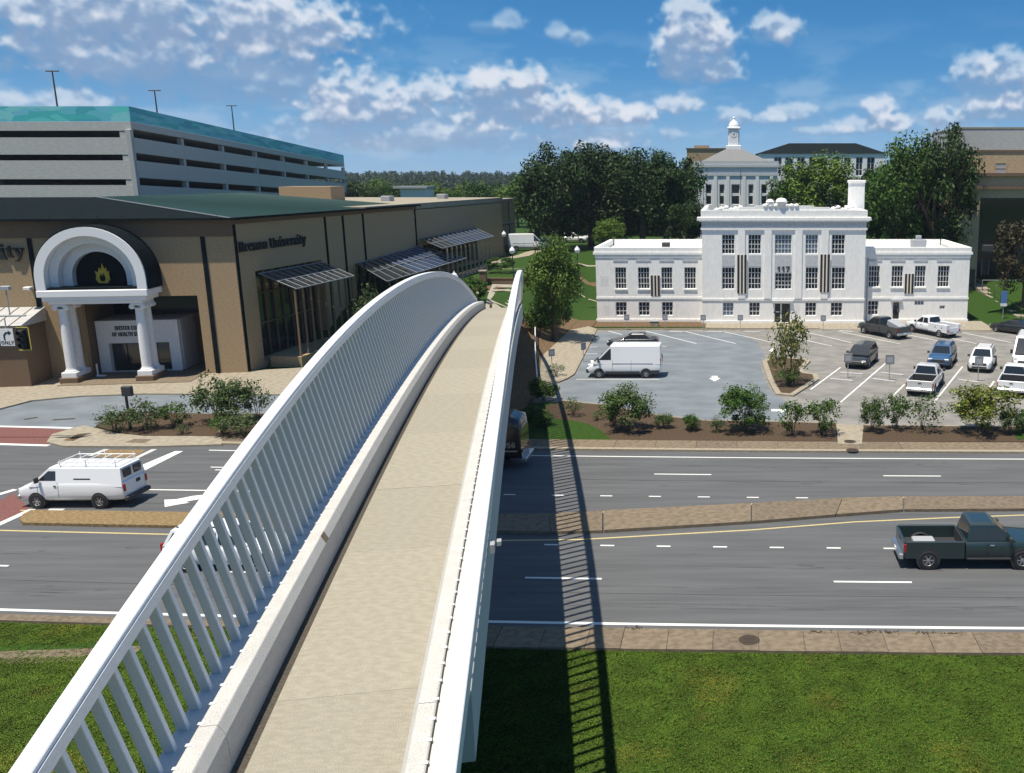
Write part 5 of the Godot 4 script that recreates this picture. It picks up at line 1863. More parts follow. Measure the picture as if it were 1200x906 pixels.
	for e in [[2.8, 13.6, 3.1, .0, 6.5]]:
		b = B.new()
		b.xf = side
		for i in 9:
			var s := lerpf(e[0] + .3, e[1] - .3, i / 8.0)
			b.bx(s - .07, .3, 2.85, s + .07, 6.5, 2.99)
		part(t, "canopy_post", b, M.brick_dark)
		b = B.new()
		b.xf = side
		b.bx(2.8, -.2, .4, 13.6, .9, 3.1)
		part(t, "planter_wall", b, M.brick)
	canopy(t, P.call(2.9, 7.75, .1), P.call(13.6, 7.75, .1), P.call(13.5, 6.5, 3.1), P.call(3.0, 6.5, 3.1), 9, 2, 1.1)
	canopy(t, P.call(20.6, 7.0, .1), P.call(36.5, 7.6, .1), P.call(39.5, 6.0, 4.8), P.call(17.2, 5.6, 4.6), 12, 2, .3)
	canopy(t, P.call(37.5, 8.4, .1), P.call(57.0, 8.7, .1), P.call(51.0, 7.9, 4.6), P.call(33.5, 7.6, 4.2), 12, 2, .25)
	b = B.new()
	b.xf = side
	for i in 11:
		var s := 35.0 + i * 1.55
		b.bx(s - .08, 3.6, 4.1, s + .08, 7.55, 4.25)
	part(t, "arcade_post", b, M.tan_stone)
	b = B.new()
	b.xf = side
	for i in 12:
		var s := 18.5 + i * 1.7
		b.bx(s - .08, 1.0, 4.2, s + .08, 5.6, 4.35)
	part(t, "arcade_post", b, M.brick_dark)
	# sign lettering on the two faces
	text(t, "sign_lettering", "Brenau University", .82, .14, M.black, side * Vector3(5.75, 10.1, .12), side.basis, "Droid Serif", 700, 1.0)
	text(t, "sign_lettering", "Brenau University", .95, .14, M.black, Vector3(-21.0, 10.0, .14), Basis.IDENTITY, "Droid Serif", 700, 1.0)
	b = B.new()
	b.bx(-24.8, 9.38, .02, -16.2, 9.5, .2)
	part(t, "sign_rail", b, M.dark_steel)
	# wall lamp
	b = B.new()
	b.bx(-14.9, 7.05, .0, -14.75, 7.15, .5)
	b.cbox(Vector3(-14.8, 7.25, .6), Vector3(.5, .22, .5), .04)
	part(t, "wall_lamp", b, M.sign_white)

	# low annex at the left edge
	var an := thing("brick_annex", "low brown brick annex with metal lean-to roof at the left edge", "annex", Vector3(-39.3, 0, -75) + Vector3(-14.0 * .988 + 1.5 * .155, 0, 14.0 * .155 + 1.5 * .988), .1556)
	b = B.new()
	b.bx(-12, 0, -1.45, -.3, 4.9, 1.6)
	part(an, "wall", b, M.brick_dark)
	b = B.new()
	b.quad(Vector3(-12.4, 5.75, -1.45), Vector3(-.1, 5.75, -1.45), Vector3(-.1, 4.8, 2.1), Vector3(-12.4, 4.8, 2.1))
	b.quad(Vector3(-12.4, 5.65, -1.45), Vector3(-.1, 5.65, -1.45), Vector3(-.1, 4.7, 2.1), Vector3(-12.4, 4.7, 2.1), Vector3.DOWN)
	b.quad(Vector3(-.1, 5.75, -1.45), Vector3(-.1, 4.8, 2.1), Vector3(-.1, 4.7, 2.1), Vector3(-.1, 4.7, -1.45), Vector3.RIGHT)
	part(an, "roof", b, M.garage)
	b = B.new()
	for i in 12:
		b.tube(Vector3(-11.9 + i, 5.77, -1.45), Vector3(-11.9 + i, 4.82, 2.1), .04, .04, 4)
	part(an, "roof_seam", b, M.pave_pale)

	# far brick block with awning
	t = thing("brick_block", "far brown brick block with dark awning before the big trees", "building", Vector3(-40.5, 0, -143))
	b = B.new()
	b.bx(-9, 3, -26, 2.0, 11.6, 0)
	part(t, "wall", b, M.brick)
	b = B.new()
	b.bx(-9.2, 11.6, -26.2, 2.2, 12.0, .2)
	part(t, "roof", b, M.pave_pale)
	for i in 4:
		b = B.new()
		b.bx(2.0, 4.3, -5.0 - i * 5.5, 2.08, 11.5, -4.7 - i * 5.5)
		part(t, "rib", b, M.roof_dark)
	b = B.new()
	b.quad(Vector3(2.0, 9.4, -2.5), Vector3(2.0, 9.4, -11), Vector3(5.2, 8.4, -11), Vector3(5.2, 8.4, -2.5), Vector3(.3, .95, 0))
	b.quad(Vector3(2.0, 9.3, -2.5), Vector3(2.0, 9.3, -11), Vector3(5.2, 8.3, -11), Vector3(5.2, 8.3, -2.5), Vector3.DOWN)
	b.quad(Vector3(2.0, 9.4, -2.5), Vector3(5.2, 8.4, -2.5), Vector3(5.2, 8.0, -2.5), Vector3(2.0, 8.0, -2.5), Vector3.BACK)
	part(t, "awning", b, M.roof_dark)
	for z in [-2.8, -10.7]:
		b = B.new()
		b.cbox(Vector3(4.9, 6.1, z), Vector3(.4, 4.4, .4), .03)
		part(t, "awning_post", b, M.sign_grey)
	b = B.new()
	b.bx(2.0, 4.2, -9.5, 2.06, 7.6, -3.5)
	part(t, "glazing", b, M.glass)

# ---------------------------------------------------------------- street furniture
func furniture() -> void:
	# reserved parking signs along the white building
	var sg := thing("parking_sign", "small grey parking sign on a post, leftmost along the white building", "sign", Vector3(-11.058, 0.05, -96.969), 0.0, "parking signs along the white building")
	var b := B.new()
	b.tube(Vector3.ZERO, Vector3(0, 1.5, 0), .03, .03)
	part(sg, "post", b, M.sign_grey)
	b = B.new()
	b.cbox(Vector3(0, 1.35, .04), Vector3(.55, .6, .03), .01)
	part(sg, "plate", b, M.sign_plate)
	b = B.new()
	b.bx(-.18, 1.15, .056, .18, 1.5, .062)
	part(sg, "symbol", b, M.sign_grey)
	copy_of(sg, "small grey parking sign second from the left along the white building", Vector3(-7.101, 0.05, -96.969))
	copy_of(sg, "small grey parking sign at the left edge of the raised centre", Vector3(-3.153, 0.05, -96.69))
	copy_of(sg, "small grey parking sign left of the centre door", Vector3(0.669, 0.05, -96.69))
	copy_of(sg, "small grey parking sign right of the centre door, behind the dark pickup", Vector3(9.179, 0.05, -96.412))
	copy_of(sg, "grey parking sign standing between the stall rows, right of the minivan", Vector3(12.113, 0.02, -72.239), 0.0, 1.25)
	copy_of(sg, "grey parking sign standing in front of the black minivan", Vector3(8.999, 0.02, -73.204), 0.0, 1.2)
	copy_of(sg, "grey parking sign before the white car with black grille", Vector3(18.956, 0.02, -71.923), 0.0, 1.2)
	copy_of(sg, "thin sign post on the paving left of the cargo van", Vector3(-15.024, 0.06, -76.765), .6)
	copy_of(sg, "small sign post at the left kerb of the car park", Vector3(-12.874, 0.06, -79.732), .9)
	# wayfinding post on the corner island
	var wf := thing("wayfinding_post", "dark post with a boxy brown sign head on the corner island", "sign post", Vector3(-37.694, 0.13, -57.222))
	b = B.new()
	b.tube(Vector3.ZERO, Vector3(0, 2.7, 0), .09, .08)
	part(wf, "post", b, M.dark_steel)
	b = B.new()
	b.cbox(Vector3(.12, 2.45, 0), Vector3(.62, .62, .3), .04)
	part(wf, "head", b, M.dark_steel)
	# traffic signal and ONLY sign hung from a mast arm that comes in from the left
	var sp: Vector3 = Vector3(-41.587, 7.045, -54)
	var ts := thing("traffic_signal", "traffic signal with yellow-edged black backplate hanging at the left edge", "traffic signal", Vector3(sp.x - 9.0, 0, -54))
	b = B.new()
	b.tube(Vector3(0, 0, 0), Vector3(0, 7.6, 0), .17, .13, 12)
	part(ts, "pole", b, M.sign_grey)
	b = B.new()
	b.tube(Vector3(0, sp.y + .55, 0), Vector3(9.9, sp.y + .7, 0), .07, .05, 10)
	b.cbox(Vector3(9.0, sp.y + 2.3, 0), Vector3(.55, .22, .22), .04)
	b.tube(Vector3(9.0, sp.y + .7, 0), Vector3(9.0, sp.y + 2.2, 0), .03, .03)
	part(ts, "mast_arm", b, M.sign_grey)
	var hx: float = -41.199 - sp.x + 9.0
	var hy: float = 6.398
	b = B.new()
	b.cbox(Vector3(hx + .2, hy, 0), Vector3(.75, 1.35, .05), .02)
	var bp := part(ts, "backplate", b, M.black)
	b = B.new()
	for e in [[0.0, .66, .72, .06], [0.0, -.66, .72, .06]]:
		b.box(Vector3(hx + .2, hy + e[1], .03), Vector3(e[2], e[3], .01))
	b.box(Vector3(hx + .55, hy, .03), Vector3(.05, 1.36, .01))
	part(bp, "yellow_edge", b, plain(Vector3(.62, .5, .08), .6))
	b = B.new()
	b.cbox(Vector3(hx + .2, hy, .14), Vector3(.34, 1.1, .22), .03)
	var hs := part(ts, "signal_housing", b, M.black)
	for i in 3:
		b = B.new()
		b.lathe(Vector3(hx + .2, hy + .36 - i * .36, .25), [Vector2(.15, 0), Vector2(.15, .16), Vector2(.14, .16), Vector2(.14, 0)], 14, Basis(Vector3.RIGHT, PI / 2))
		part(hs, "visor", b, M.plastic)
	var on := thing("only_sign", "white right-turn ONLY sign hung beside the traffic signal", "sign", Vector3(-41.897, 6.498, -53.9))
	b = B.new()
	b.cbox(Vector3.ZERO, Vector3(.82, 1.0, .03), .01)
	part(on, "plate", b, M.sign_white)
	text(on, "lettering", "ONLY", .2, .01, M.black, Vector3(0, -.32, .02), Basis.IDENTITY, "Droid Sans", 800)
	b = B.new()
	b.box(Vector3(-.13, .0, .02), Vector3(.09, .32, .012))
	b.box(Vector3(-.06, .2, .02), Vector3(.09, .22, .0115), Basis(Vector3.BACK, -.75))
	b.box(Vector3(.05, .26, .02), Vector3(.16, .09, .011))
	b.tri(Vector3(.12, .4, .026), Vector3(.3, .27, .026), Vector3(.12, .13, .026), Vector3.BACK, Vector3.BACK, Vector3.BACK)
	part(on, "arrow", b, M.black)
	b = B.new()
	b.box(Vector3(0, .75, -.05), Vector3(.05, .7, .04))
	part(on, "hanger", b, M.sign_grey)
	# campus lamps
	var cl := thing("campus_lamp", "white globe lamp post before the blue canopy panes", "lamp post", Vector3(-24.765, 3.4, -84))
	b = B.new()
	b.tube(Vector3.ZERO, Vector3(0, 3.1, 0), .07, .05)
	part(cl, "pole", b, M.dark_steel)
	b = B.new()
	b.lathe(Vector3(0, 3.1, 0), [Vector2(.1, 0), Vector2(.28, .15), Vector2(.33, .4), Vector2(.22, .65), Vector2(.08, .75), Vector2(0, .95)], 14)
	part(cl, "globe", b, M.sign_white)
	copy_of(cl, "black lamp post with white globe standing just above the right rail end", Vector3(-24.994, 3.95, -107.532))
	copy_of(cl, "white globe lamp right of the round-crowned tree by the bridge", Vector3(-18.4, 7.078 - 3.4, -112))
	copy_of(cl, "globe lamp on a black post by the far brick block", Vector3(-33.198, 4, -138.206))
	# brick gate pier and low wall at the bridge foot
	var gp := thing("brick_pier", "short brown brick pier with pale cap beyond the bridge end", "pier", Vector3(-27.603, 3.9, -104.489))
	b = B.new()
	b.cbox(Vector3(0, .75, 0), Vector3(.7, 1.5, .7), .03)
	part(gp, "shaft", b, M.brick_dark)
	b = B.new()
	b.cbox(Vector3(0, 1.56, 0), Vector3(.85, .16, .85), .03)
	part(gp, "cap", b, M.pave_pale)
	var lw := thing("low_wall", "low brown brick wall across the lawn beyond the bridge", "wall", Vector3(-26.399, 3.9, -105.345))
	b = B.new()
	b.cbox(Vector3(0, .3, 0), Vector3(4.6, .6, .35), .03)
	part(lw, "brickwork", b, M.brick_dark)
	b = B.new()
	b.cbox(Vector3(0, .64, 0), Vector3(4.7, .09, .45), .02)
	part(lw, "coping", b, M.dirt)
	var pk := thing("white_bollard", "small white post standing between the entrance columns", "bollard", Vector3(-50.224, 0.15, -73.241))
	b = B.new()
	b.tube(Vector3.ZERO, Vector3(0, 1.0, 0), .06, .06)
	part(pk, "post", b, M.white_paint)
	b = B.new()
	b.cbox(Vector3(.25, .05, 0), Vector3(.7, .1, .3), .02)
	part(pk, "base", b, M.white_paint)
	# gas or water pipe stub with box by the building
	var ut := thing("utility_box", "small pale utility box on the earth bed by the wall", "utility box", Vector3(-8.45, 0.05, -99.852))
	b = B.new()
	b.cbox(Vector3(0, .25, 0), Vector3(.9, .5, .5), .04)
	part(ut, "body", b, M.pave_pale)
	b = B.new()
	b.cbox(Vector3(0, .53, 0), Vector3(.98, .06, .58), .02)
	part(ut, "lid", b, M.sign_grey)

# ---------------------------------------------------------------- vegetation
func leaves(sd: int, rad: Vector3, clumps: int, count: int, size: float, cols: Array, hollow := 0.55, clump_r := 0.34, droop := 0.0) -> ArrayMesh:
	var r := RandomNumberGenerator.new()
	r.seed = sd
	var cen := []
	for i in clumps:
		var d := Vector3(r.randfn(), r.randfn() * .9 + .15, r.randfn()).normalized()
		var k := r.randf_range(hollow, .95)
		cen.append([Vector3(d.x * rad.x, d.y * rad.y, d.z * rad.z) * k, r.randf_range(.5, 1.35) * clump_r * minf(rad.x, rad.y)])
	var v := PackedVector3Array()
	var n := PackedVector3Array()
	var c := PackedColorArray()
	v.resize(count * 6)
	n.resize(count * 6)
	c.resize(count * 6)
	for i in count:
		var q: Array = cen[r.randi() % clumps]
		var d := Vector3(r.randfn(), r.randfn(), r.randfn()).normalized()
		var p: Vector3 = q[0] + d * q[1] * pow(r.randf(), .4)
		p.y -= droop * Vector2(p.x, p.z).length()
		var nn := (d * .8 + Vector3(r.randfn(), r.randfn() + .5, r.randfn()) * .6).normalized()
		var a := nn.cross(Vector3(r.randfn(), r.randfn(), r.randfn())).normalized()
		var b := nn.cross(a)
		var s := size * r.randf_range(.6, 1.35)
		var p0 := p - a * s
		var p1 := p + b * s * .48 - a * s * .1
		var p2 := p + a * s
		var p3 := p - b * s * .48 - a * s * .1
		var co: Color = (cols[0] as Color).lerp(cols[1], r.randf())
		var br := r.randf_range(.7, 1.3)
		co = Color(co.r * br, co.g * br, co.b * br)
		var o := i * 6
		v[o] = p0
		v[o + 1] = p1
		v[o + 2] = p2
		v[o + 3] = p0
		v[o + 4] = p2
		v[o + 5] = p3
		for k in 6:
			n[o + k] = nn
			c[o + k] = co
	var arr := []
	arr.resize(Mesh.ARRAY_MAX)
	arr[Mesh.ARRAY_VERTEX] = v
	arr[Mesh.ARRAY_NORMAL] = n
	arr[Mesh.ARRAY_COLOR] = c
	var m := ArrayMesh.new()
	m.add_surface_from_arrays(Mesh.PRIMITIVE_TRIANGLES, arr)
	return m

func trunk(sd: int, h: float, r0: float, spread: float, limbs: int) -> ArrayMesh:
	var r := RandomNumberGenerator.new()
	r.seed = sd
	var b := B.new()
	var p := Vector3(0, -.2, 0)
	var fork := h * .38
	var q := Vector3(r.randf_range(-.1, .1) * h * .1, fork, r.randf_range(-.1, .1) * h * .1)
	b.tube(Vector3(0, -.3, 0), Vector3(0, fork * .12, 0), r0 * 1.5, r0 * 1.05, 9, false)
	b.tube(Vector3(0, fork * .12, 0), q, r0 * 1.05, r0 * .8, 9, false)
	for i in limbs:
		var a := TAU * (i + r.randf_range(-.3, .3)) / limbs
		var e := Vector3(cos(a) * spread * r.randf_range(.45, .8), h * r.randf_range(.62, .92), sin(a) * spread * r.randf_range(.45, .8))
		var m := q.lerp(e, .5) + Vector3(cos(a), .2, sin(a)) * spread * .08
		b.tube(q, m, r0 * .55, r0 * .35, 7, false)
		b.tube(m, e, r0 * .35, r0 * .08, 6, false)
		for k in 2:
			var a2 := a + r.randf_range(-1.0, 1.0)
			b.tube(m, m + Vector3(cos(a2) * spread * .4, h * .14, sin(a2) * spread * .4), r0 * .22, r0 * .05, 5, false)
	b.tube(q, Vector3(q.x, h * .95, q.z), r0 * .7, r0 * .1, 7, false)
	return b.mesh()

func tree(called: String, label: String, at: Vector3, crown: Mesh, crown_at: Vector3, crown_scale: Vector3, h: float, r0: float, sd: int, group := "", turn := 0.0) -> Node3D:
	var t := thing(called, label, "tree" if not called.contains("shrub") else "shrub", at, turn, group)
	part(t, "trunk", trunk(sd, h, r0, crown_scale.x * 1.0, 5), M.bark)
	var c := part(t, "crown", crown, M.leaf)
	c.position = crown_at
	c.scale = crown_scale
	return t

func shrub(called: String, label: String, at: Vector3, crown: Mesh, w: float, h: float, sd: int, group := "") -> void:
	var t := thing(called, label, "shrub", at, sd * 1.7, group)
	var r := RandomNumberGenerator.new()
	r.seed = sd
	var b := B.new()
	for i in 6:
		var a := TAU * i / 6.0 + r.randf()
		var m := Vector3(cos(a) * w * .08, h * .35, sin(a) * w * .08)
		b.tube(Vector3(cos(a), 0, sin(a)) * w * .03, m, .022, .016, 5, false)
		b.tube(m, Vector3(cos(a) * w * .32, h * r.randf_range(.65, .95), sin(a) * w * .32), .016, .005, 5, false)
		b.tube(m, Vector3(cos(a + .9) * w * .2, h * r.randf_range(.6, .9), sin(a + .9) * w * .2), .012, .004, 5, false)
	part(t, "stem", b, M.bark)
	var c := part(t, "foliage", crown, M.leaf)
	c.position = Vector3(0, h * .57, 0)
	c.scale = Vector3(w * .5, h * .47, w * .5)

func vegetation() -> void:
	var dk := [Color(.016, .034, .009), Color(.04, .072, .016)]
	var md := [Color(.03, .075, .011), Color(.07, .13, .022)]
	var lt := [Color(.06, .12, .014), Color(.13, .19, .03)]
	var yl := [Color(.09, .13, .02), Color(.2, .19, .035)]
	var gy := [Color(.05, .085, .03), Color(.11, .14, .055)]
	var rd := [Color(.035, .03, .015), Color(.07, .058, .03)]
	var U := Vector3.ONE
	var oaks := [leaves(101, U, 46, 13000, .042, dk), leaves(102, U, 40, 13000, .045, dk), leaves(103, U, 52, 13000, .04, [dk[0], md[0]])]
	var greens := [leaves(111, U, 44, 12000, .04, md), leaves(112, U, 40, 10000, .045, lt)]
	var nearc := leaves(121, U, 60, 15000, .042, [md[0], lt[1]], .45, .3)
	# dark oaks on the lawn behind
	var og := "dark oaks between the campus and the white building"
	var spec := [
		[[-36.127, -176, 16.559, 6.312], 5.2, "lighter green oak at the left end of the row of big trees", 3],
		[[-27.515, -152, 20.176, 6.493], 6.0, "tall dark oak rising left of centre in the row of big trees", 0],
		[[-23.576, -158, 20.495, 6.138], 6.6, "tallest dark oak in the middle of the row of big trees", 1],
		[[-20.183, -168, 19.812, 5.841], 5.6, "dark oak set back in a gap of the row of big trees", 2],
		[[-14.696, -154, 19.584, 6.103], 6.4, "broad dark oak right of the middle of the row", 0],
		[[-11.17, -158, 19.555, 5.859], 5.9, "dark oak at the right end of the row beside the grey hall", 2],
		[[-36.994, -190, 18.108, 3.57], 6.0, "oak in the shaded back row behind the left oaks", 2],
		[[-32.605, -196, 18.525, 3.193], 6.2, "oak in the back row between the two tallest", 0],
		[[-25.574, -190, 17.457, 3.234], 6.0, "oak in the back row behind the middle gap", 1],
		[[-21.028, -198, 18.556, 2.718], 6.2, "oak in the back row right of the middle gap", 2],
		[[-14.8, -190, 18.108, 3.234], 6.2, "oak in the back row behind the right end oak", 0],
		[[-6.649, -136, 12.088, 6.84], 3.3, "small dark tree tucked behind the white building's left corner", 1]]
	for i in spec.size():
		var s: Array = spec[i]
		var base := Vector3(s[0][0], 0, s[0][1])
		base.y = hgt(base.x, base.z)
		var top: float = s[0][2]
		var low: float = s[0][3]
		var cm: Mesh = oaks[s[3]] if s[3] < 3 else greens[0]
		tree("oak_tree", s[2], base, cm, Vector3(0, (top + low) * .5 - base.y, 0), Vector3(s[1], (top - low) * .52, s[1]), top - base.y - 1.0, .5, 300 + i, og, i * 1.3)
	# tree beside the bridge
	var nb := Vector3(-17.333, 0, -90)
	nb.y = hgt(nb.x, nb.z)
	tree("bridge_tree", "round leafy green tree growing right beside the footbridge", nb, nearc, Vector3(0, 6.076 - nb.y, 0), Vector3(3.0, 3.9, 3.0), 9.451 - nb.y, .22, 401)
	var lowc := leaves(122, U, 34, 6500, .06, [dk[1], md[1]], .4, .36)
	for e in [[Vector2(-18.641, -89.501), 3.0, 3.4, "dense green shrub at the foot of the bridge tree"], [Vector2(-17.93, -94.548), 3.2, 3.6, "leafy shrub under the right side of the bridge tree"], [Vector2(-13.5, -65.398), 2.2, 1.6, "low dark shrub in the bridge shadow"], [Vector2(-12.439, -58.333), 2.0, 1.3, "low ground shrub under the bridge near the far kerb"]]:
		var g: Vector2 = e[0]
		shrub("bank_shrub", e[3], Vector3(g.x, hgt(g.x, g.y), g.y), lowc, e[1], e[2], int(g.x * 7.0), "shrubs under the bridge edge")
	# others
	var singles := [
		[[-16.535, -128, 9.942, 7.01], 2.2, "small yellow-green tree behind the white building's left wing", greens[1], .14],
		[[13.28, -146, 18.128, 8.648], 6.0, "bright green tree between the white blocks and the chimney", greens[1], .35],
		[[10.076, -152, 17.066, 8.366], 4.6, "green tree left of the bright green one behind the roof", greens[0], .3],
		[[22.277, -126, 19.804, 6.249], 5.8, "large green tree right of the chimney", greens[0], .4],
		[[25.617, -124, 21.621, 5.955], 5.6, "tallest dark green tree before the tan stone hall", oaks[0], .45],
		[[20.178, -134, 16.88, 6.493], 4.6, "dark green tree just right of the marble chimney", oaks[2], .35]]
	for i in singles.size():
		var s: Array = singles[i]
		var base := Vector3(s[0][0], 0, s[0][1])
		base.y = hgt(base.x, base.z)
		var top: float = s[0][2]
		var low: float = s[0][3]
		tree("broadleaf_tree", s[2], base, s[3], Vector3(0, (top + low) * .5 - base.y, 0), Vector3(s[1], (top - low) * .52, s[1]), maxf(top - base.y - .6, 2.0), s[4], 330 + i, "", i * .9)
	var rc := leaves(131, U, 30, 7000, .05, rd)
	tree("plum_tree", "dark reddish-brown leaved tree at the right edge before the porch", Vector3(32.55, 1.5, -106), rc, Vector3(0, 7.246 - 1.5, 0), Vector3(3.4, 4.3, 3.4), 8.5, .2, 351)
	# crown of trees behind the brick roofs
	rng.seed = 77
	for i in 12:
		var d := rng.randf_range(205, 270)
		var base := Vector3(lerpf(-.385, -.225, i / 11.0) * d, 0, -d)
		base.y = hgt(base.x, base.z)
		var top := 15.5 - d * rng.randf_range(.004, .012)
		tree("background_tree", "green tree crown above the brick roofs, %s from the left" % ["first", "second", "third", "fourth", "fifth", "sixth", "seventh", "eighth", "ninth", "tenth", "eleventh", "twelfth"][i], base, greens[i % 2] if i % 3 else oaks[i % 3], Vector3(0, (top + base.y + 1.5) * .5 - base.y, 0), Vector3(5.2, (top - base.y - 1.5) * .55, 5.2), top - base.y - .5, .3, 500 + i, "trees behind the brick roofs", i * 1.1)
	# clipped ball and bushes near the canopies
	var ball := leaves(141, U, 70, 9000, .05, [md[0], lt[0]], .8, .2)
	var bp := Vector3(-25.145, 3.8, -91)
	shrub("clipped_shrub", "round clipped green shrub by the bridge end", bp, ball, 3.0, 2.3, 5)
	shrub("clipped_shrub", "low clipped hedge shrub beside the far arcade", Vector3(-29.013, 4.2, -118), ball, 3.6, 1.6, 6)
	var sparse := [leaves(151, U, 26, 1500, .075, gy, .4, .4), leaves(152, U, 22, 1100, .085, [dk[1], md[1]], .35, .42), leaves(153, U, 18, 520, .09, gy, .5, .4)]
	var full := [leaves(161, U, 40, 5200, .055, md, .45, .34), leaves(162, U, 40, 4600, .058, [md[0], gy[1]], .4, .34), leaves(163, U, 38, 4200, .06, [lt[0], yl[1]], .4, .36)]
	shrub("pale_shrub", "pale grey-green bush between the glass canopies", Vector3(-32.452, 1.2, -84), sparse[0], 3.0, 4.6, 7)
	var list := [
		[Vector2(-6.493, -57.091), 3.3, 2.7, full[1], "large green shrub at the left of the roadside bed"],
		[Vector2(-7.605, -58.333), 1.9, 2.3, sparse[1], "ragged dark shrub leaning on the large left shrub"],
		[Vector2(0.69, -56.889), 3.5, 2.8, full[0], "big round green shrub in the middle of the roadside bed"],
		[Vector2(-10.612, -60.749), 1.4, 1.2, sparse[2], "thin brownish shrub at the left end of the roadside bed"],
		[Vector2(-8.873, -59.628), .8, .6, sparse[2], "tiny tuft of leaves beside the left shrubs"],
		[Vector2(-4.409, -57.706), 1.3, .9, full[1], "low spreading shrub right of the large left shrub"],
		[Vector2(-2.608, -57.091), 1.3, 1.0, full[0], "small bright shrub between the two big ones"],
		[Vector2(-1.057, -56.688), 1.1, .9, sparse[0], "small grey shrub just left of the big round shrub"],
		[Vector2(3.6, -55.898), 1.8, 2.2, sparse[1], "narrow dark shrub left of the pair by the walk"],
		[Vector2(5.392, -56.094), 2.3, 2.3, sparse[1], "open dark shrub next to the short walk"],
		[Vector2(8.565, -56.688), 1.7, 2.1, full[1], "upright green shrub just right of the short walk"],
		[Vector2(10.147, -57.295), 1.8, 2.3, sparse[1], "open green shrub second right of the short walk"],
		[Vector2(11.763, -57.091), 2.6, 2.3, sparse[2], "nearly bare twiggy shrub in front of the silver pickup"],
		[Vector2(15.123, -56.489), 4.0, 3.1, full[2], "biggest yellow-green shrub in front of the white cars"],
		[Vector2(16.908, -56.094), 1.5, 1.6, full[1], "small green shrub at the foot of the yellow-green one"],
		[Vector2(17.923, -56.688), 1.4, 1.4, full[0], "green shrub cut by the right edge"],
		[Vector2(-33.319, -59.19), 2.9, 2.9, sparse[0], "tall open shrub on the corner island, left of two"],
		[Vector2(-32.106, -58.974), 2.8, 2.7, full[1], "dense dark green shrub in the middle of the corner island"],
		[Vector2(-30.89, -59.628), 1.9, 2.6, sparse[2], "thin twiggy shrub at the right of the corner island"],
		[Vector2(-38.331, -56.688), 1.9, 1.5, sparse[0], "low grey shrub left of the wayfinding post"],
		[Vector2(-36.672, -57.091), 2.4, 1.9, sparse[0], "low grey shrub right of the wayfinding post"],
		[Vector2(-35.271, -57.706), 2.0, 1.6, sparse[1], "low bush in the middle of the corner island's left half"],
		[Vector2(-31.201, -55.898), 1.6, 1.2, sparse[1], "low bush at the front of the corner island"],
		[Vector2(-29.85, -55.704), 2.4, 1.5, sparse[0], "spreading grey bush at the front right of the corner island"],
		[Vector2(-33.816, -56.094), .9, .6, sparse[2], "tiny weed at the front edge of the corner island"]]
	for i in list.size():
		var s: Array = list[i]
		var g: Vector2 = s[0]
		shrub("bed_shrub", s[4], Vector3(g.x, .1, g.y), s[3], s[1], s[2], 600 + i, "shrubs in the mulch beds")
	var ig := Vector2(4.29, -70.471)
	tree("island_tree", "thin young tree with sparse yellowing leaves on the parking island", Vector3(ig.x, .1, ig.y), leaves(171, U, 26, 1700, .07, [gy[0], yl[1]], .35, .4), Vector3(-.25, 3.0, 0), Vector3(1.5, 2.5, 1.5), 5.2, .07, 361)
	shrub("bed_shrub", "low bushy growth at the foot of the island tree", Vector3(ig.x - .2, .1, ig.y + .6), sparse[1], 2.0, 1.3, 640, "shrubs in the mulch beds")
	shrub("bed_shrub", "scrubby weed by the kerb left of the cargo van", Vector3(-14.068, 0.1, -73.48), sparse[2], 1.5, 1.0, 641, "shrubs in the mulch beds")
	# far wooded ridge
	var hb := B.new()
	var hx := lines(-1800, 1500, -600, 400, 50.0)
	for i in hx.size() - 1:
		for e in [[-420.0, -4.0, -700.0, 1.0], [-700.0, 1.0, -1100.0, 9.0], [-1100.0, 9.0, -1700.0, 2.0]]:
			hb.quad(Vector3(hx[i], e[1], e[0]), Vector3(hx[i + 1], e[1], e[0]), Vector3(hx[i + 1], e[3], e[2]), Vector3(hx[i], e[3], e[2]), Vector3.UP)
	tag(part(self, "hills", hb, M.grass), "low green ridge on the horizon", "", "", "structure")
	var wood := leaves(181, U, 16, 420, .17, dk, .4, .5)
	var mm := MultiMesh.new()
	mm.transform_format = MultiMesh.TRANSFORM_3D
	mm.mesh = wood
	mm.instance_count = 2600
	rng.seed = 9
	for i in 2600:
		var z := -rng.randf_range(430, 1120)
		var x := rng.randf_range(-1.0, .55) * -z
		var y := lerpf(-4.0, 9.0, smoothstep(430, 1100, -z))
		var hh := rng.randf_range(5.0, 8.5)
		mm.set_instance_transform(i, Transform3D(Basis(Vector3.UP, rng.randf() * TAU).scaled(Vector3(rng.randf_range(5, 9), hh, rng.randf_range(5, 9))), Vector3(x, y + hh * .6, z)))
	var mi := MultiMeshInstance3D.new()
	mi.name = "distant_woods"
	mi.multimesh = mm
	mi.material_override = M.leaf
	add_child(mi)
	tag(mi, "dark green far-off woods along the horizon", "woods", "", "stuff")
	# near lawn blades
	var tb := B.new()
	tb.coloured = true
	var r := RandomNumberGenerator.new()
	r.seed = 3
	for i in 9:
		var a := r.randf() * TAU
		var o := Vector3(r.randf_range(-.06, .06), 0, r.randf_range(-.06, .06))
		var w := Vector3(cos(a), 0, sin(a)) * .0075
		var ln := Vector3(-sin(a) * r.randf_range(-.03, .04), r.randf_range(.022, .042), cos(a) * r.randf_range(-.03, .04))
		var k := r.randf_range(.5, 1.5)
		tb.tint = Color(.05 * k, .118 * k, .008 * k) if i % 4 else Color(.12 * k, .15 * k, .028 * k)
		var nn := Vector3(r.randf_range(-.4, .4), 1, r.randf_range(-.4, .4)).normalized()
		tb.tri(o - w, o + w, o + ln, nn, nn, nn)
		tb.tri(o + w * .8, o + ln * 1.0, o + ln * 1.5 + Vector3(ln.x, -.01, ln.z), nn, nn, nn)
	mm = MultiMesh.new()
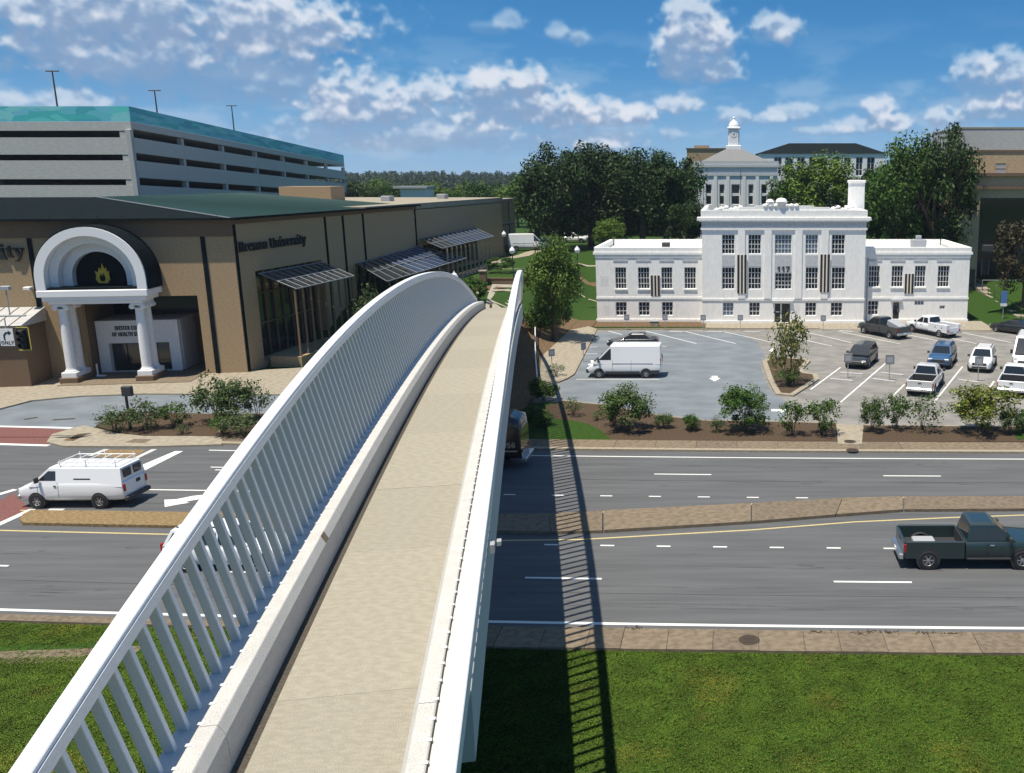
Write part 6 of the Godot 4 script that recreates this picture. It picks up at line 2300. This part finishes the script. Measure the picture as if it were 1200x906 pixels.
	mm.transform_format = MultiMesh.TRANSFORM_3D
	mm.use_colors = true
	mm.mesh = tb.mesh()
	var fn := FastNoiseLite.new()
	fn.seed = 8
	fn.frequency = .12
	fn.fractal_octaves = 4
	var tf := []
	var cl := []
	rng.seed = 21
	while tf.size() < 200000:
		var x := rng.randf_range(-31.0, 15.0)
		var z := rng.randf_range(-33.0, -17.5)
		var edge := -28.75 - bend(x) + .02 if x > -12.4 else -29.75 - bend(x) + .05
		if z < edge:
			continue
		var v := fn.get_noise_2d(x * 6.0, z * 6.0)
		if x < -15.0 and absf(z + 29.15 + (x + 22.0) * .05) < .45 and rng.randf() < .85:
			continue
		var sc := rng.randf_range(.7, 1.25)
		tf.append(Transform3D(Basis(Vector3.UP, rng.randf() * TAU).scaled(Vector3.ONE * sc), Vector3(x, 0.0, z)))
		var g := clampf(1.0 + v * .45, .65, 1.35)
		var dry := smoothstep(.12, .5, fn.get_noise_2d(x * 1.7 + 90.0, z * 1.7)) * rng.randf_range(.1, .55)
		cl.append(Color(g * (1.0 + dry * 1.5), g * (1.0 + dry * .25), g * (1.0 + dry)))
	mm.instance_count = tf.size()
	for i in tf.size():
		mm.set_instance_transform(i, tf[i])
		mm.set_instance_color(i, cl[i])
	mi = MultiMeshInstance3D.new()
	mi.name = "lawn_grass"
	mi.multimesh = mm
	var gm := leaf_mat(.7)
	mi.material_override = gm
	add_child(mi)
	tag(mi, "mown green grass blades on the near lawn", "grass", "", "stuff")


# ---------------------------------------------------------------- vehicles (forward is +x)
func loft(b: B, st: Array) -> void:
	var rows := []
	for s in st:
		var y0: float = s[1]
		var y1: float = s[2]
		var hw: float = s[3]
		var H := y1 - y0
		var half := [Vector2(hw * .84, y0), Vector2(hw * .955, y0 + .1 * H), Vector2(hw * .995, y0 + .3 * H), Vector2(hw, y0 + .52 * H), Vector2(hw * .985, y0 + .74 * H), Vector2(hw * .95, y0 + .9 * H), Vector2(hw * .86, y0 + .985 * H), Vector2(hw * .5, y1 + .012)]
		var row := []
		for p in half:
			row.append(Vector3(s[0], p.y, p.x))
		for i in range(half.size() - 1, -1, -1):
			row.append(Vector3(s[0], half[i].y, -half[i].x))
		rows.append(row)
	var k: int = rows[0].size()
	var nr := []
	for i in rows.size():
		var r := []
		for j in k:
			var dx: Vector3 = rows[mini(i + 1, rows.size() - 1)][j] - rows[maxi(i - 1, 0)][j]
			var dj: Vector3 = rows[i][(j + 1) % k] - rows[i][(j + k - 1) % k]
			var nn := dx.cross(dj).normalized()
			var outward: Vector3 = rows[i][j] - Vector3(st[i][0], (float(st[i][1]) + float(st[i][2])) * .5, 0)
			if nn.dot(outward) < 0.0:
				nn = -nn
			r.append(nn)
		nr.append(r)
	for i in rows.size() - 1:
		for j in k:
			var j2 := (j + 1) % k
			b.tri(rows[i][j], rows[i][j2], rows[i + 1][j2], nr[i][j], nr[i][j2], nr[i + 1][j2])
			b.tri(rows[i][j], rows[i + 1][j2], rows[i + 1][j], nr[i][j], nr[i + 1][j2], nr[i + 1][j])
	for e in [[0, Vector3.LEFT], [rows.size() - 1, Vector3.RIGHT]]:
		var c := Vector3.ZERO
		for p in rows[e[0]]:
			c += p / k
		for j in k:
			b.tri(c, rows[e[0]][j], rows[e[0]][(j + 1) % k], e[1], e[1], e[1])

# cabin: x0 rear base, x1 rear top, x2 front top, x3 windscreen base
func cabin(parent: Node, pm: Material, cb: Array, sidewin: Array, rear_glass := true) -> void:
	var x0: float = cb[0]
	var x1: float = cb[1]
	var x2: float = cb[2]
	var x3: float = cb[3]
	var yb: float = cb[4]
	var yr: float = cb[5]
	var wb: float = cb[6]
	var wt: float = cb[7]
	var b := B.new()
	var ye := yr - .07
	var wm := lerpf(wb, wt, .9)
	for s in [-1.0, 1.0]:
		var nn := Vector3(0, (wb - wt) / (yr - yb), s).normalized()
		b.quad(Vector3(x0, yb, wb * s), Vector3(x3, yb, wb * s), Vector3(x2 + .02, ye, wm * s), Vector3(x1 - .02, ye, wm * s), nn)
		var n2 := Vector3(0, .7, s * .7)
		b.quad(Vector3(x1 - .02, ye, wm * s), Vector3(x2 + .02, ye, wm * s), Vector3(x2 - .08, yr, (wm - .12) * s), Vector3(x1 + .08, yr, (wm - .12) * s), n2)
	b.quad(Vector3(x3, yb, wb), Vector3(x3, yb, -wb), Vector3(x2 + .02, ye, -wm), Vector3(x2 + .02, ye, wm))
	b.quad(Vector3(x0, yb, -wb), Vector3(x0, yb, wb), Vector3(x1 - .02, ye, wm), Vector3(x1 - .02, ye, -wm))
	b.quad(Vector3(x2 + .02, ye, wm), Vector3(x2 + .02, ye, -wm), Vector3(x2 - .08, yr, -wm + .12), Vector3(x2 - .08, yr, wm - .12), Vector3(.5, .86, 0))
	b.quad(Vector3(x1 - .02, ye, wm), Vector3(x1 - .02, ye, -wm), Vector3(x1 + .08, yr, -wm + .12), Vector3(x1 + .08, yr, wm - .12), Vector3(-.5, .86, 0))
	# crowned roof
	var n := 4
	for i in n:
		for j in n:
			var q := []
			var ns := []
			for e in [[i, j], [i + 1, j], [i + 1, j + 1], [i, j + 1]]:
				var fx: float = float(e[0]) / n
				var fz: float = float(e[1]) / n * 2.0 - 1.0
				var lift := .04 * (1.0 - fz * fz) * (1.0 - pow(fx * 2.0 - 1.0, 4))
				q.append(Vector3(lerpf(x1 + .08, x2 - .08, fx), yr + lift, fz * (wm - .12)))
				ns.append(Vector3(0, 1, fz * .09).normalized())
			b.tri(q[0], q[1], q[2], ns[0], ns[1], ns[2])
			b.tri(q[0], q[2], q[3], ns[0], ns[2], ns[3])
	part(parent, "cabin", b, pm)
	# glass
	var ws := [Vector3(x3, yb, wb), Vector3(x3, yb, -wb), Vector3(x2 + .02, ye, -wm), Vector3(x2 + .02, ye, wm)]
	var rg := [Vector3(x0, yb, -wb), Vector3(x0, yb, wb), Vector3(x1 - .02, ye, wm), Vector3(x1 - .02, ye, -wm)]
	for e in [[ws, "windscreen", Vector3(1, .5, 0), true], [rg, "rear_window", Vector3(-1, .5, 0), rear_glass]]:
		if not e[3]:
			continue
		var g := B.new()
		var q: Array = e[0]
		var o := (e[2] as Vector3).normalized() * .012
		var f := []
		for c in [[.06, .1], [.94, .1], [.92, .94], [.08, .94]]:
			f.append((q[0] as Vector3).lerp(q[1], c[0]).lerp((q[3] as Vector3).lerp(q[2], c[0]), c[1]) + o)
		var nn := ((f[1] - f[0]) as Vector3).cross(f[3] - f[0]).normalized()
		if nn.dot(e[2]) < 0.0:
			nn = -nn
		g.quad(f[0], f[1], f[2], f[3], nn)
		part(parent, e[1], g, M.glass)
	for s in [-1.0, 1.0]:
		for w in sidewin:
			var g := B.new()
			var lo := lerpf(yb, ye, cb[8] if cb.size() > 8 else .08)
			var hi := lerpf(yb, ye, .86)
			var f := []
			for c in [[w[0], lo], [w[1], lo], [w[1], hi], [w[0], hi]]:
				var k: float = (c[1] - yb) / (ye - yb)
				var xa := lerpf(x0, x1, k) + .12
				var xb := lerpf(x3, x2, k) - .14
				f.append(Vector3(clampf(c[0], xa, xb), c[1], (lerpf(wb, wm, k) + .008) * s))
			g.quad(f[0], f[1], f[2], f[3], Vector3(0, .2, s).normalized())
			part(parent, "side_window", g, M.glass)

var wheel_cache := {}
func wheels(parent: Node, xs: Array, r: float, hw: float, rim: Material) -> void:
	if not wheel_cache.has(r):
		var a := B.new()
		var ax := Basis(Vector3.RIGHT, PI / 2)
		a.lathe(Vector3.ZERO, [Vector2(r * .6, -.12), Vector2(r * .92, -.12), Vector2(r, -.08), Vector2(r, .08), Vector2(r * .92, .12), Vector2(r * .6, .12)], 22, ax)
		var c := B.new()
		c.lathe(Vector3.ZERO, [Vector2(0, -.1), Vector2(r * .62, -.1), Vector2(r * .64, .1), Vector2(r * .56, .105), Vector2(r * .5, .06), Vector2(r * .2, .07), Vector2(r * .16, .1), Vector2(0, .1)], 20, ax)
		for i in 6:
			var t := TAU * i / 6
			c.box(Vector3(cos(t) * r * .36, sin(t) * r * .36, .08), Vector3(r * .34, r * .13, .03), Basis(Vector3.BACK, t))
		wheel_cache[r] = [a.mesh(), c.mesh()]
	for x in xs:
		for s in [-1.0, 1.0]:
			var ab := B.new()
			ab.lathe(Vector3.ZERO, [Vector2(0, .0), Vector2(r * 1.2, 0), Vector2(r * 1.2, -.3)], 22, Basis(Vector3.RIGHT, PI / 2 if s > 0 else -PI / 2))
			var arch := part(parent, "wheel_arch", ab, M.plastic)
			arch.position = Vector3(x, r + .02, s * (hw + .004))
			var w := part(parent, "wheel", wheel_cache[r][0], M.rubber)
			w.position = Vector3(x, r, s * (hw - .085))
			if s < 0:
				w.rotation.y = PI
			part(w, "rim", wheel_cache[r][1], rim)

func bits(parent: Node, called: String, list: Array, mat: Material, k := .02) -> void:
	for e in list:
		var b := B.new()
		b.cbox(e[0], e[1], minf(k, minf(minf(e[1].x, e[1].y), e[1].z) * .3))
		part(parent, called, b, mat)

func car(kind: String, called: String, label: String, cat: String, at: Vector3, turn: float, pm: Material, group := "") -> Node3D:
	var t := thing(called, label, cat, at, turn, group)
	var b := B.new()
	match kind:
		"sedan":
			loft(b, [[-2.38, .5, .8, .68], [-2.3, .34, .95, .84], [-1.9, .24, 1.0, .91], [-1.0, .2, .98, .925], [.3, .2, .97, .925], [1.1, .2, .94, .92], [1.8, .22, .84, .9], [2.2, .26, .74, .84], [2.36, .34, .64, .7]])
			part(t, "body", b, pm)
			cabin(t, pm, [-1.75, -1.05, .1, 1.05, .95, 1.4, .8, .6], [[-1.6, -.45], [-.38, .9]])
			wheels(t, [-1.4, 1.42], .33, .92, M.rim)
			bits(t, "headlamp", [[Vector3(2.22, .66, .6), Vector3(.16, .12, .36)], [Vector3(2.22, .66, -.6), Vector3(.16, .12, .36)]], M.clear_lamp)
			bits(t, "tail_lamp", [[Vector3(-2.3, .8, .62), Vector3(.1, .14, .36)], [Vector3(-2.3, .8, -.62), Vector3(.1, .14, .36)]], M.red_lamp)
			bits(t, "mirror", [[Vector3(.75, 1.02, .98), Vector3(.14, .13, .2)], [Vector3(.75, 1.02, -.98), Vector3(.14, .13, .2)]], pm)
			bits(t, "grille", [[Vector3(2.34, .5, 0), Vector3(.06, .18, .8)]], M.plastic)
			bits(t, "licence_plate", [[Vector3(-2.38, .62, 0), Vector3(.03, .15, .34)]], M.sign_white)
		"suv", "minivan":
			var mv := kind == "minivan"
			loft(b, [[-2.42, .55, .95, .74], [-2.36, .4, 1.08, .88], [-2.0, .3, 1.12, .95], [-.8, .26, 1.1, .965], [.6, .26, 1.08, .965], [1.25, .26, 1.08 if not mv else 1.02, .95], [1.95, .3, 1.0 if not mv else .88, .93], [2.3, .34, .9 if not mv else .74, .86], [2.42, .42, .78 if not mv else .62, .72]])
			part(t, "body", b, pm)
			cabin(t, pm, [-2.32, -2.0, .25 if not mv else .35, 1.1 if not mv else 1.5, 1.07, 1.74, .87, .68], [[-2.2, -1.25], [-1.17, -.2], [-.12, 1.2]])
			wheels(t, [-1.45, 1.48], .37, .965, M.rim)
			bits(t, "headlamp", [[Vector3(2.26, .82 if not mv else .68, .66), Vector3(.2, .15, .36)], [Vector3(2.26, .82 if not mv else .68, -.66), Vector3(.2, .15, .36)]], M.clear_lamp)
			bits(t, "tail_lamp", [[Vector3(-2.38, .98, .78), Vector3(.1, .4, .16)], [Vector3(-2.38, .98, -.78), Vector3(.1, .4, .16)]], M.red_lamp)
			bits(t, "mirror", [[Vector3(.95, 1.18, 1.03), Vector3(.14, .17, .2)], [Vector3(.95, 1.18, -1.03), Vector3(.14, .17, .2)]], M.plastic)
			bits(t, "grille", [[Vector3(2.4, .74 if not mv else .56, 0), Vector3(.06, .2, 1.15)]], M.plastic)
			bits(t, "bumper_intake", [[Vector3(2.4, .48, 0), Vector3(.08, .14, 1.2)]], M.plastic)
			bits(t, "licence_plate", [[Vector3(-2.44, .8, 0), Vector3(.03, .16, .34)]], M.sign_white)
			if not mv:
				bits(t, "roof_rail", [[Vector3(-.9, 1.78, .58), Vector3(1.9, .04, .04)], [Vector3(-.9, 1.78, -.58), Vector3(1.9, .04, .04)]], M.plastic)
		"pickup", "service":
			# chassis and front end; the bed is an open box
			loft(b, [[-.45, .42, 1.18, .985], [.2, .4, 1.2, .99], [1.3, .4, 1.2, .985], [1.65, .4, 1.17, .975], [2.4, .44, 1.12, .955], [2.75, .48, 1.02, .91], [2.87, .54, .92, .8]])
			part(t, "body", b, pm)
			cabin(t, pm, [-.42, -.22, .75, 1.55, 1.17, 1.88, .9, .72], [[-.3, .38], [.46, 1.5]])
			wheels(t, [-1.95, 1.85], .4, .985, M.rim)
			if kind == "pickup":
				bits(t, "bed_side", [[Vector3(-1.68, .84, .93), Vector3(2.4, .72, .11)], [Vector3(-1.68, .84, -.93), Vector3(2.4, .72, .11)]], pm, .03)
				bits(t, "tailgate", [[Vector3(-2.9, .87, 0), Vector3(.09, .64, 1.86)]], pm, .025)
				bits(t, "tail_lamp", [[Vector3(-2.88, .92, .935), Vector3(.1, .34, .125)], [Vector3(-2.88, .92, -.935), Vector3(.1, .34, .125)]], M.red_lamp)
				bits(t, "handle", [[Vector3(-2.955, 1.02, 0), Vector3(.03, .07, .26)]], M.plastic)
			else:
				bits(t, "utility_box", [[Vector3(-1.68, .95, .8), Vector3(2.5, .78, .42)], [Vector3(-1.68, .95, -.8), Vector3(2.5, .78, .42)]], pm, .03)
				bits(t, "tailgate", [[Vector3(-2.86, .8, 0), Vector3(.08, .4, 1.16)]], pm, .025)
				bits(t, "box_latch", [[Vector3(-2.3, 1.0, 1.015), Vector3(.12, .1, .02)], [Vector3(-1.4, 1.0, 1.015), Vector3(.12, .1, .02)], [Vector3(-.8, 1.0, 1.015), Vector3(.12, .1, .02)], [Vector3(-2.3, 1.0, -1.015), Vector3(.12, .1, .02)], [Vector3(-1.4, 1.0, -1.015), Vector3(.12, .1, .02)]], M.plastic)
				bits(t, "tail_lamp", [[Vector3(-2.95, .75, .8), Vector3(.05, .16, .2)], [Vector3(-2.95, .75, -.8), Vector3(.05, .16, .2)]], M.red_lamp)
			bits(t, "bed_floor", [[Vector3(-1.68, .6, 0), Vector3(2.44, .14, 1.76)], [Vector3(-.5, .86, 0), Vector3(.06, .66, 1.76)]], M.plastic)
			bits(t, "rear_bumper", [[Vector3(-3.02, .55, 0), Vector3(.2, .22, 1.86)]], M.chrome, .04)
			bits(t, "front_bumper", [[Vector3(2.9, .58, 0), Vector3(.16, .26, 1.8)]], M.chrome, .05)
			bits(t, "licence_plate", [[Vector3(-3.13, .58, 0), Vector3(.03, .14, .3)]], M.sign_white)
			bits(t, "headlamp", [[Vector3(2.8, .88, .74), Vector3(.14, .24, .3)], [Vector3(2.8, .88, -.74), Vector3(.14, .24, .3)]], M.clear_lamp)
			bits(t, "grille", [[Vector3(2.88, .88, 0), Vector3(.06, .26, 1.1)]], M.plastic)
			bits(t, "mirror", [[Vector3(1.3, 1.3, 1.1), Vector3(.14, .22, .2)], [Vector3(1.3, 1.3, -1.1), Vector3(.14, .22, .2)]], M.plastic)
			bits(t, "door_seam", [[Vector3(.42, .84, .994), Vector3(.014, .6, .006)], [Vector3(.42, .84, -.994), Vector3(.014, .6, .006)], [Vector3(1.5, .84, .985), Vector3(.014, .5, .006)], [Vector3(1.5, .84, -.985), Vector3(.014, .5, .006)]], M.black, .001)
			bits(t, "door_handle", [[Vector3(.6, 1.04, .99), Vector3(.18, .05, .03)], [Vector3(.6, 1.04, -.99), Vector3(.18, .05, .03)]], M.chrome)
			bits(t, "sill_trim", [[Vector3(.6, .47, .96), Vector3(2.0, .08, .06)], [Vector3(.6, .47, -.96), Vector3(2.0, .08, .06)]], M.plastic)
		"van":
			loft(b, [[-2.9, .5, 1.28, .9], [-2.84, .44, 1.38, .99], [-2.3, .4, 1.4, 1.01], [0, .38, 1.4, 1.015], [1.4, .38, 1.38, 1.01], [1.9, .4, 1.3, .99], [2.5, .42, 1.16, .96], [2.82, .46, 1.02, .9], [2.92, .52, .9, .8]])
			part(t, "body", b, pm)
			cabin(t, pm, [-2.88, -2.74, 1.1, 2.2, 1.12, 2.08, .997, .8, .34], [[.72, 1.85]], false)
			wheels(t, [-1.55, 1.85], .37, 1.01, M.rim)
			bits(t, "rear_window", [[Vector3(-2.82, 1.72, .4), Vector3(.06, .42, .6)], [Vector3(-2.82, 1.72, -.4), Vector3(.06, .42, .6)]], M.glass, .01)
			bits(t, "tail_lamp", [[Vector3(-2.9, 1.05, .86), Vector3(.1, .36, .14)], [Vector3(-2.9, 1.05, -.86), Vector3(.1, .36, .14)]], M.red_lamp)
			bits(t, "rear_bumper", [[Vector3(-2.98, .5, 0), Vector3(.22, .2, 1.9)]], M.plastic, .05)
			bits(t, "front_bumper", [[Vector3(2.95, .56, 0), Vector3(.16, .22, 1.8)]], M.chrome, .05)
			bits(t, "licence_plate", [[Vector3(-2.9, 1.12, .25), Vector3(.03, .18, .34)]], M.plastic)
			bits(t, "headlamp", [[Vector3(2.84, .88, .7), Vector3(.14, .22, .3)], [Vector3(2.84, .88, -.7), Vector3(.14, .22, .3)]], M.clear_lamp)
			bits(t, "grille", [[Vector3(2.91, .84, 0), Vector3(.05, .26, 1.0)]], M.plastic)
			bits(t, "side_vent", [[Vector3(-.7, 1.5, .925), Vector3(.9, .06, .03)], [Vector3(-.7, 1.5, -.925), Vector3(.9, .06, .02)]], M.black, .004)
			bits(t, "mirror", [[Vector3(1.62, 1.5, 1.12), Vector3(.14, .26, .22)], [Vector3(1.62, 1.5, -1.12), Vector3(.14, .26, .22)]], M.plastic)
			bits(t, "door_seam", [[Vector3(.6, .95, 1.016), Vector3(.014, .8, .006)], [Vector3(.6, .95, -1.016), Vector3(.014, .8, .006)], [Vector3(1.72, .9, 1.005), Vector3(.014, .7, .006)], [Vector3(1.72, .9, -1.005), Vector3(.014, .7, .006)]], M.black, .001)
			bits(t, "door_handle", [[Vector3(.76, 1.16, 1.015), Vector3(.14, .06, .03)], [Vector3(.76, 1.16, -1.015), Vector3(.14, .06, .03)]], M.plastic)
			var rk := B.new()
			for z in [-.74, .74]:
				rk.tube(Vector3(-2.6, 2.3, z), Vector3(.6, 2.3, z), .025, .025, 6)
			for i in 6:
				var x := -2.6 + i * .64
				rk.tube(Vector3(x, 2.3, -.74), Vector3(x, 2.3, .74), .02, .02, 6)
			for x in [-2.5, -.9, .5]:
				for z in [-.74, .74]:
					rk.tube(Vector3(x, 2.02, z * 1.02), Vector3(x, 2.42, z), .025, .025, 6)
			part(t, "roof_rack", rk, M.white_paint)
		"cargo":
			loft(b, [[-2.92, .5, 1.3, .92], [-2.88, .4, 1.4, 1.0], [-2.4, .36, 1.4, 1.02], [0, .34, 1.4, 1.025], [1.5, .34, 1.38, 1.02], [2.0, .36, 1.28, 1.0], [2.6, .4, 1.05, .95], [2.88, .46, .88, .86], [2.97, .54, .74, .74]])
			part(t, "body", b, pm)
			cabin(t, pm, [-2.9, -2.84, 1.0, 2.42, 1.12, 2.62, 1.008, .86, .24], [[.98, 2.05]], false)
			wheels(t, [-1.75, 1.95], .36, 1.02, M.rim)
			bits(t, "lower_cladding", [[Vector3(.1, .46, 1.0), Vector3(2.7, .2, .06)], [Vector3(.1, .46, -1.0), Vector3(2.7, .2, .06)], [Vector3(2.86, .56, 0), Vector3(.24, .3, 1.76)], [Vector3(-2.45, .5, 1.0), Vector3(.7, .3, .06)], [Vector3(-2.45, .5, -1.0), Vector3(.7, .3, .06)]], M.plastic, .02)
			bits(t, "tail_lamp", [[Vector3(-2.9, 1.3, .94), Vector3(.08, .6, .1)], [Vector3(-2.9, 1.3, -.94), Vector3(.08, .6, .1)]], M.red_lamp)
			bits(t, "headlamp", [[Vector3(2.72, .96, .74), Vector3(.24, .26, .24)], [Vector3(2.72, .96, -.74), Vector3(.24, .26, .24)]], M.clear_lamp)
			bits(t, "grille", [[Vector3(2.94, .78, 0), Vector3(.08, .2, 1.1)]], M.plastic)
			bits(t, "mirror", [[Vector3(1.95, 1.45, 1.14), Vector3(.14, .34, .2)], [Vector3(1.95, 1.45, -1.14), Vector3(.14, .34, .2)]], M.plastic)
			bits(t, "side_moulding", [[Vector3(-.7, 1.2, 1.022), Vector3(3.2, .03, .02)], [Vector3(-.7, 1.2, -1.022), Vector3(3.2, .03, .02)]], M.sign_grey, .004)
			bits(t, "door_seam", [[Vector3(.86, 1.0, 1.027), Vector3(.014, .9, .006)], [Vector3(.86, 1.0, -1.027), Vector3(.014, .9, .006)], [Vector3(-.6, 1.0, 1.03), Vector3(.014, .9, .006)], [Vector3(-.6, 1.0, -1.03), Vector3(.014, .9, .006)]], M.black, .001)
			bits(t, "windscreen_cowl", [[Vector3(2.2, 1.33, 0), Vector3(.3, .04, 1.7)]], M.plastic)
	return t

func heading(a: Vector2, c: Vector2) -> float:
	return atan2(-(c.y - a.y), c.x - a.x)

func vehicles() -> void:
	var white := paint(Vector3(.76, .77, .78))
	var silver := paint(Vector3(.5, .51, .52))
	var black := paint(Vector3(.012, .013, .015))
	var green := paint(Vector3(.014, .03, .032))
	var grey := paint(Vector3(.035, .04, .04))
	var blue := paint(Vector3(.015, .07, .17))
	car("van", "work_van", "white work van with roof rack crossing at the left", "van", Vector3(-31.649, 0.016, -42.964) + Vector3(0, 0, -1.0), PI, white).scale = Vector3(.88, .97, .97)
	var up := car("pickup", "pickup_truck", "dark green pickup truck driving right on the near carriageway", "pickup", Vector3(6.786, 0.016, -35.763) + Vector3(3.0, 0, -1.0), 0.0, green)
	var ld := B.new()
	ld.cbox(Vector3(-2.0, .85, .1), Vector3(.9, .3, .6), .04)
	tag(part(self, "tool_box", ld, M.sign_grey), "grey box lying in the bed of the dark green pickup", "box")
	get_node("tool_box").position = up.position
	car("suv", "white_car", "white car seen through the bridge fins on the near carriageway", "car", Vector3(-20.521, 0.016, -36.28) + Vector3(0, 0, -.2), 0.0, white)
	car("cargo", "cargo_van", "white high-roofed cargo van parked at the left of the car park", "van", Vector3(-8.674, 0.025, -73.018) + Vector3(0, 0, -1.05), PI, white)
	car("sedan", "sports_car", "black low sports car parked behind the white cargo van", "car", Vector3(-9.349, 0.03, -85.878) + Vector3(0, 0, -.9), PI, black)
	var d2 := heading(Vector2(15.894, -88.741), Vector2(11.329, -95.624))
	var gp := car("pickup", "pickup_truck", "dark grey pickup parked before the white building", "pickup", Vector3(14.984, 0.02, -93.897), d2, grey)
	var rl := B.new()
	rl.cbox(Vector3(-1.8, 1.25, .1), Vector3(1.9, .55, 1.0), .08, Basis(Vector3.BACK, .25))
	var rn := part(self, "bed_cargo", rl, M.sign_grey)
	rn.transform = gp.transform
	tag(rn, "grey covered load piled in the bed of the dark grey pickup", "load")
	car("service", "service_truck", "white utility pickup with side boxes behind the dark grey pickup", "pickup", Vector3(20.027, 0.02, -94.692), d2, white)
	var d3 := heading(Vector2(12.951, -79.277), Vector2(7.51, -64.877))
	var d4 := d3 + PI
	car("minivan", "minivan", "black minivan facing the viewer in the right stall row", "car", Vector3(10.85, 0.02, -78.798), d3, black)
	car("suv", "compact_car", "blue car facing the viewer behind the silver pickup", "car", Vector3(17.649, 0.02, -78.798), d3, blue)
	car("suv", "sport_utility_car", "white car with black grille facing the viewer", "car", Vector3(20.671, 0.02, -77.324), d3, white)
	car("cargo", "cargo_van", "white van facing the viewer at the right edge", "van", Vector3(24.697, 0.02, -78.424), d3, white)
	car("pickup", "pickup_truck", "silver pickup seen from behind with its tailgate to the viewer", "pickup", Vector3(14.401, 0.02, -69.337), d4, silver)
	car("pickup", "pickup_truck", "white pickup seen from behind at the right edge", "pickup", Vector3(20.951, 0.02, -69.191), d4, white)
	car("sedan", "parked_sedan", "black sedan parked below the grass slope at the right", "car", Vector3(28.461, 0.02, -95.501), heading(Vector2(28.348, -92.465), Vector2(26.089, -95.083)), black)
	# brown delivery truck under the bridge
	var dt := thing("delivery_truck", "dark brown delivery truck with number on its side under the bridge", "truck", Vector3(-14.782, 0.016, -49.109) + Vector3(0, 0, -1.1), PI)
	var brown := paint(Vector3(.03, .014, .008))
	var b := B.new()
	loft(b, [[-3.3, .62, 2.2, .98], [-3.2, .6, 2.75, 1.05], [-2.6, .6, 2.95, 1.08], [2.0, .6, 2.95, 1.08], [2.5, .6, 2.8, 1.06], [3.0, .55, 1.5, 1.0], [3.4, .55, 1.3, .9]])
	part(dt, "body", b, brown)
	wheels(dt, [-1.9, 2.4], .42, 1.06, M.rim)
	bits(dt, "stripe", [[Vector3(-.3, 1.05, 1.085), Vector3(5.6, .07, .02)], [Vector3(-.3, 1.05, -1.085), Vector3(5.6, .07, .02)]], M.tan_stone, .004)
	bits(dt, "rear_bumper", [[Vector3(-3.42, .55, 0), Vector3(.26, .16, 2.0)]], M.chrome)
	bits(dt, "tail_lamp", [[Vector3(-3.32, 1.0, .8), Vector3(.06, .14, .2)], [Vector3(-3.32, 1.0, -.8), Vector3(.06, .14, .2)]], M.red_lamp)
	bits(dt, "rear_window", [[Vector3(-3.22, 2.2, 0), Vector3(.1, .5, .9)]], M.glass)
	text(dt, "lettering", "9956", .3, .012, M.tan_stone, Vector3(-2.55, 1.38, -1.085), Basis(Vector3.UP, PI), "Droid Sans", 700)
	text(dt, "lettering", "1", .5, .012, M.tan_stone, Vector3(-2.25, 1.95, -1.09), Basis(Vector3.UP, PI), "Droid Sans", 700)
	# cars far behind the oaks
	var fg := "cars parked under the oaks"
	car("cargo", "cargo_van", "white van parked in the sun under the left oaks", "van", Vector3(-32.375, hgt(-33, -150), -150), .2, white, fg)
	car("suv", "parked_car", "white car parked left of the oak trunks", "car", Vector3(-29.587, hgt(-30, -152), -152), .1, silver, fg)
	car("sedan", "parked_car", "silver car parked under the right oaks", "car", Vector3(-24.828, hgt(-28, -172), -172), .1, silver, fg)
	car("suv", "parked_car", "white car half hidden behind the oak trunks", "car", Vector3(-28.153, hgt(-30, -168), -168), .0, white, fg)
	var cb := B.new()
	var hut := thing("white_hut", "small white flat-roofed structure far behind the brick roofs", "building", Vector3(-75.377, 0, -230))
	cb.bx(-3, 0, -3, 3, 13.0, 3)
	part(hut, "wall", cb, M.white_paint)
	cb = B.new()
	cb.bx(-4.5, 13.0, -3.6, 3.5, 13.5, 3.6)
	part(hut, "roof", cb, M.sign_grey)

func _ready() -> void:
	setup()
	materials()
	ground()
	bridge()
	white_building()
	far_buildings()
	right_building()
	garage()
	brown_building()
	furniture()
	vehicles()
	vegetation()
